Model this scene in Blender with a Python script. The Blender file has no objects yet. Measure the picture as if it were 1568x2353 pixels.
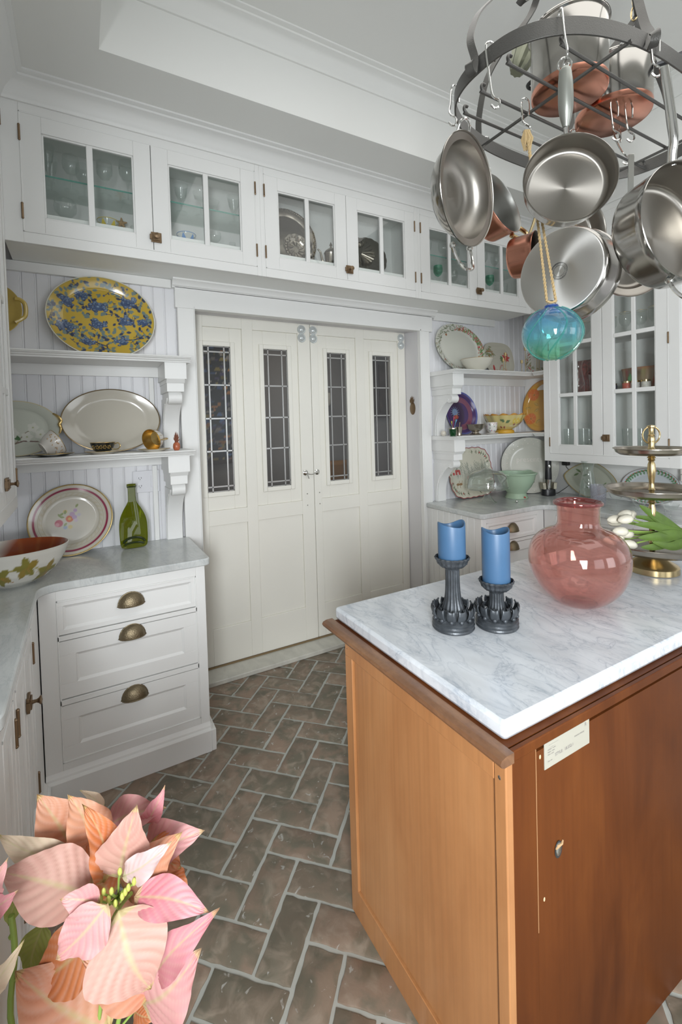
import bpy, math, random
import numpy as np
from mathutils import Vector, Matrix
random.seed(7)
PI = math.pi
sc = bpy.context.scene
COL = sc.collection

# ------------------------------------------------------------ camera
cam_d = bpy.data.cameras.new('camera'); cam = bpy.data.objects.new('camera', cam_d); COL.objects.link(cam)
CR = Vector((0.86819689, -0.49540339, -0.02845434)); CU = Vector((0.03840044, 0.00990544, 0.99921333)); CF = Vector((0.49473182, 0.86860657, -0.02762358))
cam.matrix_world = Matrix(((CR.x, CU.x, -CF.x, 0), (CR.y, CU.y, -CF.y, 0), (CR.z, CU.z, -CF.z, 1.5443), (0, 0, 0, 1)))
cam_d.sensor_width = 36; cam_d.lens = 1052.025 / 2353 * 36
cam_d.shift_y = -(1176.5 - 1003.47) / 2353
cam_d.clip_start = 0.02
sc.camera = cam
# ------------------------------------------------------------ world, lights, exposure
w = bpy.data.worlds.new('world'); sc.world = w; w.use_nodes = True
w.node_tree.nodes['Background'].inputs[0].default_value = (0.80, 0.90, 1.0, 1)
w.node_tree.nodes['Background'].inputs[1].default_value = 1.0
def area(name, loc, target, sx, sy, power, col=(1, 1, 1)):
    d = bpy.data.lights.new(name, 'AREA'); d.shape = 'RECTANGLE'; d.size = sx; d.size_y = sy; d.energy = power; d.color = col
    if name == 'window_daylight': d.spread = math.radians(125)
    o = bpy.data.objects.new(name, d); COL.objects.link(o); o.location = loc
    o.rotation_euler = (Vector(target) - Vector(loc)).to_track_quat('-Z', 'Y').to_euler()
    return o
area('window_daylight', (0.5, -2.50, 1.6), (0.5, 2, 0.9), 1.3, 1.5, 7, (0.93, 0.97, 1.0))
area('window_daylight', (2.3, -2.50, 1.6), (2.3, 2, 0.9), 1.3, 1.5, 15, (0.93, 0.97, 1.0))
area('window_daylight', (3.40, -0.9, 1.7), (1, -0.9, 1.7), 1.3, 1.4, 5, (0.95, 0.98, 1.0))  # area lamp at the closed right wall; no window is built there
area('flash_softbox', (-0.27, -0.50, 1.62), (0.45, 2.7, 1.5), 0.22, 0.22, 0.8, (0.90, 0.95, 1.0))
area('window_daylight', (-0.82, -1.15, 1.55), (1.3, 1.2, 0.55), 1.0, 1.2, 122, (0.93, 0.97, 1.0))
area('ceiling_bounce', (1.3, -0.6, 2.1), (1.5, 0.6, 3.4), 1.2, 1.2, 1.5, (1.0, 0.98, 0.93))
area('tray_fill_light', (1.65, 0.55, 3.36), (1.65, 0.55, 0), 1.7, 1.9, 17, (1.0, 0.98, 0.95))  # added soft fill from above for floor and counters; no ceiling fixture modelled
area('back_room_fill', (1.8, 3.5, 2.6), (1.8, 3.9, 0.5), 0.5, 0.5, 6.0, (1.0, 0.9, 0.8))  # added fill so the dining room shows through the glass; no fixture there
sc.view_settings.view_transform = 'Standard'
sc.view_settings.look = 'None'
sc.view_settings.exposure = -0.16
sc.view_settings.gamma = 1.0
sc.view_settings.use_curve_mapping = False
sc.cycles.use_denoising = True
sc.cycles.transparent_max_bounces = 40
sc.cycles.max_bounces = 12
sc.cycles.diffuse_bounces = 6
sc.cycles.sample_clamp_indirect = 4.0
sc.cycles.caustics_reflective = False
sc.cycles.caustics_refractive = False

# ------------------------------------------------------------ materials
def newmat(name):
    m = bpy.data.materials.new(name); m.use_nodes = True
    nt = m.node_tree; b = nt.nodes['Principled BSDF']
    return m, nt, b
def mat(name, col, rough=0.5, metal=0.0, coat=0.0, bump=0.0, bscale=40, var=0.0, vscale=6, spec=0.5):
    m, nt, b = newmat(name)
    b.inputs['Base Color'].default_value = (*col, 1); b.inputs['Roughness'].default_value = rough
    b.inputs['Metallic'].default_value = metal; b.inputs['Coat Weight'].default_value = coat
    b.inputs['Coat Roughness'].default_value = 0.08
    b.inputs['Specular IOR Level'].default_value = spec
    if bump or var:
        tc = nt.nodes.new('ShaderNodeTexCoord')
        if bump:
            n = nt.nodes.new('ShaderNodeTexNoise'); n.inputs['Scale'].default_value = bscale; n.inputs['Detail'].default_value = 4
            nt.links.new(tc.outputs['Object'], n.inputs['Vector'])
            bp = nt.nodes.new('ShaderNodeBump'); bp.inputs['Strength'].default_value = bump; bp.inputs['Distance'].default_value = 0.003
            nt.links.new(n.outputs['Fac'], bp.inputs['Height']); nt.links.new(bp.outputs['Normal'], b.inputs['Normal'])
        if var:
            n = nt.nodes.new('ShaderNodeTexNoise'); n.inputs['Scale'].default_value = vscale; n.inputs['Detail'].default_value = 5
            nt.links.new(tc.outputs['Object'], n.inputs['Vector'])
            r = nt.nodes.new('ShaderNodeValToRGB')
            r.color_ramp.elements[0].position = 0.3; r.color_ramp.elements[1].position = 0.7
            r.color_ramp.elements[0].color = (*[c * (1 - var) for c in col], 1)
            r.color_ramp.elements[1].color = (*[min(1, c * (1 + var)) for c in col], 1)
            nt.links.new(n.outputs['Fac'], r.inputs['Fac']); nt.links.new(r.outputs['Color'], b.inputs['Base Color'])
    return m
def colmat(name, rough=0.18, coat=0.3):
    m, nt, b = newmat(name)
    a = nt.nodes.new('ShaderNodeAttribute'); a.attribute_name = 'Col'
    nt.links.new(a.outputs['Color'], b.inputs['Base Color'])
    b.inputs['Roughness'].default_value = rough; b.inputs['Coat Weight'].default_value = coat; b.inputs['Coat Roughness'].default_value = 0.05
    return m
def glassmat(name, tint=(0.97, 0.985, 0.98), refl=1.0, body=0.0, bodycol=(1, 1, 1), rough=0.02, ior=1.45, useattr=False, pexp=3.6):
    m = bpy.data.materials.new(name); m.use_nodes = True; nt = m.node_tree; nt.nodes.clear()
    out = nt.nodes.new('ShaderNodeOutputMaterial')
    tr = nt.nodes.new('ShaderNodeBsdfTransparent'); tr.inputs[0].default_value = (*tint, 1)
    gl = nt.nodes.new('ShaderNodeBsdfGlossy'); gl.inputs['Roughness'].default_value = rough; gl.inputs[0].default_value = (refl, refl, refl, 1)
    lw = nt.nodes.new('ShaderNodeLayerWeight'); lw.inputs[0].default_value = 0.5
    pw = nt.nodes.new('ShaderNodeMath'); pw.operation = 'POWER'; nt.links.new(lw.outputs['Facing'], pw.inputs[0]); pw.inputs[1].default_value = pexp
    ma = nt.nodes.new('ShaderNodeMath'); ma.operation = 'MULTIPLY_ADD'; nt.links.new(pw.outputs[0], ma.inputs[0]); ma.inputs[1].default_value = 0.85; ma.inputs[2].default_value = ((ior - 1) / (ior + 1)) ** 2
    fr = ma
    mx = nt.nodes.new('ShaderNodeMixShader')
    nt.links.new(fr.outputs[0], mx.inputs[0])
    first = tr.outputs[0]
    if body > 0:
        df = nt.nodes.new('ShaderNodeBsdfDiffuse'); df.inputs[0].default_value = (*bodycol, 1)
        m2 = nt.nodes.new('ShaderNodeMixShader'); m2.inputs[0].default_value = body
        nt.links.new(tr.outputs[0], m2.inputs[1]); nt.links.new(df.outputs[0], m2.inputs[2]); first = m2.outputs[0]
        if useattr:
            a = nt.nodes.new('ShaderNodeAttribute'); a.attribute_name = 'Col'
            nt.links.new(a.outputs['Color'], df.inputs[0]); nt.links.new(a.outputs['Color'], tr.inputs[0])
    nt.links.new(first, mx.inputs[1]); nt.links.new(gl.outputs[0], mx.inputs[2]); nt.links.new(mx.outputs[0], out.inputs[0])
    return m
def ramp(nt, src, stops):
    r = nt.nodes.new('ShaderNodeValToRGB'); e = r.color_ramp.elements
    while len(e) < len(stops): e.new(0.5)
    for i, (p, c) in enumerate(stops): e[i].position = p; e[i].color = (*c, 1)
    nt.links.new(src, r.inputs['Fac']); return r.outputs['Color']
def noise(nt, scale, detail=6, dist=0.0, mapscale=(1, 1, 1), rot=(0, 0, 0), rough=0.55, coord='Object'):
    tc = nt.nodes.new('ShaderNodeTexCoord'); mp = nt.nodes.new('ShaderNodeMapping')
    mp.inputs['Scale'].default_value = mapscale; mp.inputs['Rotation'].default_value = rot
    nt.links.new(tc.outputs[coord], mp.inputs['Vector'])
    n = nt.nodes.new('ShaderNodeTexNoise'); n.inputs['Scale'].default_value = scale; n.inputs['Detail'].default_value = detail
    n.inputs['Distortion'].default_value = dist; n.inputs['Roughness'].default_value = rough
    nt.links.new(mp.outputs[0], n.inputs['Vector']); return n.outputs['Fac']
def mixc(nt, fac, a, b, mode='MIX'):
    x = nt.nodes.new('ShaderNodeMix'); x.data_type = 'RGBA'; x.blend_type = mode
    if isinstance(fac, float): x.inputs[0].default_value = fac
    else: nt.links.new(fac, x.inputs[0])
    for i, s in ((6, a), (7, b)):
        if isinstance(s, tuple): x.inputs[i].default_value = (*s, 1)
        else: nt.links.new(s, x.inputs[i])
    return x.outputs[2]
def marble(name, base, dark, strength, rot, rough=0.22, vs=7.0):
    m, nt, b = newmat(name)
    n1 = noise(nt, vs, 8, 0.9, (2.4, 1, 1), rot, 0.58)
    v = ramp(nt, n1, [(0.40, (0, 0, 0)), (0.485, (0.25,) * 3), (0.50, (1, 1, 1)), (0.515, (0.25,) * 3), (0.60, (0, 0, 0))])
    n2 = noise(nt, vs * 0.8, 6, 0.6, (2.2, 1, 1), rot)
    cl = ramp(nt, n2, [(0.35, tuple(c * 0.80 for c in base)), (0.65, base)])
    n3 = noise(nt, vs * 2.0, 8, 0.8, (2.2, 1, 1), rot, 0.6)
    v3 = ramp(nt, n3, [(0.46, (0, 0, 0)), (0.50, (0.45,) * 3), (0.54, (0, 0, 0))])
    add = mixc(nt, 1.0, v, v3, 'ADD')
    sc_ = mixc(nt, 1.0, add, (strength,) * 3, 'MULTIPLY')
    c = mixc(nt, sc_, cl, dark)
    nt.links.new(c, b.inputs['Base Color']); b.inputs['Roughness'].default_value = rough
    return m
def wood(name, c1, c2, c3, rough=0.35, scale=5, ms=(1, 1, 0.12), coat=0.2, spec=0.5):
    m, nt, b = newmat(name); b.inputs['Specular IOR Level'].default_value = spec
    n = noise(nt, scale, 7, 0.5, (ms[0] * 3, ms[1] * 3, ms[2] * 3), (0, 0, 0), 0.6)
    c = ramp(nt, n, [(0.3, c1), (0.52, c2), (0.72, c3)])
    f = noise(nt, 90, 3, 0.0, (1, 1, 0.02))
    g = ramp(nt, f, [(0.35, (0.93,) * 3), (0.6, (1.03,) * 3)])
    c = mixc(nt, 1.0, c, g, 'MULTIPLY')
    nt.links.new(c, b.inputs['Base Color']); b.inputs['Roughness'].default_value = rough; b.inputs['Coat Weight'].default_value = coat
    b.inputs['Coat Roughness'].default_value = 0.25
    return m
M = {}
M['white'] = mat('white_paint', (0.76, 0.76, 0.745), 0.38)
M['bead'] = mat('beadboard_paint', (0.745, 0.745, 0.765), 0.45)
M['wall'] = mat('wall_paint', (0.66, 0.65, 0.66), 0.7)
M['ceil'] = mat('ceiling_paint', (0.78, 0.78, 0.755), 0.7)
M['door'] = mat('cream_door_paint', (0.76, 0.745, 0.68), 0.42, var=0.03, vscale=1.5)
M['inside'] = mat('cabinet_inside', (0.84, 0.85, 0.83), 0.6)
M['marbleI'] = marble('island_marble', (0.77, 0.80, 0.835), (0.30, 0.35, 0.42), 0.50, (0, 0, 0.25), 0.16, 4.2)
M['marbleC'] = marble('counter_marble', (0.60, 0.62, 0.61), (0.38, 0.41, 0.42), 0.5, (0, 0, 0.9), 0.2, 5.0)
M['woodL'] = wood('light_pine', (0.38, 0.158, 0.056), (0.47, 0.215, 0.083), (0.54, 0.27, 0.115), 0.34, 0.9, (1, 1, 0.45))
M['woodD'] = wood('dark_mahogany', (0.070, 0.018, 0.004), (0.115, 0.032, 0.007), (0.170, 0.052, 0.011), 0.42, 1.4, (1, 1, 0.3), 0.0, 0.16)
M['woodM'] = wood('moulding_wood', (0.13, 0.055, 0.025), (0.21, 0.10, 0.048), (0.33, 0.17, 0.08), 0.28, 6, (1, 0.3, 1), 0.4)
M['groove'] = mat('dark_groove', (0.10, 0.025, 0.01), 0.5)
M['bronze'] = mat('antique_bronze', (0.20, 0.16, 0.10), 0.38, 0.85, bump=0.5, bscale=220)
M['latchm'] = mat('old_brass_latch', (0.22, 0.15, 0.09), 0.42, 0.8)
M['brass'] = mat('polished_brass', (0.60, 0.47, 0.25), 0.22, 1.0)
M['gold'] = mat('gold_gilding', (0.66, 0.48, 0.20), 0.25, 1.0)
M['steel'] = mat('stainless_steel', (0.44, 0.425, 0.40), 0.16, 1.0)
def brushed(name, col, rough, aniso):
    m = mat(name, col, rough, 1.0); nt = m.node_tree; b = nt.nodes['Principled BSDF']
    t = nt.nodes.new('ShaderNodeTangent'); t.direction_type = 'RADIAL'; t.axis = 'Z'; nt.links.new(t.outputs[0], b.inputs['Tangent'])
    b.inputs['Anisotropic'].default_value = aniso; return m
M['steelin'] = brushed('brushed_steel_inside', (0.33, 0.31, 0.28), 0.34, 0.75)
M['steeld'] = brushed('brushed_aluminium', (0.68, 0.67, 0.64), 0.38, 0.8)
M['canvas'] = colmat('oil_canvas', 0.9, 0.0)
M['tin'] = mat('tinned_inside', (0.33, 0.33, 0.31), 0.4, 1.0)
M['copper'] = mat('copper', (0.62, 0.285, 0.20), 0.24, 1.0, var=0.18, vscale=9)
M['iron'] = mat('hammered_grey_iron', (0.13, 0.127, 0.12), 0.42, 0.75, bump=0.25, bscale=300)
M['silver'] = mat('tarnished_silver', (0.42, 0.38, 0.32), 0.22, 1.0)
M['chrome'] = mat('chrome', (0.72, 0.72, 0.70), 0.12, 1.0)
M['handle'] = mat('grey_metal_handle', (0.33, 0.34, 0.31), 0.38, 0.7)
M['black'] = mat('black_plastic', (0.018, 0.018, 0.02), 0.35)
M['pewter'] = mat('blackened_pewter', (0.055, 0.062, 0.07), 0.36, 0.35, bump=0.4, bscale=60, var=0.35, vscale=30)
M['pewtin'] = mat('worn_rub', (0.12, 0.10, 0.085), 0.6)
M['blue'] = mat('blue_wax', (0.055, 0.13, 0.245), 0.42, var=0.05, vscale=14)
M['wick'] = mat('blue_wax_inside', (0.09, 0.22, 0.42), 0.55)
M['glass'] = glassmat('clear_glass', (0.965, 0.975, 0.97), 1.0, 0.008, (0.8, 0.85, 0.85))
M['glass2'] = glassmat('thick_clear_glass', (0.93, 0.95, 0.94), 1.0, 0.03, (0.8, 0.85, 0.82), pexp=2.4)
M['pane'] = glassmat('window_pane', (0.955, 0.965, 0.96), 0.8)
M['gshelf'] = glassmat('glass_shelf', (0.92, 0.96, 0.945), 0.8)
M['gedge'] = mat('glass_shelf_edge', (0.10, 0.30, 0.25), 0.2)
M['leadg'] = glassmat('leaded_glass', (0.86, 0.86, 0.85), 0.45, 0.03, (0.5, 0.5, 0.5), 0.35)
M['came'] = mat('lead_came', (0.42, 0.42, 0.41), 0.35, 0.8)
M['pink'] = glassmat('pink_glass', (0.90, 0.69, 0.65), 1.0, 0.09, (0.56, 0.28, 0.23), 0.015, 1.5)
M['pinkd'] = glassmat('pink_glass_rim', (0.62, 0.24, 0.22), 1.0, 0.2, (0.42, 0.13, 0.12), 0.02, 1.6)
M['greeng'] = glassmat('green_bottle_glass', (0.36, 0.42, 0.05), 0.8, 0.35, (0.20, 0.22, 0.012), 0.04)
M['greend'] = glassmat('dark_green_glass', (0.10, 0.14, 0.06), 0.8, 0.5, (0.04, 0.06, 0.02), 0.04)
M['emerald'] = glassmat('emerald_glass', (0.25, 0.72, 0.55), 1.0, 0.25, (0.03, 0.35, 0.22), 0.02)
M['dkgreen'] = glassmat('bottle_green_cup', (0.08, 0.35, 0.15), 1.0, 0.4, (0.01, 0.10, 0.03), 0.02)
M['ballg'] = glassmat('blue_green_glass', (0.7, 0.9, 0.9), 1.0, 0.12, (0.3, 0.7, 0.8), 0.02, 1.5, True)
M['lav'] = glassmat('lavender_etched_glass', (0.9, 0.9, 0.93), 1.0, 0.12, (0.7, 0.7, 0.75), 0.1)
M['cream'] = mat('cream_ceramic', (0.68, 0.65, 0.56), 0.2, coat=0.4)
M['cream2'] = mat('warm_cream_ceramic', (0.62, 0.58, 0.50), 0.22, coat=0.4)
M['celadon'] = mat('celadon_enamel', (0.33, 0.45, 0.33), 0.3, coat=0.3)
M['paint'] = colmat('painted_ceramic')
M['petal'] = colmat('bract_petal', 0.55, 0.0)
M['stem'] = mat('green_stem', (0.30, 0.45, 0.10), 0.5)
M['bud'] = mat('yellow_green_bud', (0.50, 0.55, 0.12), 0.5)
M['tulip'] = mat('white_tulip', (0.74, 0.70, 0.58), 0.5)
M['tleaf'] = mat('tulip_leaf', (0.085, 0.15, 0.018), 0.6, var=0.25, vscale=20)
M['rope'] = mat('jute_rope', (0.55, 0.40, 0.20), 0.9, bump=1.0, bscale=500)
M['rubber'] = mat('clear_bumper', (0.62, 0.66, 0.66), 0.15, 0.4)
M['pineo'] = mat('orange_stone', (0.40, 0.115, 0.05), 0.3, var=0.25, vscale=90)
M['pinel'] = mat('brown_leaf_metal', (0.20, 0.07, 0.04), 0.5)
M['plate'] = mat('outlet_plate', (0.68, 0.68, 0.71), 0.4)
M['dark'] = mat('dark_slot', (0.03, 0.03, 0.03), 0.6)
M['paper'] = mat('yellowed_label', (0.42, 0.40, 0.335), 0.6)
M['ink'] = mat('faded_ink', (0.22, 0.20, 0.20), 0.7)
M['terra'] = mat('terracotta', (0.35, 0.16, 0.09), 0.8)
M['tag'] = mat('kraft_band', (0.52, 0.34, 0.18), 0.7)
M['mortar'] = mat('grey_mortar', (0.40, 0.41, 0.375), 0.85, bump=0.3, bscale=60, var=0.06, vscale=5)
M['sill'] = marble('sill_marble', (0.58, 0.57, 0.51), (0.45, 0.45, 0.42), 0.25, (0, 0, 0.3), 0.3)
M['backwall'] = mat('back_room_paint', (0.30, 0.29, 0.28), 0.8)
M['darkwood'] = mat('dark_walnut', (0.035, 0.018, 0.012), 0.3)
M['ochre'] = mat('ochre_velvet', (0.30, 0.14, 0.03), 0.9)
M['red'] = mat('rose_cloth', (0.45, 0.10, 0.12), 0.9)
def brickmat():
    m, nt, b = newmat('worn_brick')
    oi = nt.nodes.new('ShaderNodeObjectInfo')
    base = ramp(nt, oi.outputs['Random'], [(0.0, (0.195, 0.145, 0.105)), (0.25, (0.26, 0.185, 0.135)), (0.5, (0.155, 0.13, 0.095)), (0.75, (0.29, 0.21, 0.155)), (1.0, (0.205, 0.15, 0.11))])
    tc = nt.nodes.new('ShaderNodeTexCoord'); ad = nt.nodes.new('ShaderNodeVectorMath'); ad.operation = 'ADD'
    sm = nt.nodes.new('ShaderNodeVectorMath'); sm.operation = 'SCALE'; sm.inputs[0].default_value = (37, 51, 13); nt.links.new(oi.outputs['Random'], sm.inputs['Scale'])
    nt.links.new(tc.outputs['Object'], ad.inputs[0]); nt.links.new(sm.outputs[0], ad.inputs[1])
    def nz(scale, detail, dist=0.5):
        n = nt.nodes.new('ShaderNodeTexNoise'); n.inputs['Scale'].default_value = scale; n.inputs['Detail'].default_value = detail; n.inputs['Distortion'].default_value = dist
        nt.links.new(ad.outputs[0], n.inputs['Vector']); return n.outputs['Fac']
    c = mixc(nt, ramp(nt, nz(11, 6), [(0.42, (0, 0, 0)), (0.62, (0.85,) * 3)]), base, (0.125, 0.118, 0.085))
    c = mixc(nt, ramp(nt, nz(14, 7, 1.0), [(0.50, (0, 0, 0)), (0.70, (0.55,) * 3)]), c, (0.36, 0.30, 0.235))
    c = mixc(nt, ramp(nt, nz(34, 8, 0.8), [(0.655, (0, 0, 0)), (0.70, (0.7,) * 3)]), c, (0.46, 0.46, 0.43))
    nt.links.new(c, b.inputs['Base Color']); b.inputs['Roughness'].default_value = 0.55
    bp = nt.nodes.new('ShaderNodeBump'); bp.inputs['Strength'].default_value = 0.35; bp.inputs['Distance'].default_value = 0.004
    nt.links.new(nz(30, 6), bp.inputs['Height']); nt.links.new(bp.outputs[0], b.inputs['Normal'])
    return m
M['brick'] = brickmat()

# ------------------------------------------------------------ mesh helpers
class MB:
    def __init__(s): s.v = []; s.f = []; s.T = None; s.mi = []
    def add(s, vs, fs, mi=0):
        n = len(s.v)
        if s.T is not None: vs = [tuple(s.T @ Vector(p)) for p in vs]
        s.v += [tuple(p) for p in vs]; s.f += [tuple(i + n for i in f) for f in fs]; s.mi += [mi] * len(fs); return s
    def box(s, x0, x1, y0, y1, z0, z1, mi=0):
        return s.add([(x0, y0, z0), (x1, y0, z0), (x1, y1, z0), (x0, y1, z0), (x0, y0, z1), (x1, y0, z1), (x1, y1, z1), (x0, y1, z1)],
                     [(3, 2, 1, 0), (4, 5, 6, 7), (0, 1, 5, 4), (1, 2, 6, 5), (2, 3, 7, 6), (3, 0, 4, 7)], mi)
    def prism(s, poly, axis, a, b, mi=0):
        """poly in the two other axes (order: x->(y,z), y->(x,z), z->(x,y)), extruded from a to b"""
        def P(p, t):
            return {'x': (t, p[0], p[1]), 'y': (p[0], t, p[1]), 'z': (p[0], p[1], t)}[axis]
        n = len(poly); area2 = sum(poly[i][0] * poly[(i + 1) % n][1] - poly[(i + 1) % n][0] * poly[i][1] for i in range(n))
        if (area2 < 0): poly = poly[::-1]
        if axis == 'y': poly = poly[::-1]
        vs = [P(p, a) for p in poly] + [P(p, b) for p in poly]
        fs = [tuple(range(n - 1, -1, -1)), tuple(range(n, 2 * n))] + [(i, (i + 1) % n, n + (i + 1) % n, n + i) for i in range(n)]
        return s.add(vs, fs, mi)
    def lathe(s, prof, n=32, c=(0, 0, 0), sx=1, sy=1, rf=None, cap0=False, cap1=False, mi=0):
        vs = []
        for r, z in prof:
            for k in range(n):
                a = 2 * PI * k / n; q = r * (rf(a, z) if rf else 1)
                vs.append((c[0] + q * math.cos(a) * sx, c[1] + q * math.sin(a) * sy, c[2] + z))
        fs = []
        for j in range(len(prof) - 1):
            for k in range(n):
                k2 = (k + 1) % n; fs.append((j * n + k, j * n + k2, (j + 1) * n + k2, (j + 1) * n + k))
        if cap0: fs.append(tuple(range(n - 1, -1, -1)))
        if cap1: fs.append(tuple((len(prof) - 1) * n + k for k in range(n)))
        return s.add(vs, fs, mi)
    def tube(s, pts, r, n=8, flat=None, closed=False, up=None, cap=True, mi=0):
        """tube along pts; r scalar or list; flat=(w,t) gives a ribbon section (w along 'up', t across)"""
        P = [Vector(p) for p in pts]; m = len(P)
        vs = []; prev = None
        for i in range(m):
            if closed: t = (P[(i + 1) % m] - P[i - 1]).normalized()
            else: t = ((P[i + 1] if i < m - 1 else P[i]) - (P[i - 1] if i > 0 else P[i])).normalized()
            if up is not None:
                u = Vector(up) - t * Vector(up).dot(t)
                u = u.normalized() if u.length > 1e-4 else t.orthogonal().normalized()
            else:
                if prev is None: u = t.orthogonal().normalized()
                else:
                    u = prev - t * prev.dot(t); u = u.normalized() if u.length > 1e-5 else t.orthogonal().normalized()
            prev = u; b = t.cross(u)
            rr = r[i] if isinstance(r, (list, tuple)) else r
            if flat:
                fw, ft = flat[0] / 2, flat[1] / 2
                for a, c_ in ((fw, ft), (-fw, ft), (-fw, -ft), (fw, -ft)): vs.append(tuple(P[i] + u * a + b * c_))
            else:
                for k in range(n):
                    a = 2 * PI * k / n; vs.append(tuple(P[i] + (u * math.cos(a) + b * math.sin(a)) * rr))
        q = 4 if flat else n; fs = []
        for i in range(m if closed else m - 1):
            j = (i + 1) % m
            for k in range(q): fs.append((i * q + k, i * q + (k + 1) % q, j * q + (k + 1) % q, j * q + k))
        if cap and not closed: fs += [tuple(range(q - 1, -1, -1)), tuple((m - 1) * q + k for k in range(q))]
        return s.add(vs, fs, mi)
    def ball(s, c, r, n=12, m=8, sx=1, sy=1, sz=1):
        prof = [(r * math.sin(PI * j / m), -r * math.cos(PI * j / m) * sz) for j in range(m + 1)]
        prof[0] = (1e-4, prof[0][1]); prof[-1] = (1e-4, prof[-1][1])
        return s.lathe(prof, n, c, sx, sy)
    def build(s, name, material, parent=None, loc=None, rot=None, smooth=35, bevel=0, mats=None):
        me = bpy.data.meshes.new(name); me.from_pydata(s.v, [], s.f)
        for mm in (mats or [material]): me.materials.append(M[mm] if isinstance(mm, str) else mm)
        if mats: me.polygons.foreach_set('material_index', s.mi)
        me.update()
        if smooth:
            me.polygons.foreach_set('use_smooth', [True] * len(me.polygons)); me.set_sharp_from_angle(angle=math.radians(smooth))
        o = bpy.data.objects.new(name, me); COL.objects.link(o)
        if parent is not None: o.parent = parent
        if loc is not None: o.location = loc
        if rot is not None: o.rotation_euler = rot
        if bevel:
            b = o.modifiers.new('bevel', 'BEVEL'); b.width = bevel; b.segments = 2; b.limit_method = 'ANGLE'; b.angle_limit = math.radians(40)
        return o
def tag(o, label, cat, group=None, kind=None):
    if label: o['label'] = label
    if cat: o['category'] = cat
    if group: o['group'] = group
    if kind: o['kind'] = kind
    return o
def thing(name, label, cat, loc=(0, 0, 0), rot=(0, 0, 0), group=None):
    o = bpy.data.objects.new(name, None); COL.objects.link(o); o.location = loc; o.rotation_euler = rot; o.empty_display_size = 0.05
    return tag(o, label, cat, group)
def struct(o): o['kind'] = 'structure'; return o
def lab(o, t): o['label'] = t; return o
def copy_tree(src, loc, rot=None, label=None, group=None, scale=None):
    r = src.copy(); COL.objects.link(r); r.location = loc
    if rot is not None: r.rotation_euler = rot
    if scale is not None: r.scale = scale
    if label: r['label'] = label
    if group: r['group'] = group
    def rec(a, b):
        for ch in list(a.children):
            if ch.get('_nocopy'): continue
            c = ch.copy(); COL.objects.link(c); c.parent = b; rec(ch, c)
    rec(src, r); return r
def setcol(o, cols):
    me = o.data; a = me.color_attributes.new('Col', 'FLOAT_COLOR', 'POINT')
    arr = np.ones((len(me.vertices), 4), dtype=np.float32); arr[:, :3] = np.clip(cols, 0, 1)
    a.data.foreach_set('color', arr.ravel())
def lerp(a, b, t): return a + (b - a) * t
def arc(cx, cy, r, a0, a1, n=8):
    return [(cx + r * math.cos(math.radians(lerp(a0, a1, i / n))), cy + r * math.sin(math.radians(lerp(a0, a1, i / n)))) for i in range(n + 1)]
def smoothpath(pts, k=6):
    P = [Vector(p) for p in pts]; out = []
    for i in range(len(P) - 1):
        p0 = P[max(i - 1, 0)]; p1 = P[i]; p2 = P[i + 1]; p3 = P[min(i + 2, len(P) - 1)]
        for j in range(k):
            t = j / k; out.append(0.5 * ((2 * p1) + (p2 - p0) * t + (2 * p0 - 5 * p1 + 4 * p2 - p3) * t * t + (3 * p1 - p0 - 3 * p2 + p3) * t ** 3))
    out.append(P[-1]); return [tuple(p) for p in out]

# ============================================================ ROOM SHELL
CT_ = 0.926
YW = 2.74          # kitchen face of the back wall
XR = 3.46          # right wall
XL = -0.85         # left wall
YD = 2.89          # door plane
CEIL = 3.08        # lower ceiling
fl = MB().box(XL - .2, XR + .2, -2.8, 2.96, -0.08, -0.004).build('floor', 'mortar', smooth=0); struct(fl)
# herringbone bricks laid at 45 degrees
BW = 0.1202; OX, OY = 0.531, 1.734; c45 = math.sqrt(0.5)
def brick_mesh(seed):
    rnd = random.Random(seed); hl = BW - 0.0062; hw = BW / 2 - 0.0062
    per = []
    def side(ax, ay, bx, by, n):
        for i in range(n):
            t = i / n; x = lerp(ax, bx, t); y = lerp(ay, by, t)
            j = rnd.uniform(-0.0022, 0.0016); dx, dy = by - ay, ax - bx; L = math.hypot(dx, dy)
            per.append((x + dx / L * j + rnd.uniform(-.001, .001), y + dy / L * j + rnd.uniform(-.001, .001)))
    side(-hl, -hw, hl, -hw, 9); side(hl, -hw, hl, hw, 5); side(hl, hw, -hl, hw, 9); side(-hl, hw, -hl, -hw, 5)
    n = len(per); m = MB()
    vs = [(x, y, -0.012) for x, y in per] + [(x, y, -0.0015) for x, y in per] + [(x * 0.975, y * 0.955, 0.0) for x, y in per]
    fs = [(i, (i + 1) % n, n + (i + 1) % n, n + i) for i in range(n)] + [(n + i, n + (i + 1) % n, 2 * n + (i + 1) % n, 2 * n + i) for i in range(n)]
    fs.append(tuple(range(2 * n, 3 * n)))
    m.add(vs, fs); return m
bmeshes = []
nb = 0
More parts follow.
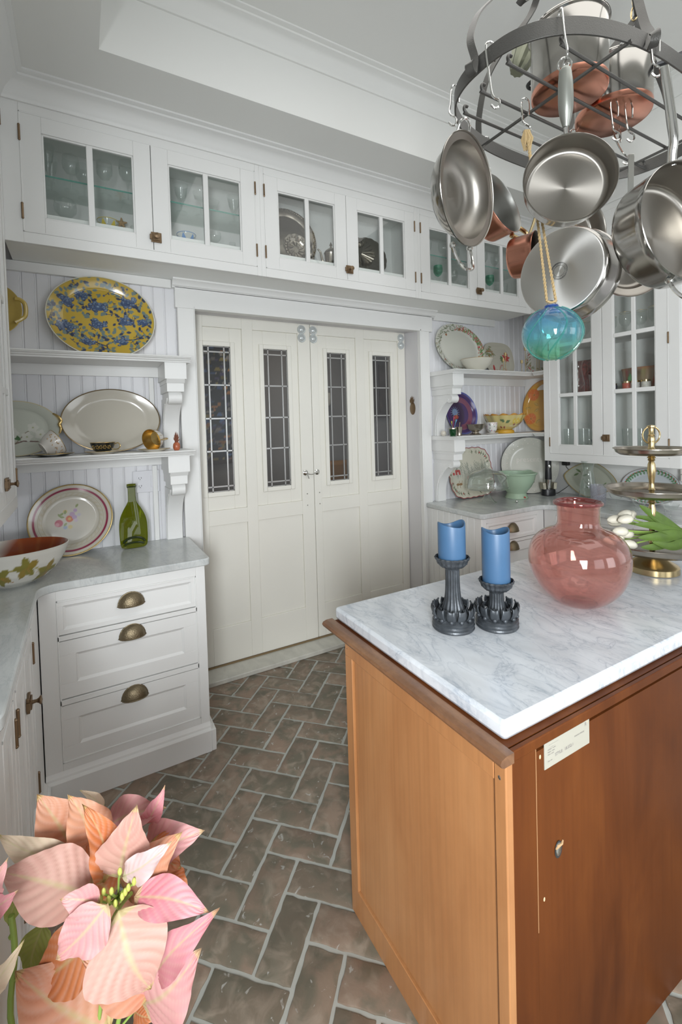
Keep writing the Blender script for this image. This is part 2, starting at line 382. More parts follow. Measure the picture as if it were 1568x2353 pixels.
for ix in range(-30, 30):
    for iy in range(-30, 30):
        s_ = (ix + iy) % 4
        if s_ == 0: cu, cv, rz = ix + 1, iy + .5, -PI / 4
        elif s_ == 2: cu, cv, rz = ix + .5, iy + 1, PI / 4
        else: continue
        u = cu * BW; v = cv * BW
        x = OX + u * c45 + v * c45; y = OY - u * c45 + v * c45
        if not (-0.22 < x < 2.35 and 0.10 < y < 2.86): continue
        if x > 0.82 and 0.70 < y < 1.12: continue
        if x < 0.36 and y > 2.40: continue
        if x > 1.9 and y < 0.7: continue
        k = nb % 8
        if k >= len(bmeshes):
            o = brick_mesh(k).build('brick', 'brick', fl, smooth=50); bmeshes.append(o.data)
        else:
            o = bpy.data.objects.new('brick', bmeshes[k]); COL.objects.link(o); o.parent = fl
        o.location = (x, y, random.uniform(-0.001, 0.0012)); o.rotation_euler = (random.uniform(-.004, .004), random.uniform(-.004, .004), rz + (PI if random.random() < .5 else 0) + random.uniform(-.006, .006))
        nb += 1
# walls
DX0, DX1, DZ = 0.600, 2.250, 2.243
wb = MB().box(XL - .12, DX0, YW + .006, YW + .22, 0, 3.46).box(DX1, XR + .12, YW + .006, YW + .22, 0, 3.46).box(DX0, DX1, YW + .006, YW + .22, DZ, 3.46)
wb = struct(wb.build('wall_back', 'wall', smooth=0))
wr = struct(MB().box(XR, XR + .12, -2.75, YW + .006, 0, 3.46).build('wall_right', 'wall', smooth=0))
m3 = MB()
for y_ in (-1.75, -1.20, -.64): m3.box(XL + .002, XL + .022, y_, y_ + .05, .90, 2.2)
for z_ in (.90, 1.53, 2.17): m3.box(XL + .002, XL + .022, -1.75, -.59, z_, z_ + .04)
struct(m3.build('window_3', 'white', smooth=0))
wl = struct(MB().box(XL - .12, XL, -2.75, YW + .006, 0, 3.46).build('wall_left', 'wall', smooth=0))
m = MB()   # rear wall behind the camera with two window openings
xs = [XL, -0.15, 1.15, 1.65, 2.95, XR]
m.box(XL, XR, -2.75, -2.63, 0, 1.0).box(XL, XR, -2.75, -2.63, 2.5, 3.46)
for a, b in ((XL, -0.15), (1.15, 1.65), (2.95, XR)): m.box(a, b, -2.75, -2.63, 1.0, 2.5)
wf = struct(m.build('wall_front', 'wall', smooth=0))
for i, (a, b) in enumerate(((-0.15, 1.15), (1.65, 2.95))):
    m = MB()
    for x in (a, (a + b) / 2 - .02, b - .04): m.box(x, x + .04, -2.70, -2.66, 1.0, 2.5)
    for z in (1.0, 1.73, 2.46): m.box(a, b, -2.70, -2.66, z, z + .04)
    struct(m.build('window_%d' % (i + 1), 'white', smooth=0))
# beadboard: every board a piece of the back wall
def boards(x0, x1, z0, z1, parent, axis='x', pl=YW, matn='bead', pitch=0.0605, ymul=-1):
    w_ = pitch; prof = [(0.0012, 0.0015), (0.0036, 0.0042), (w_ - 0.010, 0.0042), (w_ - 0.008, 0.0026), (w_ - 0.006, 0.0044), (w_ - 0.0025, 0.0038), (w_ - 0.0010, 0.0015), (w_ - 0.0010, 0.0), (0.0012, 0.0)]
    n = int(round((x1 - x0) / w_)); first = None
    for i in range(n):
        if first is None:
            mm = MB()
            if axis == 'x': mm.prism([(a, -b + .006) for a, b in prof], 'z', z0, z1)
            else: mm.prism([(-b + .006, -a) for a, b in prof], 'z', z0, z1)
            o = mm.build('board', matn, parent, smooth=0); first = o
        else: o = bpy.data.objects.new('board', first.data); COL.objects.link(o); o.parent = parent
        o.location = ((x0 + i * w_, pl, 0) if axis == 'x' else (pl, x1 - i * w_, 0))
boards(-0.465, 0.505, 0.92, 2.385, wb)
boards(2.355, 3.455, 0.92, 2.60, wb, pitch=0.0611)
struct(MB().box(XR - .006, XR - .0005, 1.2, YW - .006, CT_, 2.6).build('trim_12', 'white', smooth=0))
# door casing, head and crown as trim
t1 = MB()
t1.box(0.503, 0.5985, YW - .030, YW + .004, 0, 2.243); t1.box(0.592, 0.5992, YW - .036, YW, 0, 2.2425)
t1 = struct(t1.build('trim_1', 'white', bevel=.003))
t2 = MB().box(2.2512, 2.345, YW - .030, YW + .004, 0, 2.243).box(2.2505, 2.262, YW - .036, YW, 0, 2.2425)
t2 = struct(t2.build('trim_2', 'white', bevel=.003))
t3 = MB().box(0.492, 2.372, YW - .036, YW + .002, 2.228, 2.345)
cr = [(YW, 2.338), (YW - .036, 2.338), (YW - .036, 2.345), (YW - .046, 2.350), (YW - .050, 2.360), (YW - .062, 2.372), (YW - .072, 2.377), (YW - .072, 2.388), (YW, 2.388)]
t3.prism(cr, 'x', 0.478, 2.400)
t3 = struct(t3.build('trim_3', 'white', bevel=.002))
t4 = struct(MB().box(-0.47, 0.477, YW - .022, YW, 2.335, 2.384).build('trim_4', 'white', bevel=.003))
t5 = struct(MB().box(2.401, 3.075, YW - .022, YW, 2.325, 2.384).build('trim_5', 'white', bevel=.003))
# inner stop bead of the head
t6 = struct(MB().box(DX0 + .002, DX1 - .002, YW - .010, YW + .02, DZ - .014, DZ).build('trim_6', 'white', bevel=.003))
# marble sill
struct(MB().box(DX0 - .02, DX1 + .02, YW - .012, YW + .2, 0.0, 0.028).build('trim_7', 'sill', bevel=.004))
struct(MB().box(DX0 - .02, DX1 + .02, YD - .01, YD + .05, 0.0285, 0.036).build('trim_8', mat('brass_track', (0.30, 0.22, 0.12), 0.5, 0.6), smooth=0))
# ceiling: lower soffit with a raised tray
TX0, TY1 = 0.125, 2.10; TX1, TY0 = 3.0, -1.2; TZ = 3.34; CZ = 3.43
m = MB().box(XL, TX0, -2.75, YW, CEIL, CEIL + .1).box(TX1, XR, -2.75, YW, CEIL, CEIL + .1).box(TX0, TX1, TY1, YW, CEIL, CEIL + .1).box(TX0, TX1, -2.75, TY0, CEIL, CEIL + .1)
m.box(TX0 - .05, TX0, TY0, TY1, CEIL + .1, CZ).box(TX1, TX1 + .05, TY0, TY1, CEIL + .1, CZ).box(TX0, TX1, TY1, TY1 + .05, CEIL + .1, CZ).box(TX0, TX1, TY0 - .05, TY0, CEIL + .1, CZ)
m.box(TX0 - .05, TX1 + .05, TY0 - .05, TY1 + .05, CZ, CZ + .06)
struct(m.build('ceiling', 'ceil', smooth=0))
def crown(path, z0, proj, h, closed=False):
    """crown moulding along a path of (x,y); interior lies to the LEFT of the path"""
    prof = [(0, 0), (.010, 0), (.012, .012), (.018, .020), (.026, .040), (.045, .066), (.066, .084), (.080, .090), (.080, .102), (.1, .110), (.1, .12), (0, .12)]
    prof = [(a * proj / .1, b * h / .12) for a, b in prof]
    n = len(path); k = len(prof); vs = []; fs = []
    for i, p in enumerate(path):
        p = Vector(p); dirs = []
        if closed or i > 0: dirs.append((p - Vector(path[i - 1])).normalized())
        if closed or i < n - 1: dirs.append((Vector(path[(i + 1) % n]) - p).normalized())
        ns = [Vector((-d.y, d.x)) for d in dirs]
        nn = sum(ns, Vector((0, 0)))
        if len(ns) == 2: nn = nn / max(1e-6, (1 + ns[0].dot(ns[1])))
        for a, b in prof: vs.append((p.x + nn.x * a, p.y + nn.y * a, z0 + b))
    for i in range(n if closed else n - 1):
        j = (i + 1) % n
        for q in range(k): fs.append((i * k + q, j * k + q, j * k + (q + 1) % k, i * k + (q + 1) % k))
    if not closed: fs += [tuple(range(k)), tuple((n - 1) * k + q for q in range(k - 1, -1, -1))]
    return MB().add(vs, fs)
FB = 2.440   # face plane of the cabinets over the door
FL = -0.249  # face plane of the left hutch
FR = 3.170   # face plane of the right cabinet
struct(crown([(FR, -1.5), (FR, FB), (FL, FB), (FL, -1.5)], 2.985, .095, .095).build('trim_9', 'white', smooth=40))
struct(crown([(TX1, TY0), (TX1, TY1), (TX0, TY1), (TX0, TY0)], 3.335, .10, .095, True).build('trim_10', 'ceil', smooth=40))
# recessed ceiling light stub (the small round mark on the crown is a stain and is left out)

# ============================================================ BACK ROOM seen through the leaded glass
struct(MB().box(-1, 5.5, 4.6, 4.7, 0, 3.2).box(-1.1, -1, 2.97, 4.7, 0, 3.2).box(5.5, 5.6, 2.97, 4.7, 0, 3.2).build('wall_dining', 'backwall', smooth=0))
struct(MB().box(-1, 5.5, 2.97, 4.7, -0.08, 0).build('floor_dining', 'darkwood', smooth=0))
struct(MB().box(-1, 5.5, 2.97, 4.7, 3.1, 3.2).build('ceiling_dining', 'backwall', smooth=0))
pt = thing('painting', 'large dark impressionist painting of a garden hanging behind the leftmost leaded glass', 'painting', (1.22, 4.58, 1.80))
MB().box(-.40, .40, -.03, .0, -.62, .62).build('frame', 'darkwood', pt)
N = 70; vs = [(-.36 + .72 * i / N, -.032, -.58 + 1.16 * j / N) for j in range(N + 1) for i in range(N + 1)]
fs = [(j * (N + 1) + i, j * (N + 1) + i + 1, (j + 1) * (N + 1) + i + 1, (j + 1) * (N + 1) + i) for j in range(N) for i in range(N)]
cv = MB().add(vs, fs).build('canvas', 'canvas', pt, smooth=0)
rs = np.random.RandomState(3); A = np.array(vs); cc = np.tile(np.array([.03, .04, .05]), (len(A), 1))
for k in range(420):
    cx, cz = rs.uniform(-.36, .36), rs.uniform(-.58, .58); a = rs.uniform(.008, .035); b = rs.uniform(.006, .02)
    t = (cz + .58) / 1.16
    pal = [(.06, .05, .12), (.05, .10, .22), (.22, .18, .05), (.35, .16, .05), (.10, .10, .10), (.30, .28, .26)]
    c_ = np.array(pal[rs.randint(6)]) * rs.uniform(.9, 2.6)
    mk = ((A[:, 0] - cx) / a) ** 2 + ((A[:, 2] - cz) / b) ** 2 < 1; cc[mk] = c_
setcol(cv, cc)
sb = thing('sideboard', 'dark walnut sideboard in the dining room behind the leaded glass', 'sideboard', (1.25, 4.3, 0))
MB().box(-.45, .45, -.2, .25, .72, .78).build('top', 'darkwood', sb); MB().box(-.42, .42, -.18, .22, .15, .72).build('body', 'darkwood', sb)
for a in (-.38, .38):
    for b in (-.14, .18): MB().box(a - .03, a + .03, b - .03, b + .03, 0, .15).build('leg', 'darkwood', sb)
ac = thing('armchair', 'ochre upholstered armchair seen dimly through the second leaded glass', 'armchair', (2.1, 3.75, 0))
MB().box(-.28, .28, -.28, .28, .2, .46).build('seat', 'ochre', ac, bevel=.03); MB().box(-.28, .28, .2, .32, .4, 1.18).build('backrest', 'ochre', ac, bevel=.04)
for s in (-1, 1):
    MB().box(s * .3 - .04, s * .3 + .04, -.26, .26, .2, .62).build('arm', 'ochre', ac, bevel=.02)
    for b in (-.22, .22): MB().box(s * .24 - .02, s * .24 + .02, b - .02, b + .02, 0, .2).build('leg', 'darkwood', ac)
sc1 = thing('wall_sconce', 'gilt candle sconce on the dining room wall seen through the second leaded glass', 'sconce', (2.33, 4.58, 1.75))
MB().tube([(0, -.01, .22), (0, -.03, 0), (0, -.01, -.2)], .014).build('backplate', 'gold', sc1)
MB().tube(smoothpath([(0, -.03, -.05), (.02, -.08, -.1), (.05, -.12, 0)]), .007).build('arm', 'gold', sc1)
MB().lathe([(.02, 0), (.045, .03), (.05, .09), (.035, .14)], 12, (.05, -.12, 0)).build('shade', 'cream', sc1)
pf = thing('portrait', 'dark framed portrait hanging behind the third leaded glass', 'painting', (3.35, 4.58, 1.95))
MB().box(-.26, .26, -.03, 0, -.34, .34).build('frame', 'darkwood', pf); MB().box(-.21, .21, -.034, -.03, -.29, .29).build('canvas', mat('portrait_brown', (.07, .05, .04), .5, var=.5, vscale=8), pf)
cb = thing('console_table', 'dark console table with rose cloth behind the third and fourth leaded glass', 'table', (3.6, 4.2, 0))
MB().box(-.6, .6, -.2, .3, .78, .83).build('top', 'darkwood', cb); MB().box(-.5, .3, -.205, .302, .70, .833).build('runner', 'red', cb)
for a in (-.55, .55):
    for b in (-.16, .26): MB().box(a - .025, a + .025, b - .025, b + .025, 0, .78).build('leg', 'darkwood', cb)

# ============================================================ PANEL DOORS with leaded glass
def leaded_door(name, x0, x1, cols):
    """cols: list of (panel_x0, panel_x1, glass_x0, glass_x1)"""
    y0, y1 = YD, YD + .036; z0, z1 = 0.037, 2.275
    PZ = (1.02, 2.175); LZ = (.27, .925); GZ = (1.137, 2.056); rec = .011
    m = MB(); xs_ = [x0] + [c for cc_ in cols for c in cc_[:2]] + [x1]
    for i in range(0, len(xs_), 2): m.box(xs_[i], xs_[i + 1], y0, y1, z0, z1)
    for px0, px1, gx0, gx1 in cols:
        m.box(px0, px1, y0, y1, z0, LZ[0]); m.box(px0, px1, y0, y1, LZ[1], PZ[0]); m.box(px0, px1, y0, y1, PZ[1], z1)
        m.box(px0, px1, y0 + rec, y1, LZ[0], LZ[1])
        for a, b, c_, d in ((px0, gx0, *PZ), (gx1, px1, *PZ), (gx0, gx1, PZ[0], GZ[0]), (gx0, gx1, GZ[1], PZ[1])): m.box(a, b, y0 + rec, y1, c_, d)
    d = struct(m.build(name, 'door', smooth=0, bevel=.0025))
    for px0, px1, gx0, gx1 in cols:
        b = .030; m = MB()
        for a, b_, c_, e in ((gx0 - b, gx0, GZ[0] - b, GZ[1] + b), (gx1, gx1 + b, GZ[0] - b, GZ[1] + b), (gx0, gx1, GZ[0] - b, GZ[0]), (gx0, gx1, GZ[1], GZ[1] + b)):
            m.box(a, b_, y0 - .002, y0 + rec + .002, c_, e)
        m.build('glass_stop', 'door', d, bevel=.004)
        W_ = gx1 - gx0; H_ = GZ[1] - GZ[0]
        vx = [gx0, gx0 + .20 * W_, gx0 + .78 * W_, gx1]; vz = [GZ[0], GZ[0] + .035 * H_, GZ[0] + .28 * H_, GZ[0] + .505 * H_, GZ[0] + .735 * H_, GZ[0] + .962 * H_, GZ[1]]
        yl = y0 + .014; m = MB()
        for x in vx: m.tube([(x, yl, GZ[0]), (x, yl, GZ[1])], .0045, flat=(.009, .006), up=(1, 0, 0))
        for z in vz: m.tube([(gx0, yl, z), (gx1, yl, z)], .0045, flat=(.009, .006), up=(0, 0, 1))
        for x in vx[1:3]:
            for z in vz[1:-1]: m.ball((x, yl - .003, z), .006, 8, 4)
        lead = m.build('lead_came', 'came', d)
        for i in range(3):
            for j in range(6):
                MB().box(vx[i] + .003, vx[i + 1] - .003, yl - .001, yl + .0015, vz[j] + .003, vz[j + 1] - .003).build('pane', 'leadg', lead, smooth=0)
    return d
d1 = leaded_door('door_1', 0.604, 1.417, [(.680, .930, .680 + .0, .851), (1.002, 1.325, 1.074, 1.244)])
d2 = leaded_door('door_2', 1.421, 2.246, [(1.478, 1.792, 1.550, 1.708), (1.865, 2.180, 1.939, 2.104)])
for dd, cx in ((d1, 1.354), (d2, 1.432 + .012), (d2, 2.208)):
    for z in (2.203, 2.146):
        b = MB().lathe([(.0305, 0), (.0305, .004), (.028, .007), (.021, .0075), (.0195, .011), (.014, .0155), (.0001, .018)], 24).build('bumper', 'rubber', dd, (cx, YD, z), (PI / 2, 0, 0))
m = MB().lathe([(.019, 0), (.019, .003), (.015, .006), (.006, .008), (.006, .016), (.009, .020), (.0001, .024)], 20)
e1 = m.build('latch_rose', 'chrome', d1, (1.352, YD, 1.213), (PI / 2, 0, 0)); e2 = MB().lathe([(.019, 0), (.019, .003), (.012, .007), (.005, .012), (.0001, .02)], 20).build('latch_rose', 'chrome', d2, (1.443, YD, 1.211), (PI / 2, 0, 0))
MB().tube(smoothpath([(1.352, YD - .018, 1.213), (1.385, YD - .020, 1.200), (1.415, YD - .020, 1.204), (1.443, YD - .016, 1.213)]), .0035).build('hook', 'chrome', d1)
MB().tube([(1.358, YD - .019, 1.205), (1.368, YD - .022, 1.172)], .0035).build('hook_tail', 'chrome', d1)
for dd, cx in ((d1, 1.362), (d2, 1.458)):
    for z in (1.065, .985): MB().ball((cx, YD, z), .005, 8, 4).build('screw', 'chrome', dd)
# brass pineapple on the jamb
pn = thing('brass_pineapple_ornament', 'small flat brass pineapple ornament on the white door jamb right of the doors', 'ornament', (DX1 - .001, 2.812, 1.675)); pn.scale = (1.2, 1.2, 1.2)
MB().ball((0, 0, -.022), .028, 14, 8, .28, 1, 1.45).build('fruit', 'latchm', pn)
m = MB()
for a in (-60, -30, 0, 30, 60):
    q = math.radians(a); m.tube([(-.003, 0, .012), (-.006, math.sin(q) * .016, .012 + math.cos(q) * .022), (-.004, math.sin(q) * .026, .014 + math.cos(q) * .046)], [.008, .006, .001], 6)
m.build('crown_leaves', 'latchm', pn)

# ============================================================ CABINET BUILDERS (local: front faces -Y, x to the right, z up)
def add_latch(parent, x, z, y=0, side=1):
    """square cupboard turn latch with knob"""
    lt = MB().box(x - .024, x + .024, y - .010, y - .001, z - .024, z + .024).box(x - .017, x + .017, y - .015, y - .010, z - .017, z + .017).build('latch', 'latchm', parent, bevel=.0015)
    k = MB().lathe([(.006, 0), (.005, .012), (.008, .018), (.013, .022), (.013, .026), (.0001, .029)], 16).build('knob', 'latchm', lt, (x, y - .014, z), (PI / 2, 0, 0))
    MB().box(x - side * .024 - .006, x - side * .024 + .006, y - .012, y - .001, z - .012, z + .012).build('catch', 'latchm', lt)
    return lt
def add_hinge(parent, x, z, y=0, h=.062):
    MB().tube([(x, y - .004, z - h / 2), (x, y - .004, z + h / 2)], .0048, 8).ball((x, y - .004, z + h / 2), .0055, 8, 4).ball((x, y - .004, z - h / 2), .0055, 8, 4).build('hinge', 'latchm', parent)
def glass_door(parent, x0, x1, z0, z1, nc, rows, stile=.078, mid=.027, hinge='L', rail0=.068, rail1=.070, hz=None):
    """framed glazed door; rows = list of (z0,z1) glass heights"""
    t = .022; gx0, gx1 = x0 + stile, x1 - stile
    m = MB().box(x0, gx0, 0, t, z0, z1).box(gx1, x1, 0, t, z0, z1).box(gx0, gx1, 0, t, z0, rows[0][0]).box(gx0, gx1, 0, t, rows[-1][1], z1)
    d = m.build('door', 'white', parent, bevel=.002)
    pw = (gx1 - gx0 - (nc - 1) * mid) / nc
    m = MB()
    for i in range(1, nc): a = gx0 + i * pw + (i - 1) * mid; m.box(a, a + mid, .003, t, rows[0][0], rows[-1][1])
    for a, b in zip(rows[:-1], rows[1:]): m.box(gx0, gx1, .0035, t - .001, a[1], b[0])
    m.build('muntin', 'white', d, bevel=.003)
    m = MB(); b_ = .008
    for (a0, a1, c0, c1) in ((gx0 - .001, gx0 + b_, rows[0][0], rows[-1][1]), (gx1 - b_, gx1 + .001, rows[0][0], rows[-1][1]), (gx0, gx1, rows[0][0] - .001, rows[0][0] + b_), (gx0, gx1, rows[-1][1] - b_, rows[-1][1] + .001)):
        m.box(a0, a1, .005, t - .002, c0, c1)
    m.build('glass_bead', 'white', d, bevel=.003)
    for i in range(nc):
        for (c0, c1) in rows:
            a = gx0 + i * (pw + mid); MB().box(a, a + pw, .013, .0155, c0, c1).build('pane', 'pane', d, smooth=0)
    hx = x0 - .003 if hinge == 'L' else x1 + .003
    for z in (hz or (z0 + .085, z1 - .09)): add_hinge(d, hx, z)
    return d
def face_frame(parent, x0, x1, z0, z1, openings, t=.022, name='face_frame'):
    """slab with rectangular openings side by side (openings: x0,x1,z0,z1), beaded edges"""
    m = MB(); xs_ = sorted(openings); cur = x0
    for a, b, c, d in xs_:
        m.box(cur, a, 0, t, z0, z1); m.box(a, b, 0, t, z0, c); m.box(a, b, 0, t, d, z1); cur = b
    m.box(cur, x1, 0, t, z0, z1)
    for a, b, c, d in xs_:
        for q in ((a, a + .006, c, d), (b - .006, b, c, d), (a, b, c, c + .006), (a, b, d - .006, d)): m.box(q[0], q[1], -.002, t, q[2], q[3])
    return m.build(name, 'white', parent, bevel=.0015)

# ---- three glazed cabinets over the door
cabs = [(-.178, .885, -.252, .914, 'leftmost glazed wall cabinet over the doors, holding stemmed glasses'),
        (.943, 1.998, .914, 2.027, 'middle glazed wall cabinet over the doors, holding silver trays and a teapot'),
        (2.054, 3.113, 2.027, 3.170, 'right glazed wall cabinet over the doors, holding green goblets and clear glasses')]
ROW = [(2.498, 2.873)]
for i, (a, b, c0, c1, lb) in enumerate(cabs):
    cb_ = thing('wall_cabinet', lb, 'cabinet', (c0, FB, 0)); w_ = c1 - c0; a -= c0; b -= c0; mid_ = (a + b) / 2; dep = YW - FB
    face_frame(cb_, 0, w_, 2.380, 3.0, [(a - .004, b + .004, 2.428, 2.949)])
    m = MB().box(0, w_, .022, dep, 2.385, 2.528).box(0, w_, .022, dep, 2.955, 2.975).box(.0015, .006, .022, dep, 2.528, 2.955).box(w_ - .006, w_ - .0015, .022, dep, 2.528, 2.955).box(.006, w_ - .006, dep - .01, dep, 2.528, 2.955)
    m.build('carcass', 'inside', cb_, smooth=0)
    glass_door(cb_, a, mid_ - .0015, 2.432, 2.945, 2, ROW, hinge='L'); dR = glass_door(cb_, mid_ + .0015, b, 2.432, 2.945, 2, ROW, hinge='R')
    add_latch(dR, mid_ + .012, 2.494)
    if i != 1:
        sh = MB().box(a - .02, b + .02, .045, dep - .02, 2.707, 2.713).build('glass_shelf', 'gshelf', cb_, smooth=0)
        MB().box(a - .02, b + .02, .0445, .0455, 2.7065, 2.7135).build('shelf_edge', 'gedge', sh, smooth=0)
# ---- right wall glazed cabinet (faces -X)
RZ = [(1.335, 1.700), (1.728, 2.078), (2.106, 2.456), (2.484, 2.834)]
rc = thing('wall_cabinet', 'tall glazed wall cabinet on the right wall, eight panes in each door', 'cabinet', (FR, 2.335, 0), (0, 0, -PI / 2))
Lw = 2.335 - 1.395; dep = XR - FR
face_frame(rc, 0, Lw, 1.212, 3.0, [(.050, .880, 1.270, 2.949)])
m = MB().box(0, Lw, .022, dep, 1.225, 1.321).box(0, Lw, .022, dep, 2.955, 2.975).box(0, .02, .022, dep, 1.321, 2.955).box(Lw - .02, Lw, .022, dep, 1.321, 2.955).box(.02, Lw - .02, dep - .008, dep, 1.321, 2.955)
m.build('carcass', 'inside', rc, smooth=0)
for z in (1.70, 2.08, 2.46): MB().box(.022, Lw - .022, .035, dep - .012, z, z + .018).build('shelf', 'inside', rc, smooth=0)
glass_door(rc, .054, .463, 1.274, 2.945, 2, RZ, stile=.072, mid=.027, hinge='L', hz=(1.36, 2.1, 2.8)); dR = glass_door(rc, .467, .876, 1.274, 2.945, 2, RZ, stile=.072, mid=.027, hinge='R', hz=(1.36, 2.02, 2.8))
add_latch(dR, .490, 1.395)
vb = thing('valance_panel', 'plain white filler panel between the two runs of glazed cabinets', 'panel', (FR, 2.335, 0))
MB().box(0, .02, .0005, FB - 2.335 + .02, 2.385, 3.0).build('board', 'white', vb, smooth=0)
vb2 = struct(MB().box(FR, XR, -1.5, 1.394, 2.36, CEIL).build('soffit_right', 'white', smooth=0))
# ---- left hutch end cabinet on the left wall (faces +X)
lc = thing('wall_cabinet', 'white wall cabinet on the left wall at the picture edge, seen almost edge-on', 'cabinet', (FL, .9, 0), (0, 0, PI / 2))
Lw = 2.438 - .9
face_frame(lc, 0, Lw, 1.222, 3.0, [(.03, .66, 1.27, 2.949), (.87, 1.50, 1.27, 2.949)])
MB().box(0, Lw, .022, .33, 1.225, 2.985).build('carcass', 'white', lc, smooth=0)
for a, b in ((.034, .343), (.347, .656), (.874, 1.183), (1.187, 1.496)):
    zs = [(1.335, 1.700), (1.728, 2.078), (2.106, 2.456), (2.484, 2.834)]
    hs = 'L' if a in (.034, .874) else 'R'
    dd = glass_door(lc, a, b, 1.274, 2.945, 2, zs, stile=.06, mid=.024, hinge=hs, hz=(1.36, 2.88))
    if hs == 'R': add_latch(dd, a + .012, 1.355)
struct(MB().box(XL, FL, -1.5, .9, 2.36, CEIL).build('soffit_left', 'white', smooth=0))
# ---- left hutch side post behind the cabinet face
# ============================================================ SHELVES AND BRACKETS
def shelf_prof(w_, h=.030):
    return [(0, 0), (w_ - .030, 0), (w_ - .028, .006), (w_ - .020, .010), (w_ - .018, .015), (w_ - .008, .018), (w_ - .005, .022), (w_, .024), (w_, h - .004), (w_ - .004, h), (0, h)]
def bracket(parent, x0, x1, zt, zb, top=.27, wide=.108):
    """corbel: block, step, scroll then a long concave leg; local y = distance from wall"""
    xc = (x0 + x1) / 2; P = lambda d, z: (YW - d, z)
    m = MB()
    m.box(xc - wide / 2, xc + wide / 2, YW - top + .02, YW - .004, zt - .085, zt)
    m.prism([P(.004, zt - .085), P(top - .02, zt - .085), P(top - .036, zt - .105), P(.004, zt - .105)], 'x', xc - wide / 2 + .008, xc + wide / 2 - .008)
    m.box(xc - .043, xc + .043, YW - top + .040, YW - .004, zt - .150, zt - .105)
    # scroll
    cy, cz, r = top - .085, zt - .180, .032
    pr = [P(.004, zt - .15), P(top - .052, zt - .15)] + [P(cy + r * math.cos(a), cz + r * math.sin(a)) for a in [math.radians(60 - 18 * k) for k in range(13)]] + [P(.004, cz)]
    m.prism(pr, 'x', xc - .034, xc + .034)
    H = cz - zb; pts = []
    for k in range(15):
        t = k / 14; pts.append((.048 + (cy - .048 - .005) * (1 - t) ** 3.2, cz - .012 - t * (H - .012)))
    pr = [P(.004, cz)] + [P(cy, cz)] + [P(d, z) for d, z in pts] + [P(.004, zb)]
    m.prism(pr, 'x', xc - .040, xc + .040)
    o = m.build('bracket', 'white', parent, bevel=.002)
    m = MB(); pr2 = [P(d + .004, z) for d, z in pts[1:]]
    m2 = MB()
    for sx in (-1, 1):
        pa = [(xc + sx * .0405, YW - d + .016, z) for d, z in pts[1:]]
        m2.tube(pa, .0035, 6)
    m2.build('bead', 'white', o)
    return o
def wall_shelf(name, label, x0, x1, z, y_front, br, zb, h=.030, ret=None):
    s = thing(name, label, 'shelf', (0, 0, 0)); wd = YW - y_front - .004
    pf_ = [(YW - .004 - a, z - h + b) for a, b in shelf_prof(wd, h)]
    m = MB().prism(pf_, 'x', x0, x1)
    m.build('shelf_board', 'white', s, smooth=30)
    if ret:   # return along the right wall
        pf2 = [(XR - .004 - a, z - h + b) for a, b in shelf_prof(XR - ret[0] - .004, h)]
        MB().prism(pf2, 'y', ret[1], y_front + .001).build('shelf_board', 'white', s, smooth=30)
    MB().box(x0 + .01, br[0] - .010 if br[0] > 1 else br[0] - .006, YW - .016, YW - .004, z - h - .055, z - h - .0005).build('cleat', 'white', s, smooth=0) if br[0] < 1 else MB().box(br[1] + .012, XR - .01, YW - .016, YW - .004, z - h - .060, z - h - .0005).build('cleat', 'white', s, smooth=0)
    bracket(s, br[0], br[1], z - h, zb)
    return s
SZ1, SZ2, CT = 1.918, 1.432, 0.925
wall_shelf('wall_shelf', 'upper white shelf on the left side of the doors, holding the yellow platter', -.46, .515, SZ1, 2.45, (.403, .483), SZ2 + .0005)
wall_shelf('wall_shelf', 'lower white shelf on the left side of the doors, holding cups and the gold-rimmed platter', -.46, .520, SZ2, 2.45, (.403, .483), CT + .0005)
wall_shelf('wall_shelf', 'upper white corner shelf right of the doors, holding the wreath platter', 2.352, XR - .006, 1.920, 2.445, (2.382, 2.462), 1.4325, ret=(3.17, 2.336))
wall_shelf('wall_shelf', 'lower white corner shelf right of the doors, holding the purple platter and yellow bowl', 2.352, XR - .006, 1.432, 2.445, (2.382, 2.462), CT + .0005, ret=(3.17, 2.336))
# side trim next to the beadboard
st = struct(MB().box(.340, .366, YW - .016, YW - .002, CT, 1.344).box(.340, .366, YW - .016, YW - .002, SZ2, 1.831).build('trim_11', 'white', bevel=.003))
# ============================================================ COUNTERS
def rounded(poly, radii, n=7):
    out = []; L = len(poly)
    for i, p in enumerate(poly):
        r = radii.get(i, 0)
        if not r: out.append(p); continue
        P, A, B = Vector(p), Vector(poly[i - 1]), Vector(poly[(i + 1) % L]); a = (A - P).normalized(); b = (B - P).normalized()
        ang = a.angle(b); d = r / math.tan(ang / 2); c = P + (a + b).normalized() * (r / math.sin(ang / 2))
        s = P + a * d - c; e = P + b * d - c
        for k in range(n + 1):
            t = k / n; v = s * math.sin((1 - t) * (PI - ang)) + e * math.sin(t * (PI - ang)); v = v / math.sin(PI - ang); out.append(tuple(c + v))
    return out
ctl = thing('marble_countertop', 'grey marble countertop on the left run of drawers, with rounded corners', 'countertop')
pl = rounded([(-.17, 2.196), (.517, 2.196), (.517, YW - .034), (.495, YW - .034), (.495, YW - .002), (XL + .01, YW - .002), (XL + .01, .535), (-.30, .535), (-.30, 1.205), (-.17, 1.205)], {0: .07, 1: .03, 9: .05})
MB().prism(pl, 'z', .891, CT).build('slab', 'marbleC', ctl, smooth=30, bevel=.005)
ctr = thing('marble_countertop', 'grey marble countertop in the right corner below the shelves', 'countertop')
pr_ = rounded([(2.255, 2.130), (2.90, 2.130), (2.90, -1.4), (XR - .004, -1.4), (XR - .004, YW - .002), (2.352, YW - .002), (2.352, YW - .034), (2.275, YW - .034)], {0: .04, 1: .10})
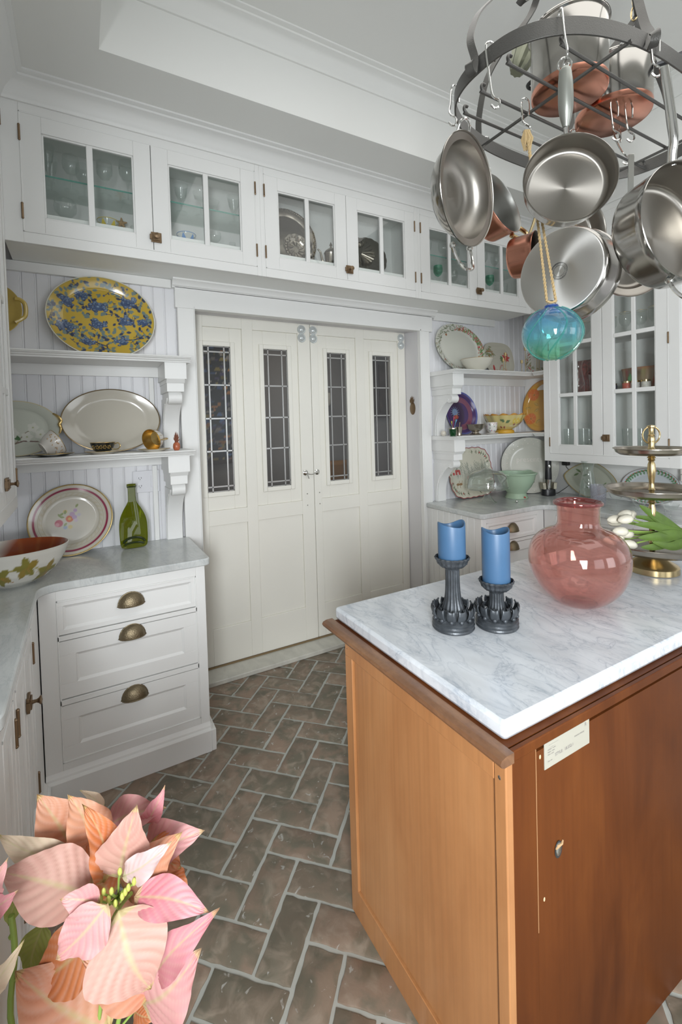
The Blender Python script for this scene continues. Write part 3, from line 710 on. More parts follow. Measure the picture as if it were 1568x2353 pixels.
MB().prism(pr_, 'z', .891, CT).build('slab', 'marbleC', ctr, smooth=30, bevel=.005)
def cup_pull(parent, x, z, y=0, s=1.0):
    """half-dome cup pull with flange"""
    m = MB(); W_, H_, D_ = .053 * s, .056 * s, .034 * s; nu, nv = 16, 8; vs = []
    for j in range(nv + 1):
        for i in range(nu + 1):
            a = PI * i / nu; t = j / nv * PI / 2
            vs.append((x + W_ * math.cos(a) * math.cos(t), y - D_ * math.sin(t) - .001, z + H_ * math.sin(a) * math.cos(t) - .022))
    fs = [(j * (nu + 1) + i, j * (nu + 1) + i + 1, (j + 1) * (nu + 1) + i + 1, (j + 1) * (nu + 1) + i) for j in range(nv) for i in range(nu)]
    # bulge: front cap of a half ellipsoid, open underneath
    vs2 = []
    for j in range(nv + 1):
        for i in range(nu + 1):
            a = PI * i / nu; t = j / nv * PI / 2
            ct = math.cos(t)
            vs2.append((x + W_ * math.cos(a) * ct, y - D_ * math.sin(t), z - .022 + H_ * math.sin(a) * ct))
    m.add(vs2, fs)
    m.tube([(x - W_ - .004, y - .002, z - .022)] + [(x - W_ * math.cos(PI * k / 12), y - .002, z - .022 + H_ * math.sin(PI * k / 12)) for k in range(13)] + [(x + W_ + .004, y - .002, z - .022)], .0028, 6)
    m.tube([(x - W_ * math.cos(PI * k / 10), y - D_ * math.sin(PI * k / 10), z - .023) for k in range(11)], .0024, 6)
    o = m.build('cup_pull', 'bronze', parent); return o
def drawer(parent, x0, x1, z0, z1, inner=.010, fr=None, pull=True, pz=None):
    t = .020; fr = fr or .018
    m = MB(); a, b, c, d = x0 + fr, x1 - fr, z0 + fr, z1 - fr
    m.box(x0, x1, .002, t, z0, c).box(x0, x1, .002, t, d, z1).box(x0, a, .002, t, c, d).box(b, x1, .002, t, c, d)
    s_ = .010   # sloping bead into the recessed field
    m.add([(a, .002, c), (b, .002, c), (b, .002, d), (a, .002, d), (a + s_, .009, c + s_), (b - s_, .009, c + s_), (b - s_, .009, d - s_), (a + s_, .009, d - s_)],
          [(0, 1, 5, 4), (1, 2, 6, 5), (2, 3, 7, 6), (3, 0, 4, 7), (4, 5, 6, 7)])
    dr = m.build('drawer', 'white', parent, smooth=0, bevel=.0012)
    m2 = MB().box(x0 + .01, x1 - .01, t, t + .35, z0 + .01, z1 - .02)
    if pull: cup_pull(dr, (x0 + x1) / 2, pz if pz else (z0 + z1) / 2, .001)
    return dr
def base_unit(root, x0, x1, dep, ztop=.889, drawers=(), doors=(), plinth=True, endL=False, endR=True, pin=(0, 0)):
    ops = [(a - .004, b + .004, min(d[0] for d in zz) - .004, max(d[1] for d in zz) + .004) for a, b, zz in drawers] + [(a - .004, b + .004, c - .004, d + .004) for a, b, c, d in doors]
    face_frame(root, x0, x1, .10, ztop, ops)
    for a, b, zz in drawers:
        zz = sorted(zz)
        for p, q in zip(zz[:-1], zz[1:]):
            MB().box(a - .004, b + .004, -.002, .022, p[1] + .004, q[0] - .004).build('rail', 'white', root, bevel=.0015)
    MB().box(x0, x1, .0225, dep, 0.0, ztop).build('carcass', 'groove' if False else 'white', root, smooth=0)
    if plinth:
        pf_ = [(.02, 0), (-.022, 0), (-.022, .100), (-.018, .106), (-.012, .110), (-.010, .118), (-.004, .124), (0, .134), (.02, .134)]
        a_ = x0 - (.022 if endL else 0); b_ = x1 + (.022 if endR else 0)
        m = MB().prism([(y, z) for y, z in pf_], 'x', x0 + pin[0], x1 - pin[1])
        m.build('plinth', 'white', root, smooth=30)
        if endR:
            MB().box(x1, x1 + .022, -.022, dep, 0, .103).build('plinth_return', 'white', root, bevel=.003)
            MB().box(x1, x1 + .008, -.008, dep, .103, .124).build('plinth_cap', 'white', root, bevel=.003)
# left bank of drawers (back wall)
bl = thing('drawer_cabinet', 'white three-drawer base cabinet left of the doors with bronze cup pulls', 'cabinet', (-.176, 2.213, 0))
base_unit(bl, .0, .667, .52, drawers=[(.066, .621, [(.702, .842), (.433, .674), (.168, .403)])])
drawer(bl, .066, .621, .702, .842, fr=.020, pz=.795)
for z0, z1, pz in ((.433, .674, .652), (.168, .403, .378)):
    drawer(bl, .066, .621, z0, z1, fr=.060, pz=pz)
# left wall base (faces +X)
ll = thing('base_cabinet', 'white base cabinet with small panelled doors under the left wall counter', 'cabinet', (-.1795, .535, 0), (0, 0, PI / 2))
Lw = 2.213 - .535
dz0, dz1 = .175, .845
base_unit(ll, 0, Lw - .001, .55, doors=[(.10, .44, dz0, dz1), (.735, .915, dz0, dz1), (.970, 1.190, dz0, dz1), (1.194, 1.414, dz0, dz1)], endR=False, pin=(0, .024))
for a, b, hs in ((.10, .44, 'L'), (.735, .915, 'R'), (.970, 1.190, 'L'), (1.194, 1.414, 'R')):
    f = .045; m = MB().box(a, a + f, 0, .02, dz0, dz1).box(b - f, b, 0, .02, dz0, dz1).box(a + f, b - f, 0, .02, dz0, dz0 + .06).box(a + f, b - f, 0, .02, dz1 - .06, dz1).box(a + f, b - f, .008, .02, dz0 + .06, dz1 - .06)
    d = m.build('door', 'white', ll, bevel=.002)
    hx = b + .003 if hs == 'R' else a - .003
    for z in (.29, .76): add_hinge(d, hx, z, 0, .07)
    if a == 1.194: add_latch(d, a + .012, .690)
# right corner drawer base (back wall)
br_ = thing('drawer_cabinet', 'white drawer base cabinet in the right corner with bronze cup pulls, beadboard end', 'cabinet', (2.290, 2.165, 0))
base_unit(br_, 0, .6275, .57, drawers=[(.045, .545, [(.712, .850), (.44, .684), (.168, .412)])], endR=False)
drawer(br_, .045, .545, .712, .850, fr=.020, pz=.79)
for z0, z1, pz in ((.44, .684, .665), (.168, .412, .39)): drawer(br_, .045, .545, z0, z1, fr=.060, pz=pz)
boards(.0, .545, .135, .888, br_, axis='y', pl=-.006, matn='white', pitch=.0605)
# right wall base (faces -X)
rb_ = thing('base_cabinet', 'white base cabinet under the right wall counter, mostly hidden by the island', 'cabinet', (2.9185, 2.1635, 0), (0, 0, -PI / 2))
base_unit(rb_, 0, 3.5, .53, drawers=[(.10 + .62 * k, .62 + .62 * k, [(.712, .850), (.168, .684)]) for k in range(5)], endR=False, pin=(.026, 0))
for k in range(5):
    drawer(rb_, .10 + .62 * k, .62 + .62 * k, .712, .850, fr=.020, pz=.79); drawer(rb_, .10 + .62 * k, .62 + .62 * k, .168, .684, fr=.06, pz=.66)
# outlet plate
op = thing('outlet_switch_plate', 'white double wall plate with an outlet and a rocker switch under the lower left shelf', 'wall plate', (.308, YW, 1.258))
MB().box(-.068, .068, -.0105, -.004, -.060, .060).build('plate', 'plate', op, bevel=.002)
for z in (-.022, .022):
    o = MB().lathe([(.017, 0), (.017, .002), (.0001, .0025)], 20).build('receptacle', 'plate', op, (-.032, -.0105, z), (PI / 2, 0, 0))
    m = MB().box(-.007, -.005, -.006, .004, .0022, .003).box(.005, .007, -.004, .004, .0022, .003).box(-.002, .002, -.011, -.008, .0022, .003); m.build('slot', 'dark', o, smooth=0)
MB().box(.022, .042, -.0135, -.0105, -.032, .032).build('rocker', 'plate', op, bevel=.001)

# ============================================================ ISLAND
isl = thing('kitchen_island', 'wooden island cabinet with a pine end and dark mahogany back panel', 'island', (0, 0, 0))
ix0, ix1, iy0, iy1, iz = .696, 2.30, .610, 1.235, .872
MB().box(ix0 + .012, ix1, iy0 + .012, iy1 - .002, 0, iz).build('carcass', 'woodL', isl, smooth=0)
m = MB().box(ix0, ix0 + .012, iy0 + .031, iy1, iz - .050, iz).box(ix0, ix0 + .012, iy0 + .031, iy1, 0, .088).box(ix0, ix0 + .012, iy1 - .040, iy1, .088, iz - .05)
m.build('end_frame', 'woodL', isl, bevel=.0015)
MB().box(ix0 + .006, ix0 + .0125, iy0 + .033, iy1 - .045, .093, iz - .053).build('end_panel', 'woodL', isl, bevel=.002)
MB().box(ix0 + .0105, ix0 + .0118, iy1 - .046, iy1 - .039, .088, iz - .05).box(ix0 + .0105, ix0 + .0118, iy0 + .03, iy1 - .04, .0875, .0935).build('panel_shadow_gap', 'groove', isl, smooth=0)
MB().box(ix0 - .0005, ix0 + .020, iy0 - .0005, iy0 + .030, 0, iz).build('corner_post', 'woodL', isl, bevel=.003)
MB().box(ix0 + .0195, .7845, iy0, iy0 + .012, 0, iz).build('back_stile', 'woodD', isl, bevel=.001)
MB().box(.7855, ix1, iy0 + .0012, iy0 + .012, 0, iz - .012).build('back_panel', 'woodD', isl, smooth=0)
MB().box(ix0 + .02, ix1, iy0 - .0015, iy0 + .010, iz - .004, .8898).build('top_rail', 'woodD', isl, bevel=.002)
MB().box(.7842, .7858, iy0 - .0003, iy0 + .004, .48, iz - .004).build('split_line', mat('raw_split', (.42, .22, .10), .7), isl, smooth=0)
mp = [(ix0 + .02, .869), (ix0 - .008, .869), (ix0 - .015, .872), (ix0 - .0185, .879), (ix0 - .015, .886), (ix0 - .006, .889), (ix0 + .0, .890), (ix0 + .02, .890)]
MB().prism([(a, b) for a, b in mp], 'y', iy0 - .004, iy1 + .118).build('end_moulding', 'woodM', isl, smooth=40)
MB().box(ix0 + .02, ix1, iy0 + .0125, iy1 + .10, iz + .0002, .8895).build('top_frame', 'woodD', isl, smooth=0)
m = MB().ball((ix0 + .001, iy0 + .016, .835), .0055, 10, 5, .4, 1, 1.3); m.build('screw', 'chrome', isl)
MB().ball((ix0 + .001, iy1 - .012, .845), .0035, 8, 5, .4).build('screw', 'pewtin', isl)
kh = MB().lathe([(.011, 0), (.011, .002), (.008, .003), (.0001, .0032)], 16, sx=.8, sy=1.3).build('keyhole_plate', 'chrome', isl, (.853, iy0 + .001, .625), (PI / 2, 0, 0))
MB().prism([(-.010, .004), (.012, .006), (.014, .014), (.010, .010), (-.004, .012)], 'z', .001, .0036).build('torn_flap', 'tag', kh, smooth=0)
MB().lathe([(.0125, .0005), (.0001, .0006)], 18, sy=1.5).build('keyhole', 'dark', isl, (.853, iy0 + .0004, .624), (PI / 2, 0, 0))
nailm = mat('nail_wood_plug', (.62, .46, .28), .6)
for x, z in ((.836, .872), (.799, .846), (.805, .70 - .16), (.960, .885 - .02), (1.01, .872)):
    MB().ball((x, iy0 + .0005, z), .0030, 8, 5, 1, .3, 1.6).build('plugged_nail', nailm, isl)
# paper label
lbp = MB().box(.802, .957, iy0 - .0002, iy0 + .0012, .813, .8705).build('paper_label', 'paper', isl, smooth=0)
lbp.location.x = .010
def text(s, x, z, size, parent, m_='ink', y=None, name='lettering', rot=(PI / 2, 0, 0), ext=0.0):
    c = bpy.data.curves.new(name, 'FONT'); c.body = s; c.size = size; c.extrude = ext; c.materials.append(M[m_]); c.resolution_u = 3
    o = bpy.data.objects.new(name, c); COL.objects.link(o); o.parent = parent; o.location = (x, y if y is not None else iy0 - .0006, z); o.rotation_euler = rot
    bpy.context.view_layer.update(); me = bpy.data.meshes.new_from_object(o.evaluated_get(bpy.context.evaluated_depsgraph_get())); o2 = bpy.data.objects.new(name, me); COL.objects.link(o2); o2.parent = parent; o2.location = o.location; o2.rotation_euler = rot
    bpy.data.objects.remove(o); return o2
text('STYLE:  18.552.1', .836, .830, .0092, lbp); text('R', .940, .8575, .011, lbp)
for i, s in enumerate(('________________', '__________')): text(s, .815, .861 - i * .006, .0042, lbp)
for i, s in enumerate(('Number  ooooo', 'Pattern  oooo', 'Finish  oooo')): text(s, .812, .850 - i * .0052, .0040, lbp)
text('BUILDING PERIOD', .903, .846, .0042, lbp); text('Date  ooo', .812, .826, .0035, lbp)
itop = thing('marble_island_top', 'thick white island marble top with grey veins and eased edge', 'countertop', (0, 0, 0))
MB().prism(rounded([(.722, .634), (2.34, .634), (2.34, 1.345), (.722, 1.345)], {0: .012, 1: .012, 2: .012, 3: .012}, 4), 'z', .8905, .930).build('slab', 'marbleI', itop, smooth=30, bevel=.009)

# ============================================================ PAINTED CERAMICS
class Pt:
    """paints per-vertex colours on a flat (u,v) domain"""
    def __init__(s, U, V, base): s.U = U; s.V = V; s.c = np.tile(np.array(base, dtype=float), (len(U), 1))
    def put(s, mask, col, a=1.0):
        mask = np.clip(mask, 0, 1)[:, None] * a; s.c = s.c * (1 - mask) + np.array(col) * mask; return s
    def disc(s, x, y, r, col, soft=.0015, ry=None, a=1.0):
        ry = ry or r; d = np.sqrt(((s.U - x) / r) ** 2 + ((s.V - y) / ry) ** 2); return s.put((1 - d) * r / soft + .5, col, a)
    def leaf(s, x, y, L, W_, ang, col, a=1.0, soft=.0012):
        ca, sa = math.cos(ang), math.sin(ang); p = (s.U - x) * ca + (s.V - y) * sa; q = -(s.U - x) * sa + (s.V - y) * ca
        t = p / L; w_ = W_ / 2 * np.sin(np.clip(t, 0, 1) * PI) ** .8
        return s.put(np.where((t > 0) & (t < 1), (w_ - np.abs(q)) / soft + .5, 0), col, a)
    def line(s, pts, w_, col, a=1.0, soft=.0010):
        for (x0, y0), (x1, y1) in zip(pts[:-1], pts[1:]):
            dx, dy = x1 - x0, y1 - y0; L2 = dx * dx + dy * dy + 1e-12
            t = np.clip(((s.U - x0) * dx + (s.V - y0) * dy) / L2, 0, 1); d = np.hypot(s.U - x0 - t * dx, s.V - y0 - t * dy)
            s.put((w_ / 2 - d) / soft + .5, col, a)
        return s
    def ring(s, rho, r0, r1, col, soft=.01, a=1.0): return s.put(np.minimum((rho - r0), (r1 - rho)) / soft + .5, col, a)
def plate(name, label, cat, a, b, loc, tilt=80, rz=0, depth=.018, well=.70, paint=None, base=(.66, .63, .55), spin=0, nr=70, na=190, sq=2.0, edge=None, thick=.004, group=None, matn='paint', rimlift=1.0):
    """oval platter standing on edge: local x right, y up, z towards the viewer; origin at lowest point"""
    RH = np.linspace(0, 1, nr + 1); TH = np.linspace(0, 2 * PI, na, endpoint=False)
    rho, th = np.meshgrid(RH, TH, indexing='ij'); ef = edge(TH)[None, :] if edge else 1.0
    k = (np.abs(np.cos(th)) ** sq + np.abs(np.sin(th)) ** sq) ** (-1 / sq) * ef
    U = rho * k * np.cos(th) * a; V = rho * k * np.sin(th) * b
    z = np.where(rho < well, 0, 0) + depth * rimlift * np.clip((rho - well) / (1 - well), 0, 1) ** .75 * 1.0
    z = np.where((rho > well - .06) & (rho < well), depth * 0.10 * (rho - well + .06) / .06, z) + np.where(rho >= well, depth * .10, 0)
    cs, sn = math.cos(spin), math.sin(spin); X = U * cs - V * sn; Y = U * sn + V * cs
    low = Y.min(); n1 = (nr + 1) * na
    top = np.stack([X.ravel(), (Y - low).ravel(), z.ravel()], 1); bot = top.copy(); bot[:, 2] -= thick
    keep = [nr * na + i for i in range(na)]
    vs = np.vstack([top, bot[::1]]); fs = []
    for j in range(nr):
        for i in range(na):
            i2 = (i + 1) % na
            fs.append((j * na + i, (j + 1) * na + i, (j + 1) * na + i2, j * na + i2))
    step = 4   # coarser underside
    for j in range(0, nr, 1):
        if j % 7 and j != nr: continue
        jj = min(j + 7, nr)
        for i in range(na):
            i2 = (i + 1) % na; fs.append((n1 + j * na + i2, n1 + jj * na + i2, n1 + jj * na + i, n1 + j * na + i))
    for i in range(na):
        i2 = (i + 1) % na; fs.append((nr * na + i, n1 + nr * na + i, n1 + nr * na + i2, nr * na + i2))
    m = MB(); m.v = [tuple(p) for p in vs]; m.f = fs; m.mi = [0] * len(fs)
    o = m.build(name, matn, None, loc, (math.radians(tilt), 0, rz), smooth=50)
    tag(o, label, cat, group)
    if matn == 'paint':
        P = Pt(X.ravel(), (Y - low).ravel() - (b if not spin else -low), base); P.rho = rho.ravel(); P.th = th.ravel(); P.u0 = U.ravel(); P.v0 = V.ravel()
        P.V = Y.ravel()
        if paint: paint(P)
        bc = np.tile(np.array(base) * .9, (n1, 1)); setcol(o, np.vstack([P.c, bc]))
    return o
def sweep_rim(o_parent, a, b, sq, z, r, matn, edge=None, low=None, n=120, name='gilt_rim', spin=0):
    pts = []
    for i in range(n):
        t = 2 * PI * i / n; k = (abs(math.cos(t)) ** sq + abs(math.sin(t)) ** sq) ** (-1 / sq) * (edge(np.array([t]))[0] if edge else 1)
        x, y = k * math.cos(t) * a, k * math.sin(t) * b; pts.append((x * math.cos(spin) - y * math.sin(spin), x * math.sin(spin) + y * math.cos(spin), z))
    lo = min(p[1] for p in pts)
    MB().tube([(p[0], p[1] - lo, p[2]) for p in pts], r, 6, closed=True).build(name, matn, o_parent)

rs = np.random.RandomState(11)
def paint_yellow(P):
    a, b = .245, .212
    def leafs(n, seed):
        r = np.random.RandomState(seed)
        for _ in range(n):
            x, y = r.uniform(-a, a), r.uniform(-b, b); an = r.uniform(0, 6.3)
            P.leaf(x, y, r.uniform(.018, .028), r.uniform(.011, .017), an, (.13, .18, .17) if r.rand() < .66 else (.025, .038, .085))
    # branches
    r = np.random.RandomState(5)
    P.line([(.02, -b), (.015, -.14), (.06, -.115), (.12, -.11), (.19, -.10)], .006, (.03, .04, .06))
    P.line([(.015, -.15), (-.04, -.13), (-.10, -.12), (-.16, -.09), (-.21, -.06)], .006, (.03, .04, .06))
    for _ in range(60):
        x, y = r.uniform(-a, a) * .93, r.uniform(-b, b) * .93; an = r.uniform(0, 6.3); pts = [(x, y)]
        for k in range(3): an += r.uniform(-.5, .5); x += .014 * math.cos(an); y += .014 * math.sin(an); pts.append((x, y))
        P.line(pts, .0028, (.035, .045, .05)); P.disc(pts[-1][0], pts[-1][1], .0055, (.05, .075, .17))
        P.leaf(pts[1][0], pts[1][1], .012, .007, an + 1.2, (.04, .06, .12))
    leafs(380, 6)
    for x, y, s in ((-.155, .075, 1), (-.095, .115, .9), (-.02, .060, 1.35), (.125, .095, 1.25), (-.165, -.055, 1.15), (-.02, -.035, 1.1), (.105, -.005, 1.05), (.20, -.01, .9), (.085, -.125, 1.0), (-.075, -.13, .9)):
        for k in range(46):
            q = k / 46; rad = (1 - q) * .041 * s; an = r.uniform(0, 6.3)
            cx, cy = x + rad * math.cos(an) * r.uniform(.5, 1), y + rad * .75 * math.sin(an) * r.uniform(.5, 1)
            L = r.uniform(.35, 1); P.disc(cx, cy, .0085 * s, (.018 + .03 * L, .032 + .05 * L, .08 + .09 * L), ry=.006 * s)
            P.disc(cx + .001, cy + .0015, .0048 * s, (.07 + .11 * L, .11 + .14 * L, .19 + .15 * L), ry=.0032 * s)
    P.ring(P.rho, .985, 1.1, (.18, .24, .16))
yp = plate('floral_platter', 'large oval yellow platter with blue peonies on the upper left shelf', 'platter', .250, .214, (.125, 2.665, SZ1), 82, 0, .020, .72, paint_yellow, (.46, .315, .035), spin=-.10, nr=110, na=330)
sweep_rim(yp, .250, .214, 2, .021, .0022, 'cream', spin=-.10)
# yellow-handled dish half hidden behind the left hutch
yd = thing('handled_dish', 'pale yellow dish with loop handle, half hidden at the upper shelf end', 'dish', (-.325, 2.68, SZ1 + .21), (math.radians(83), 0, 0))
ycm = mat('pale_yellow_glaze', (.52, .38, .10), .25, coat=.4)
m = MB().lathe([(.0001, 0), (.07, .001), (.085, .010), (.105, .020), (.107, .017), (.087, .004), (.07, -.004), (.0001, -.004)], 40, sy=1.15)
m.build('dish', ycm, yd)
MB().tube(smoothpath([(.080, .055, .018), (.100, .052, .018), (.119, .030, .016), (.119, -.022, .016), (.100, -.045, .018), (.078, -.060, .018)]), .0095, 8).build('handle', ycm, yd)
# platter with dogwood branch and gold handle, lower shelf far left
def paint_dog(P):
    P.line([(-.12, -.12), (-.04, -.085), (.03, -.06), (.09, -.065)], .006, (.16, .10, .09)); P.line([(.0, -.07), (.04, -.02), (.07, .0)], .004, (.2, .15, .1))
    for x, y, an in ((.02, -.055, 2.5), (-.03, -.06, 1.0), (.05, -.01, .5), (-.06, -.03, 2)): P.leaf(x, y, .04, .02, an, (.08, .16, .07))
    for x, y in ((.07, .005), (.045, -.04), (-.01, -.02), (.1, -.03)):
        for k in range(5): P.leaf(x, y, .026, .02, k * 1.26, (.60, .60, .54))
        P.disc(x, y, .004, (.35, .38, .2))
    P.ring(P.rho, .97, 1.1, (.55, .48, .3))
dg = plate('dogwood_platter', 'pale platter with dogwood branch and gold handle, left end of the lower left shelf', 'platter', .185, .135, (-.268, 2.650, SZ2), 80, 0, .014, .72, paint_dog, (.50, .52, .45), nr=60, na=160)
MB().tube(smoothpath([(.155, .205, .016), (.176, .190, .018), (.188, .168, .018), (.180, .150, .018), (.186, .128, .018), (.180, .105, .014)]), [.004 + .0035 * math.sin(i / 30 * PI) for i in range(31)], 8).build('gold_handle', 'gold', dg)
# plain cream platter with a thin gold rim
pc = plate('oval_platter', 'plain cream oval platter with a thin gold rim, leaning on the lower left shelf', 'platter', .232, .166, (.150, 2.668, SZ2), 79, 0, .020, .74, None, (.47, .44, .375), nr=20, na=120)
sweep_rim(pc, .232, .166, 2, .0215, .0028, mat('dull_gold_rim', (.30, .22, .12), .3, .9))
# magenta banded platter
def paint_mag(P):
    P.ring(P.rho, .845, .90, (.22, .015, .05)); P.ring(P.rho, .815, .822, (.30, .27, .16)); P.ring(P.rho, .775, .781, (.34, .30, .18)); P.ring(P.rho, .685, .690, (.34, .30, .18)); P.ring(P.rho, .97, 1.1, (.42, .33, .15))
    P.put((np.abs(P.rho - .73) < .03) * (np.sin(P.th * 34 + 6 * P.rho * 8) > .2) * 1.0, (.48, .42, .30), .6)
    for x, y, r_, c in ((-.055, -.012, .018, (.42, .10, .14)), (-.062, -.018, .009, (.55, .25, .28)), (-.008, .006, .017, (.50, .14, .07)), (-.008, .006, .007, (.55, .35, .10)), (.004, .028, .012, (.42, .30, .42)), (.014, .012, .011, (.40, .30, .45)), (.020, -.004, .009, (.50, .42, .5)), (-.026, .044, .009, (.55, .42, .15)), (.018, .046, .009, (.42, .30, .45)), (.034, .022, .008, (.45, .42, .50)), (-.028, -.035, .009, (.28, .34, .45)), (-.006, -.035, .010, (.55, .45, .20))):
        P.disc(x, y, r_, c, soft=.004)
    for x, y, an in ((-.045, .018, 2.2), (-.05, .025, .7), (-.03, .015, 2.9), (-.028, .03, 1.4), (.02, .06, 1), (-.02, -.012, 4)): P.leaf(x, y, .022, .011, an, (.25, .30, .13))
mg = plate('oval_platter', 'oval cream platter with magenta band and flower bouquet, on the left counter', 'platter', .186, .176, (-.055, 2.655, CT), 77, 0, .022, .66, paint_mag, (.52, .49, .42), nr=90, na=220, spin=.3)
sweep_rim(mg, .186, .176, 2, .0235, .0022, 'gold', spin=.3)
# flattened green wine bottle
gb = thing('flattened_bottle', 'flattened olive green glass bottle standing on the left counter under the outlet', 'bottle', (.225, 2.62, CT), (math.radians(-9), 0, 0))
half = [(.0, .0), (.045, .002), (.060, .010), (.066, .035), (.068, .090), (.066, .135), (.058, .170), (.042, .205), (.026, .232), (.019, .255), (.0185, .318), (.022, .322), (.022, .336), (.0, .336)]
poly = smoothpath([(x, 0, z) for x, z in half[1:-1]], 4); poly = [(p[0], p[2]) for p in poly]
full = [(0, 0)] + poly + [(0, .337)] + [(-x, z) for x, z in poly[::-1]]
k = len(full); m = MB(); vs = []
for sgn, y, sh in ((1, -.006, .90), (1, -.011, .985), (1, -.009, 1.0), (1, .004, 1.0), (1, .008, .96)):
    for x, z in full: vs.append((x * sh, y, .17 + (z - .17) * (.5 + .5 * sh)))
fs = [tuple(range(k))] + [(j * k + i, (j + 1) * k + i, (j + 1) * k + (i + 1) % k, j * k + (i + 1) % k) for j in range(4) for i in range(k)] + [tuple(4 * k + i for i in range(k - 1, -1, -1))]
m.add(vs, fs); m.build('bottle_body', 'greeng', gb, smooth=60)
m = MB()
m.tube([(.050 * math.cos(t), -.013, .030 + .026 * math.sin(t)) for t in [PI * i / 12 for i in range(13)]], .006, 8); m.tube([(.045 * math.cos(t), -.011, .018 + .012 * math.sin(t)) for t in [PI * i / 12 for i in range(13)]], .005, 8)
m.build('punt_fold', 'greend', gb)
MB().tube([(-.021, -.011, .320), (.021, -.011, .320)], .003, 6).build('lip_ridge', 'greend', gb)
# pumpkin-and-leaf bowl on the left counter
def pbowl(name, label, prof, n, loc, paintf, sx=1, sy=1, rf=None, mat_='paint', rot=(0, 0, 0)):
    m = MB().lathe(prof, n, (0, 0, 0), sx, sy, rf); o = m.build(name, mat_, None, loc, rot, smooth=60); tag(o, label, 'bowl')
    A = np.array(m.v); c = paintf(A, len(prof), n); setcol(o, c); return o
def paint_pump(A, k, n):
    th = np.arctan2(A[:, 1], A[:, 0]); idx = np.arange(len(A)) // n; inside = idx > k // 2
    c = np.tile(np.array([.60, .59, .53]), (len(A), 1))
    rr = np.random.RandomState(4)
    # outside: vine with leaves, unrolled (s = angle*R, z)
    U = th * .17; V = A[:, 2]
    P = Pt(U, V, (.60, .59, .54))
    P.line([(x, .075 + .022 * math.sin(x * 22)) for x in np.linspace(-.55, .55, 60)], .006, (.30, .25, .04))
    for i, x in enumerate(np.linspace(-.5, .5, 11)):
        y = .07 + .02 * math.sin(x * 22)
        for q in range(5): P.leaf(x, y, .05, .03, q * 1.26 + i, (.20 + .05 * (q % 2), .18, .035))
        P.line([(x, y), (x + .03, y - .03), (x + .055, y - .028)], .002, (.35, .18, .05))
    c[~inside] = P.c[~inside]
    Q = Pt(A[:, 0], A[:, 1], (.60, .59, .53))
    Q.disc(.05, .05, .145, (.28, .055, .012), soft=.03, ry=.13)
    for q in range(10): Q.line([(.05, .05), (.05 + .13 * math.cos(q * .63), .05 + .12 * math.sin(q * .63))], .014, (.38, .11, .03), .5, soft=.01)
    Q.disc(.055, .045, .03, (.10, .03, .012), soft=.02); Q.leaf(.07, .03, .07, .03, -.2, (.30, .22, .10))
    for x, y, an in ((-.03, -.05, .8), (-.06, -.03, 2.6), (-.02, -.07, 5.2), (-.10, .02, 3.6), (.0, .0, 3.4), (-.08, -.09, 2)): Q.leaf(x, y, .10, .055, an, (.11, .12, .025)); Q.leaf(x, y, .095, .018, an, (.22, .24, .08))
    c[inside] = Q.c[inside]; return c
prof = [(.0001, .0), (.05, .0), (.055, .004), (.075, .010), (.10, .026), (.128, .055), (.150, .095), (.163, .135), (.166, .150), (.163, .152), (.158, .138), (.145, .098), (.122, .058), (.095, .030), (.06, .014), (.0001, .010)]
prof2 = []
for (r0, z0), (r1, z1) in zip(prof[:-1], prof[1:]):
    for q in range(6): prof2.append((lerp(r0, r1, q / 6), lerp(z0, z1, q / 6)))
prof2.append(prof[-1])
pbowl('decorated_bowl', 'large white bowl painted with pumpkin inside, leaves outside, on left counter', prof2, 220, (-.262, 2.30, CT), paint_pump, sx=1.22, sy=1.0)
# ---- cups
def cup_prof(r, h, foot=.5): return [(.0001, .004), (r * foot, .003), (r * foot, .0), (r * foot * .95, 0), (r * foot, .006), (r * .72, h * .28), (r * .9, h * .62), (r, h), (r * .97, h), (r * .87, h * .62), (r * .68, h * .30), (r * .4, .012), (.0001, .010)]
def teacup(root, r, h, mout, mrim, loc=(0, 0, 0), rot=(0, 0, 0), mi=None):
    c = MB().lathe(cup_prof(r, h)[:8], 32).build('cup', mout, root, loc, rot)
    MB().lathe(cup_prof(r, h)[7:], 32).build('cup_inside', mi or mout, c)
    MB().tube([(r * math.cos(t), r * math.sin(t), h) for t in [2 * PI * i / 32 for i in range(32)]], .0012, 5, closed=True).build('gilt_rim', mrim, c)
    MB().tube(smoothpath([(r * .93, 0, h * .80), (r * 1.25, 0, h * .92), (r * 1.42, 0, h * .62), (r * 1.2, 0, h * .34), (r * .78, 0, h * .35)], 5), .0024, 8).build('handle', mrim, c)
    return c
def saucer(root, r, m_, mr):
    s = MB().lathe([(.0001, .002), (r * .5, .001), (r * .55, .0), (r * .6, .002), (r, .013), (r * .99, .0145), (r * .6, .005), (.0001, .004)], 40).build('saucer', m_, root)
    MB().tube([(r * math.cos(t), r * math.sin(t), .0138) for t in [2 * PI * i / 40 for i in range(40)]], .0011, 5, closed=True).build('gilt_rim', mr, s); return s
M['blackc'] = mat('black_gold_porcelain', (.015, .016, .012), .15, coat=.5)
tc1 = thing('teacup_set', 'black teacup with gold flowers on its saucer, in front of the cream platter', 'teacup', (.094, 2.515, SZ2)); saucer(tc1, .080, 'cream2', 'gold')
c = teacup(tc1, .056, .052, 'blackc', 'gold', (0, 0, .004), (0, 0, -.35), 'cream2')
m = MB()
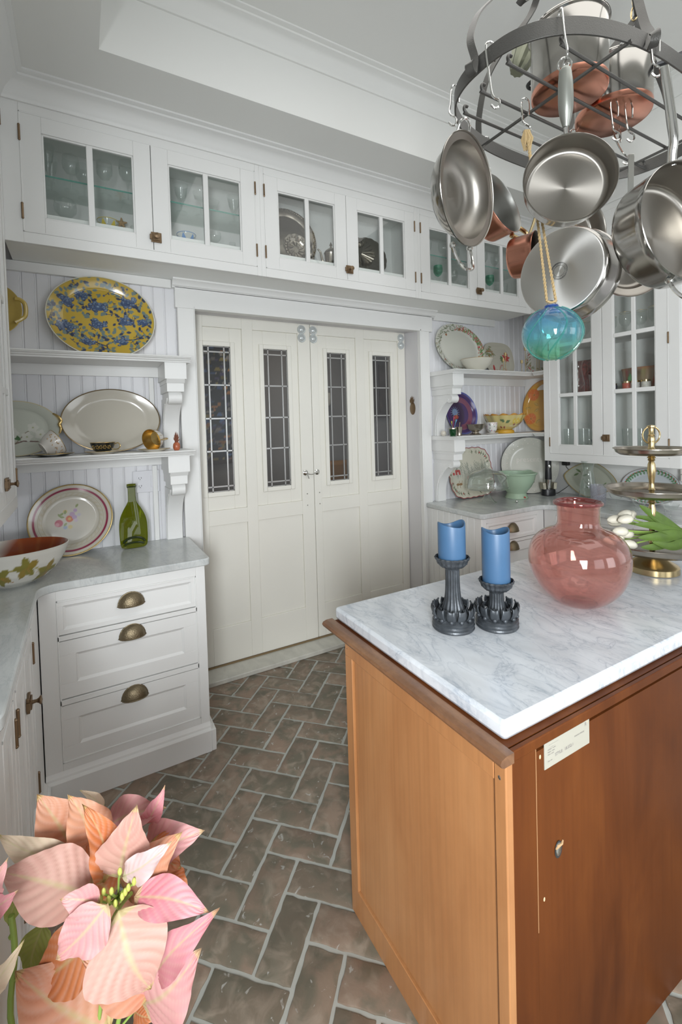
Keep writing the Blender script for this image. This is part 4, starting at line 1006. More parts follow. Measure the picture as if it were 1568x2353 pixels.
for t in (-2.2, -1.75, -1.45, -1.1, -.7):
    for q in range(5):
        a = q * 1.26; rr_ = .0515
        ang = t + .12 * math.cos(a); z = .030 + .007 * math.sin(a); rad = .0565 * (.72 + .18 * (z - .0146) / .0177) if z < .032 else .0565 * (.9 + .1 * (z - .032) / .02)
        m.ball((rad * math.cos(ang), rad * math.sin(ang), z), .0046, 6, 4, .8, .8, .8)
m.build('gold_flowers', 'gold', c)
M['whitep'] = mat('white_porcelain', (.66, .63, .58), .15, coat=.5); M['lace'] = mat('gold_lace', (.40, .26, .12), .35, .4)
tc2 = thing('teacup_set', 'white and gold teacup tipped over on its saucer, left shelf', 'teacup', (-.112, 2.505, SZ2)); saucer(tc2, .085, 'blackc', 'gold'); 
MB().lathe([(.0001, .006), (.07, .008), (.083, .015)], 40).build('saucer_glaze', 'whitep', tc2)
c = teacup(tc2, .060, .070, 'whitep', 'gold', (-.040, .0, .036), Vector((.80, .28, .46)).to_track_quat('Z', 'Y').to_euler(), 'gold')
m = MB()
for t in np.linspace(2.2, 5.4, 9):
    for q in range(4):
        z = .045 + .014 * math.sin(q * 2 + t * 3); rad = .0612 * (.9 + .1 * (z - .043) / .027) if z > .043 else .0612 * (.72 + .18 * (z - .0196) / .0238); m.ball((rad * math.cos(t + .06 * q), rad * math.sin(t + .06 * q), z), .0030, 5, 3)
m.build('gold_lace', 'lace', c)
tc3 = thing('teacup_set', 'fluted teacup with golden inside lying on its saucer, right of the black teacup', 'teacup', (.325, 2.50, SZ2)); saucer(tc3, .078, 'cream2', 'gold')
c = teacup(tc3, .056, .060, 'whitep', 'gold', (.030, .020, .070), Vector((-.72, -.62, -.20)).to_track_quat('Z', 'Y').to_euler(), 'gold')
m = MB()
for i in range(16):
    t = 2 * PI * i / 16; m.tube([(r_ * math.cos(t), r_ * math.sin(t), z) for r_, z in ((.029, .007), (.0410, .018), (.0510, .039), (.0566, .059))], .0010, 5)
m.build('gold_ribs', 'lace', c)
# pineapple figurine
pg = thing('pineapple_figurine', 'small orange stone pineapple figurine at the right end of the lower left shelf', 'figurine', (.434, 2.495, SZ2))
MB().lathe([(.0001, 0), (.011, 0), (.016, .006), (.0185, .018), (.017, .032), (.012, .040), (.006, .043), (.0001, .043)], 18).build('fruit', 'pineo', pg)
m = MB()
for i in range(16):
    a = i * 2.4; l = .018 + .042 * (i / 16); sp = .020 * (1 - i / 18)
    m.tube([(.004 * math.cos(a), .004 * math.sin(a), .038), (.007 * math.cos(a), .007 * math.sin(a), .038 + l * .6), (sp * math.cos(a), sp * math.sin(a), .042 + l)], [.004, .0035, .0003], 5)
m.build('crown_leaves', 'pinel', pg)

# ============================================================ GLASSWARE
def gl_goblet(R=.035, H=.17, bowl=.55, stem=.004, foot=.032, flare=0.0):
    hb = H * bowl; zs = H - hb
    return [(foot, .0), (foot, .002), (foot * .4, .006), (stem, .014), (stem, zs * .6), (stem * 1.6, zs * .8), (stem * 1.6, zs), (R * .55, zs + hb * .10), (R * .92, zs + hb * .35), (R, zs + hb * .6), (R * (.93 + flare), H), (R * (.91 + flare), H), (R * .97, zs + hb * .6), (R * .89, zs + hb * .36), (R * .5, zs + hb * .13), (.0001, zs + hb * .07)]
def gl_coupe(R=.045, H=.13): return [(.032, 0), (.032, .002), (.012, .006), (.0035, .014), (.0035, H * .55), (.008, H * .62), (R * .7, H * .72), (R, H), (R * .97, H), (R * .66, H * .74), (.0001, H * .66)]
def gl_flute(R=.028, H=.17): return [(.030, 0), (.030, .002), (.010, .006), (.004, .014), (.005, H * .3), (.012, H * .38), (R * .75, H * .6), (R * 1.1, H), (R * 1.06, H), (R * .7, H * .6), (.0001, H * .4)]
def gl_tumbler(R=.036, H=.10): return [(.0001, 0), (R * .8, 0), (R * .84, .004), (R, H), (R * .97, H), (R * .80, .012), (.0001, .010)]
def gl_vase(R=.035, H=.22): return [(.0001, 0), (R * .9, 0), (R * 1.05, .01), (R * 1.15, H * .3), (R * .8, H * .6), (R * .62, H * .75), (R * .75, H * .92), (R * 1.0, H), (R * .97, H), (R * .72, H * .92), (R * .59, H * .75), (R * .77, H * .6), (R * 1.1, H * .3), (.0001, .012)]
def glassware(name, label, cat, prof, loc, matn='glass', group=None, n=28, rf=None):
    o = MB().lathe(prof, n, rf=rf).build(name, matn, None, loc, smooth=60); return tag(o, label, cat, group)
GS, GB = 2.713, 2.5285
G1 = 'stemware in the leftmost glazed cabinet'
for i, (x, y, ty) in enumerate(((-.085, 2.56, 'f'), (-.075, 2.66, 'f'), (.010, 2.60, 'w'), (.066, 2.66, 'w'), (.155, 2.58, 'w'), (.262, 2.60, 'b'))):
    pf_ = {'f': gl_flute(.030, .17), 'w': gl_goblet(.038, .165), 'b': gl_goblet(.042, .20, .5)}[ty]
    glassware('wine_glass', ('clear tall flute', 'clear flute at the back', 'clear wine glass', 'clear wine glass at the back', 'clear wine glass beside the muntin', 'large clear goblet')[i] + ' on the glass shelf, leftmost door, %s from left' % ('first', 'second', 'third', 'fourth', 'fifth', 'sixth')[i], 'glass', pf_, (x, y, GS + .0005), group=G1)
for i, (x, y, nm, pf_) in enumerate(((-.02, 2.60, 'clear round footed bowl glass', gl_goblet(.05, .13, .62, .006, .035)), (.085, 2.62, 'small clear cordial glass', gl_tumbler(.025, .06)), (.290, 2.60, 'small clear tumbler', gl_tumbler(.024, .065)))):
    glassware('drinking_glass', nm + ' on the cabinet floor behind the leftmost door', 'glass', pf_, (x, y, GB + .0005), group=G1)
for i, (x, y, pf_, nm) in enumerate(((.525, 2.60, gl_flute(.036, .15), 'flared clear glass'), (.628, 2.60, gl_coupe(.042, .13), 'clear coupe glass'), (.70, 2.66, gl_coupe(.048, .125), 'wide clear coupe glass'), (.815, 2.60, gl_flute(.034, .15), 'tall clear flared glass'))):
    glassware('wine_glass', nm + ' on the glass shelf, second door, %s from left' % ('first', 'second', 'third', 'fourth')[i], 'glass', pf_, (x, y, GS + .0005), group=G1)
glassware('drinking_glass', 'clear footed tumbler on the cabinet floor behind the second door', 'glass', gl_goblet(.036, .11, .5, .007), (.70, 2.60, GB + .0005), group=G1)
glassware('drinking_glass', 'small clear cordial glass, right of cabinet floor, second door', 'glass', gl_tumbler(.018, .07), (.80, 2.60, GB + .0005), group=G1)
def petal_bowl(label, loc, petal):
    t = thing('glass_bowl', label, 'bowl', loc)
    MB().lathe([(.0001, 0), (.022, 0), (.024, .004), (.040, .020), (.050, .050), (.048, .050), (.037, .022), (.0001, .006)], 28).build('bowl', 'glass', t)
    MB().tube([(.049 * math.cos(a), .049 * math.sin(a), .050) for a in [2 * PI * i / 28 for i in range(28)]], .0016, 5, closed=True).build('rim', petal, t)
    m = MB()
    for i in range(6):
        a = 2 * PI * i / 6; ca, sa = math.cos(a), math.sin(a); vs = []
        for r_, z, w_ in ((.026, .006, .010), (.041, .020, .011), (.048, .034, .006), (.0505, .044, .0008)):
            vs += [(r_ * ca - w_ * sa, r_ * sa + w_ * ca, z), (r_ * ca + w_ * sa, r_ * sa - w_ * ca, z)]
        m.add(vs, [(0, 1, 3, 2), (2, 3, 5, 4), (4, 5, 7, 6)])
    m.build('petals', petal, t, smooth=60)
petal_bowl('small glass bowl with yellow petals on the cabinet floor behind the leftmost door', (.160, 2.55, GB + .0005), mat('yellow_enamel', (.60, .48, .06), .3, coat=.4))
petal_bowl('small glass bowl with blue petals on the cabinet floor behind the second door', (.535, 2.55, GB + .0005), mat('blue_enamel', (.10, .28, .60), .3, coat=.4))
sf = thing('small_starfish', 'small tan starfish ornament leaning behind the leftmost door, right pane', 'ornament', (.232, 2.68, GB + .001))
m = MB()
for k in range(5):
    a = PI / 2 + k * 2 * PI / 5; m.tube([(0, 0, .105), (.028 * math.cos(a), 0, .105 + .028 * math.sin(a))], [.010, .003], 6)
m.build('starfish', mat('tan_starfish', (.50, .32, .16), .7), sf); MB().tube([(0, .005, 0), (0, .004, .10)], .003, 6).lathe([(.02, 0), (.02, .003), (.0001, .004)], 14, (0, .005, 0)).build('stand', 'glass', sf)
# ---- silver in the middle cabinet
def silver_paint(name, label, a, b, loc, tilt, well=.72, sq=2.0, edge=None, rz=0, depth=.02):
    return plate(name, label, 'tray', a, b, loc, tilt, rz, depth, well, None, matn='silver', nr=24, na=140, edge=edge)
s1 = plate('silver_tray', 'large oval silver tray with beaded border, at the left of the middle glazed cabinet', 'tray', .192, .192, (1.188, 2.672, GB), 83, 0, .020, .76, matn='silver', nr=24, na=120)
m = MB()
for i in range(90):
    t = 2 * PI * i / 90; m.ball((.186 * math.cos(t), .192 + .186 * math.sin(t), .023), .0052, 6, 4)
m.build('beaded_border', 'silver', s1)
s2 = plate('silver_dish', 'round pierced silver dish with embossed rim in front of the large silver tray', 'dish', .088, .088, (1.185, 2.555, GB), 80, 0, .018, .62, matn='silver', nr=24, na=120, edge=lambda t: 1 + .02 * np.cos(t * 12))
m = MB()
for i in range(24):
    t = 2 * PI * i / 24; m.ball((.072 * math.cos(t), .088 + .072 * math.sin(t), .016), .007, 6, 4, 1, 1, .5)
for i in range(12):
    t = 2 * PI * i / 12; m.tube([(.02 * math.cos(t), .088 + .02 * math.sin(t), .004), (.05 * math.cos(t + .3), .088 + .05 * math.sin(t + .3), .004)], .003, 5)
m.build('embossing', 'silver', s2)
tp = thing('silver_teapot', 'small silver teapot with domed finial lid in the middle glazed cabinet', 'teapot', (1.432, 2.575, GB + .0005))
MB().lathe([(.0001, 0), (.045, 0), (.048, .006), (.042, .012), (.040, .03), (.043, .09), (.046, .098), (.040, .102)], 28).build('body', 'silver', tp)
MB().lathe([(.046, .102), (.044, .108), (.034, .120), (.018, .132), (.006, .138), (.005, .146), (.010, .153), (.006, .162), (.0001, .176)], 24).build('lid', 'silver', tp)
MB().tube(smoothpath([(-.042, 0, .03), (-.062, 0, .045), (-.070, 0, .075), (-.078, 0, .10), (-.095, 0, .115)]), [.010 - .0002 * i for i in range(25)], 8).build('spout', 'silver', tp)
MB().tube(smoothpath([(.044, 0, .09), (.075, 0, .095), (.080, 0, .055), (.046, 0, .03)]), .005, 8).build('handle', 'silver', tp)
sp = thing('silver_creamer', 'silver cream jug between the silver dish and the teapot', 'jug', (1.285, 2.604, GB + .0005), (0, 0, -PI / 2))
MB().lathe([(.0001, 0), (.028, 0), (.030, .006), (.016, .018), (.036, .05), (.038, .075), (.026, .105), (.033, .128), (.031, .128), (.024, .105), (.035, .075), (.0001, .03)], 24).build('body', 'silver', sp)
MB().tube(smoothpath([(.030, 0, .12), (.062, 0, .125), (.060, 0, .07), (.036, 0, .05)]), .0045, 8).build('handle', 'silver', sp)
sd = plate('silver_shell_dish', 'large scalloped silver shell dish leaning in the middle glazed cabinet, right part', 'dish', .165, .140, (1.775, 2.640, GB), 74, 0, .030, .18, matn='silver', nr=40, na=240, edge=lambda t: 1 + .03 * np.abs(np.cos(t * 9)) - .02, spin=.95, rimlift=.9)
m = MB()
for i in range(17):
    a = math.radians(-150 + i * 17); cx, cy = -.06, .200
    m.tube([(cx + .02 * math.cos(a), cy + .02 * math.sin(a), .010), (cx + .12 * math.cos(a) * .95, cy + .10 * math.sin(a), .026)], [.004, .007], 6)
m.ball((-.06, .245, .03), .024, 10, 6, 1.2, .8, .6); m.ball((-.03, .265, .028), .013, 8, 5); m.ball((-.09, .225, .028), .013, 8, 5)
m.build('shell_ribs', 'silver', sd)
# ---- right glazed cabinet over the shelves
G3 = 'glasses in the right glazed cabinet over the shelves'
def green_goblet(label, loc):
    t = thing('green_goblet', label, 'glass', loc)
    MB().lathe([(.005, .052), (.020, .062), (.032, .082), (.034, .105), (.031, .128), (.0295, .128), (.031, .105), (.028, .083), (.0001, .062)], 24).build('bowl', 'emerald', t)
    MB().lathe([(.028, 0), (.028, .002), (.010, .006), (.004, .014), (.004, .045), (.006, .053)], 20).build('stem', 'glass', t)
green_goblet('emerald green goblet with clear stem behind the third pair of doors, left pane', (2.275, 2.52, GB + .0005))
green_goblet('emerald green goblet with clear stem behind the rightmost door over the shelves', (2.80, 2.52, GB + .0005))
for i, (x, y, pf_, nm) in enumerate(((2.345, 2.62, gl_tumbler(.032, .085), 'clear tumbler beside the left green goblet'), (2.50, 2.60, gl_goblet(.034, .15), 'clear wine glass behind the second pane'), (2.60, 2.62, gl_tumbler(.034, .09), 'clear tumbler near the middle stile'), (2.97, 2.56, gl_tumbler(.055, .09), 'wide clear glass bowl behind the last pane'))):
    glassware('drinking_glass', nm + ', cabinet floor above right shelves', 'glass', pf_, (x, y, GB + .0005), group=G3)
for i, (x, pf_, nm) in enumerate(((2.25, gl_flute(.034, .14), 'flared clear glass'), (2.40, gl_goblet(.036, .16), 'clear wine glass'), (2.53, gl_goblet(.030, .13), 'small clear wine glass'), (2.82, gl_goblet(.034, .15), 'clear footed glass'), (2.95, gl_goblet(.034, .15), 'clear tall stemmed glass'))):
    glassware('wine_glass', nm + ' on the glass shelf above the right shelves, %s from left' % ('first', 'second', 'third', 'fourth', 'fifth')[i], 'glass', pf_, (x, 2.60, GS + .0005), group=G3)
# ---- tall right wall cabinet contents; local depth x 3.22..3.44, y 1.42..2.31
G4 = 'glassware in the tall right wall cabinet'
SH = [1.3215, 1.7185, 2.0985, 2.4785]
def rg(name, label, cat, pf_, x, y, s, matn='glass', rf=None): return glassware(name, label, cat, pf_, (x, y, SH[s] + .0005), matn, G4, rf=rf)
rows_ = {0: [(3.28, 2.20, 'T'), (3.33, 2.11, 'T'), (3.27, 2.03, 'T'), (3.33, 1.95, 'T'), (3.27, 1.90, 'T'), (3.28, 1.76, 'T'), (3.30, 1.68, 'T'), (3.27, 1.56, 'F'), (3.33, 1.50, 'F')],
         2: [(3.27, 2.18, 'S'), (3.28, 2.06, 'S'), (3.27, 1.96, 'S'), (3.32, 1.89, 'S'), (3.26, 1.76, 'S'), (3.30, 1.68, 'S'), (3.27, 1.58, 'S'), (3.30, 1.50, 'S')],
         3: [(3.28, 2.12, 'W'), (3.28, 1.96, 'W'), (3.28, 1.72, 'W'), (3.28, 1.56, 'W')]}
ORD = ('first', 'second', 'third', 'fourth', 'fifth', 'sixth', 'seventh', 'eighth', 'ninth')
for s_, lst in rows_.items():
    for i, (x, y, ty) in enumerate(lst):
        pf_ = {'T': gl_tumbler(.038, .135), 'F': gl_flute(.033, .16), 'S': gl_goblet(.038, .15, .68, .005, .03), 'W': gl_goblet(.036, .17)}[ty]
        nm = {'T': 'clear tumbler', 'F': 'clear flared glass', 'S': 'gilt-lined clear glass', 'W': 'clear wine glass'}[ty]
        o = rg('drinking_glass', '%s on the %s shelf, tall right cabinet, %s from far end' % (nm, {0: 'bottom', 2: 'third', 3: 'top'}[s_], ORD[i]), 'glass', pf_, x, y, s_)
        if ty == 'S': MB().tube([(.0362 * math.cos(a), .0362 * math.sin(a), .148) for a in [2 * PI * k / 24 for k in range(24)]], .0010, 4, closed=True).build('gilt_rim', 'gold', o)
rg('hurricane_vase', 'tall waisted glass vase, second shelf of tall right cabinet, far end', 'vase', gl_vase(.040, .25), 3.27, 2.11, 1)
rg('hurricane_vase', 'tall waisted glass vase, second shelf, beside the left door muntin', 'vase', gl_vase(.042, .26), 3.27, 1.93, 1)
rg('carafe', 'clear flared glass carafe, near end of second shelf, tall right cabinet', 'carafe', gl_vase(.044, .30), 3.28, 1.535, 1)
rg('pitcher', 'small clear glass pitcher between the two waisted vases', 'pitcher', gl_tumbler(.04, .14), 3.33, 2.02, 1)
bx = MB().box(-.02, .02, -.07, .07, 0, .26).build('red_tin', mat('red_tin', (.20, .03, .025), .4, var=.5, vscale=60), None, (3.395, 2.15, SH[1] + .0005), smooth=0, bevel=.003); tag(bx, 'dark red patterned tin at the far end of the second cabinet shelf', 'tin')
bk = thing('fabric_basket', 'fabric-lined basket printed with autumn leaves on the second cabinet shelf', 'basket', (3.375, 1.70, SH[1] + .0005))
m = MB().lathe([(.0001, .0), (.045, .0), (.052, .05), (.056, .13), (.058, .155), (.050, .158), (.046, .13), (.0001, .01)], 60, sy=2.6); o = m.build('basket', 'paint', bk, smooth=60)
A = np.array(m.v); P = Pt(np.arctan2(A[:, 1] / 2.6, A[:, 0]) * .14, A[:, 2], (.36, .25, .16)); rr = np.random.RandomState(8)
for _ in range(90): P.leaf(rr.uniform(-.44, .44), rr.uniform(0, .15), .04, .022, rr.uniform(0, 6.3), [(.42, .08, .05), (.28, .24, .10), (.16, .11, .07), (.48, .20, .07), (.5, .4, .28)][rr.randint(5)])
P.put((A[:, 2] > .152) * 1.0, (.40, .17, .08)); setcol(o, P.c)
for i, (y, c_, nm) in enumerate(((1.745, (.42, .07, .04), 'small spice jar with gold lid and red label'), (1.69, (.60, .58, .55), 'small white-labelled tin with gold lid'), (1.625, (.58, .55, .50), 'white tin printed with red flowers'), (1.905, (.10, .10, .14), 'small dark jar with gold lid'))):
    j = thing('jar', nm + ' on the second cabinet shelf', 'jar', (3.245 if i < 3 else 3.36, y, SH[1] + .0005))
    MB().lathe([(.0001, 0), (.026, 0), (.028, .003), (.028, .045), (.025, .05)], 20).build('jar_body', mat('jar_label', c_, .4, var=.3, vscale=70), j); MB().lathe([(.026, .045), (.0265, .060), (.0001, .061)], 20).build('lid', 'brass', j)
gp = thing('green_shaker', 'little green shaker standing behind the spice jar on the second cabinet shelf', 'shaker', (3.285, 1.745, SH[1] + .0005))
MB().lathe([(.0001, 0), (.012, 0), (.015, .05), (.013, .09), (.006, .10), (.006, .112), (.0001, .113)], 16).build('shaker_body', mat('green_plastic', (.10, .40, .12), .35), gp)
bb = rg('blue_pattern_bowl', 'small blue-patterned white bowl behind tumblers on the bottom shelf', 'bowl', [(.0001, 0), (.025, 0), (.04, .02), (.05, .05), (.048, .05), (.037, .022), (.0001, .006)], 3.38, 2.03, 0, mat('blue_white_ceramic', (.42, .46, .60), .25, var=.45, vscale=80))

# ============================================================ RIGHT SHELVES AND COUNTER
S1, S2 = 1.920, 1.432
def paint_wreath(P):
    r = np.random.RandomState(2)
    P.put((P.rho > .72) * 1.0, (.58, .58, .53), .5)
    for _ in range(330):
        t = r.uniform(0, 2 * PI); q = r.uniform(.76, .98); x, y = .260 * q * math.cos(t), .190 * q * math.sin(t)
        left = math.cos(t) < .25
        col = [(.16, .19, .12), (.22, .25, .17), (.30, .33, .26), (.25, .20, .13)][r.randint(4)] if left else [(.12, .20, .07), (.20, .26, .12), (.45, .47, .36)][r.randint(3)]
        P.leaf(x, y, r.uniform(.014, .035) if left else r.uniform(.025, .045), .006 if left else .013, t + r.uniform(.3, 1.6), col)
    for _ in range(85):
        t = r.uniform(-.9, 1.7); q = r.uniform(.78, .97); P.disc(.26 * q * math.cos(t), .190 * q * math.sin(t), .0046, (.42, .05, .06), ry=.0042)
    for _ in range(25):
        t = r.uniform(3.6, 5.3); q = r.uniform(.8, .95); P.disc(.26 * q * math.cos(t), .190 * q * math.sin(t), .0036, (.32, .08, .08))
    P.disc(.02, .160, .013, (.26, .11, .05), ry=.011); P.disc(-.12, .11, .010, (.30, .13, .06))
plate('wreath_platter', 'round-oval white platter with a pine and red berry wreath border, upper right shelf', 'platter', .260, .196, (2.650, 2.672, S1), 80, 0, .018, .76, paint_wreath, (.55, .55, .49), nr=90, na=260, spin=-.2)
wbm = thing('serving_bowl', 'cream textured serving bowl with gilt rim in front of the wreath platter', 'bowl', (2.650, 2.525, S1 + .0005))
MB().lathe([(.0001, 0), (.050, 0), (.054, .004), (.075, .018), (.102, .046), (.122, .088), (.119, .088), (.098, .048), (.07, .022), (.0001, .010)], 48, rf=lambda a, z: 1 + .008 * math.sin(a * 9 + z * 80)).build('bowl', 'cream', wbm)
MB().tube([(.1205 * (1 + .008 * math.sin(a * 9 + 7)) * math.cos(a), .1205 * (1 + .008 * math.sin(a * 9 + 7)) * math.sin(a), .088) for a in [2 * PI * i / 60 for i in range(60)]], .0018, 5, closed=True).build('gilt_rim', mat('worn_gilt', (.42, .30, .12), .35, .8), wbm)
def paint_poin(P):
    r = np.random.RandomState(9)
    for _ in range(26):
        t = r.uniform(1.6, 3.0); P.leaf(-.09 + r.uniform(-.03, .05), .06 + r.uniform(-.03, .04), .045, .012, r.uniform(3, 6), [(.16, .20, .09), (.28, .16, .08), (.22, .24, .14)][r.randint(3)])
    for k in range(7): P.leaf(.095, .015, .045, .022, k * .9, (.42, .05, .05))
    P.disc(.095, .015, .006, (.3, .3, .1))
    for k in range(4): P.leaf(.06, .0, .04, .022, 2.5 + k * .5, (.10, .17, .07))
    P.disc(-.07, -.085, .011, (.38, .05, .05), ry=.03)
    for a, b, c_ in ((.02, -.07, 0), (.06, -.10, 1), (-.02, -.11, 2)): P.line([(a + .022 * math.cos(t + c_), b + .018 * math.sin(1.4 * t)) for t in np.linspace(0, 5.5, 16)], .003, (.35, .06, .06))
    for _ in range(14): P.line([(-.1, r.uniform(-.1, .12)), (.1, r.uniform(-.1, .12))], .0015, (.42, .40, .34), .5)
    P.ring(P.rho, .97, 1.1, (.45, .42, .33))
plate('poinsettia_plate', 'squarish cream plate painted with pine sprig and red poinsettia, upper right shelf', 'plate', .172, .138, (3.085, 2.672, S1), 78, 0, .012, .78, paint_poin, (.47, .45, .38), nr=80, na=200, sq=3.2)
def paint_branch(P):
    r = np.random.RandomState(14)
    for _ in range(170):
        t = r.uniform(0, 6.3); q = r.uniform(.6, .96); P.leaf(.15 * q * math.cos(t), .14 * q * math.sin(t), .03, .006, t + r.uniform(.4, 1.4), [(.20, .24, .12), (.34, .30, .18), (.26, .18, .10)][r.randint(3)])
    for _ in range(40): t = r.uniform(0, 6.3); P.disc(.13 * math.cos(t), .12 * math.sin(t), .0042, (.42, .06, .06))
plate('branch_plate', 'white plate with twig and berry border at the corner of the upper right shelf', 'plate', .150, .140, (3.425, 2.56, S1), 80, -PI / 2, .014, .7, paint_branch, (.58, .57, .52), nr=60, na=160)
# brass taper candle holder with uneven arms
ch = thing('brass_candle_holder', 'slim brass multi-arm candle holder on the upper right shelf before the poinsettia plate', 'candle holder', (0, 0, S1))
MB().tube(smoothpath([(2.955, 2.525, .004), (3.08, 2.49, .004), (3.22, 2.50, .004), (3.38, 2.53, .004)]), .003, 8).build('base_wire', 'brass', ch)
for x, y, h in ((2.965, 2.523, .128), (2.953, 2.535, .085), (3.118, 2.492, .072), (3.160, 2.490, .178), (3.330, 2.512, .125), (3.372, 2.522, .128)):
    MB().tube([(x, y, .003), (x, y, h)], .0022, 8).build('arm', 'brass', ch); MB().lathe([(.0001, 0), (.0095, 0), (.0095, .026), (.0080, .026), (.0080, .008), (.0001, .008)], 18, (x, y, h)).build('candle_cup', 'brass', ch)
# purple platter
def paint_purple(P):
    P.put((P.rho < .78) * (P.rho > .52) * (np.cos(P.th - .3) > -.35) * 1.0, (.20, .06, .10), .9); P.ring(P.rho, .93, 1.1, (.09, .10, .30)); P.disc(-.03, .0, .070, (.035, .015, .05), soft=.02, ry=.10)
    P.disc(-.055, .01, .028, (.16, .24, .33), soft=.006)
    for k in range(14): P.line([(-.055, .01), (-.055 + .045 * math.cos(k * .45), .01 + .045 * math.sin(k * .45))], .004, (.15, .20, .33))
    P.disc(-.05, -.028, .026, (.30, .05, .04), ry=.016); P.line([(-.07, -.06), (-.03, .0)], .004, (.35, .20, .06))
plate('purple_platter', 'glossy dark purple platter with a bird motif on the lower right shelf', 'platter', .165, .172, (2.640, 2.672, S2), 80, 0, .020, .8, paint_purple, (.055, .025, .11), nr=70, na=190)
# small cups
cg = thing('green_glass_cup', 'small dark green glass cup with silver rim holding picks, lower right shelf', 'cup', (2.350, 2.485, S2 + .0005))
MB().lathe([(.0001, 0), (.022, 0), (.019, .006), (.024, .020), (.026, .045), (.028, .058), (.026, .058), (.023, .045), (.0001, .008)], 24).build('cup', 'dkgreen', cg); MB().lathe([(.0285, .052), (.0285, .060), (.027, .060), (.027, .052)], 24).build('rim_band', 'silver', cg)
for dx, dz, cl in ((-.004, .11, (.45, .42, .08)), (.004, .14, (.40, .06, .12)), (.012, .12, (.10, .30, .5))): MB().tube([(0, 0, .02), (dx * 2, -.003, dz * .75), (dx * 3, -.004, dz)], [.0015, .0015, .006], 6).build('pick', mat('pick', cl, .4), cg)
cs = thing('silver_cup', 'small silver beaker standing right of the green glass cup', 'cup', (2.425, 2.50, S2 + .0005))
MB().lathe([(.0001, 0), (.020, 0), (.018, .006), (.022, .03), (.028, .066), (.026, .066), (.020, .03), (.0001, .008)], 24).build('beaker', 'silver', cs)
MB().tube([(0, 0, .02), (.012, 0, .10)], .002, 6).build('straw', 'brass', cs)
mt = thing('stone_mortar', 'small pale stone ball left of the green glass cup on the lower right shelf', 'ornament', (2.300 + .012, 2.52, S2 + .0005))
mt.location = (2.362, 2.56, S2 + .0005); MB().ball((-.032, 0, .021), .021, 14, 8).build('stone', 'cream2', mt)
sb_ = thing('silver_pedestal_bowl', 'tarnished silver pedestal bowl on the lower right shelf beside the floral cup', 'bowl', (2.600, 2.505, S2 + .0005))
MB().lathe([(.0001, .002), (.040, 0), (.042, .006), (.026, .014), (.022, .024), (.040, .034), (.058, .052), (.064, .076), (.067, .080), (.065, .082), (.060, .078), (.054, .054), (.034, .038), (.0001, .034)], 36).build('bowl', 'silver', sb_)
def floralcup(root):
    m = MB(); pf_ = [(.0001, .012), (.022, .012), (.024, .016), (.036, .030), (.041, .060), (.0425, .092), (.041, .092), (.039, .060), (.0001, .020)]; pp = []
    for (r0, z0), (r1, z1) in zip(pf_[:-1], pf_[1:]):
        for q in range(5): pp.append((lerp(r0, r1, q / 5), lerp(z0, z1, q / 5)))
    m.lathe(pp + [pf_[-1]], 90); o = m.build('cup', 'paint', root, smooth=60); A = np.array(m.v); P = Pt(np.arctan2(A[:, 1], A[:, 0]) * .04, A[:, 2], (.62, .61, .57)); r = np.random.RandomState(1)
    for _ in range(60): P.leaf(r.uniform(-.12, .12), r.uniform(.015, .09), .012, .007, r.uniform(0, 6.3), [(.45, .08, .15), (.15, .22, .15), (.25, .32, .45), (.5, .2, .22), (.3, .12, .2)][r.randint(5)])
    setcol(o, P.c)
    MB().lathe([(.0001, .0), (.035, .0), (.050, .008), (.049, .011), (.0001, .010)], 32).build('saucer', 'whitep', root)
floralcup(thing('floral_cup', 'white cup sprigged with small flowers on its saucer, left of the yellow bowl', 'cup', (2.775, 2.505, S2 + .0005)))
yb = thing('scalloped_bowl', 'yellow scalloped pedestal bowl painted with lemons and grapes, lower right shelf', 'bowl', (3.000, 2.575, S2 + .0005))
m = MB(); pf_ = [(.0001, 0), (.072, 0), (.076, .010), (.068, .026), (.056, .030), (.066, .036), (.100, .055), (.128, .085), (.147, .125), (.158, .152), (.154, .152), (.142, .125), (.120, .088), (.0001, .045)]; pp = []
for (r0, z0), (r1, z1) in zip(pf_[:-1], pf_[1:]):
    for q in range(5): pp.append((lerp(r0, r1, q / 5), lerp(z0, z1, q / 5)))
m.lathe(pp + [pf_[-1]], 200, rf=lambda a, z: 1 + .035 * max(0, (z - .05) / .1) * math.sin(a * 12))
m.v = [(x, y, z + (.007 * math.sin(math.atan2(y, x) * 12) if z > .148 else 0)) for x, y, z in m.v]
o = m.build('bowl', 'paint', yb, smooth=60); A = np.array(m.v); th = np.arctan2(A[:, 1], A[:, 0]); U = (th + 2.05) * .15
P = Pt(U, A[:, 2], (.56, .47, .20)); P.put((A[:, 2] < .031) * 1.0, (.58, .33, .035)); P.put((A[:, 2] > .146) * 1.0, (.52, .24, .04))
for x in (.03, .065, .10): P.disc(x, .098, .017, (.60, .42, .06), ry=.022, soft=.003); P.disc(x, .096, .008, (.60, .52, .18), soft=.004)
for x, z in ((.045, .070), (.10, .068), (.135, .080), (.14, .075), (.128, .085), (-.10, .050), (-.06, .048)): P.disc(x, z, .012, (.25, .06, .07), ry=.009)
for x, z, a in ((-.075, .112, -.4), (-.03, .082, .5)): P.leaf(x - .02, z, .045, .022, a, (.10, .16, .08))
P.line([(.0, .06), (.05, .055), (.12, .065)], .010, (.60, .55, .38), .7); setcol(o, P.c)
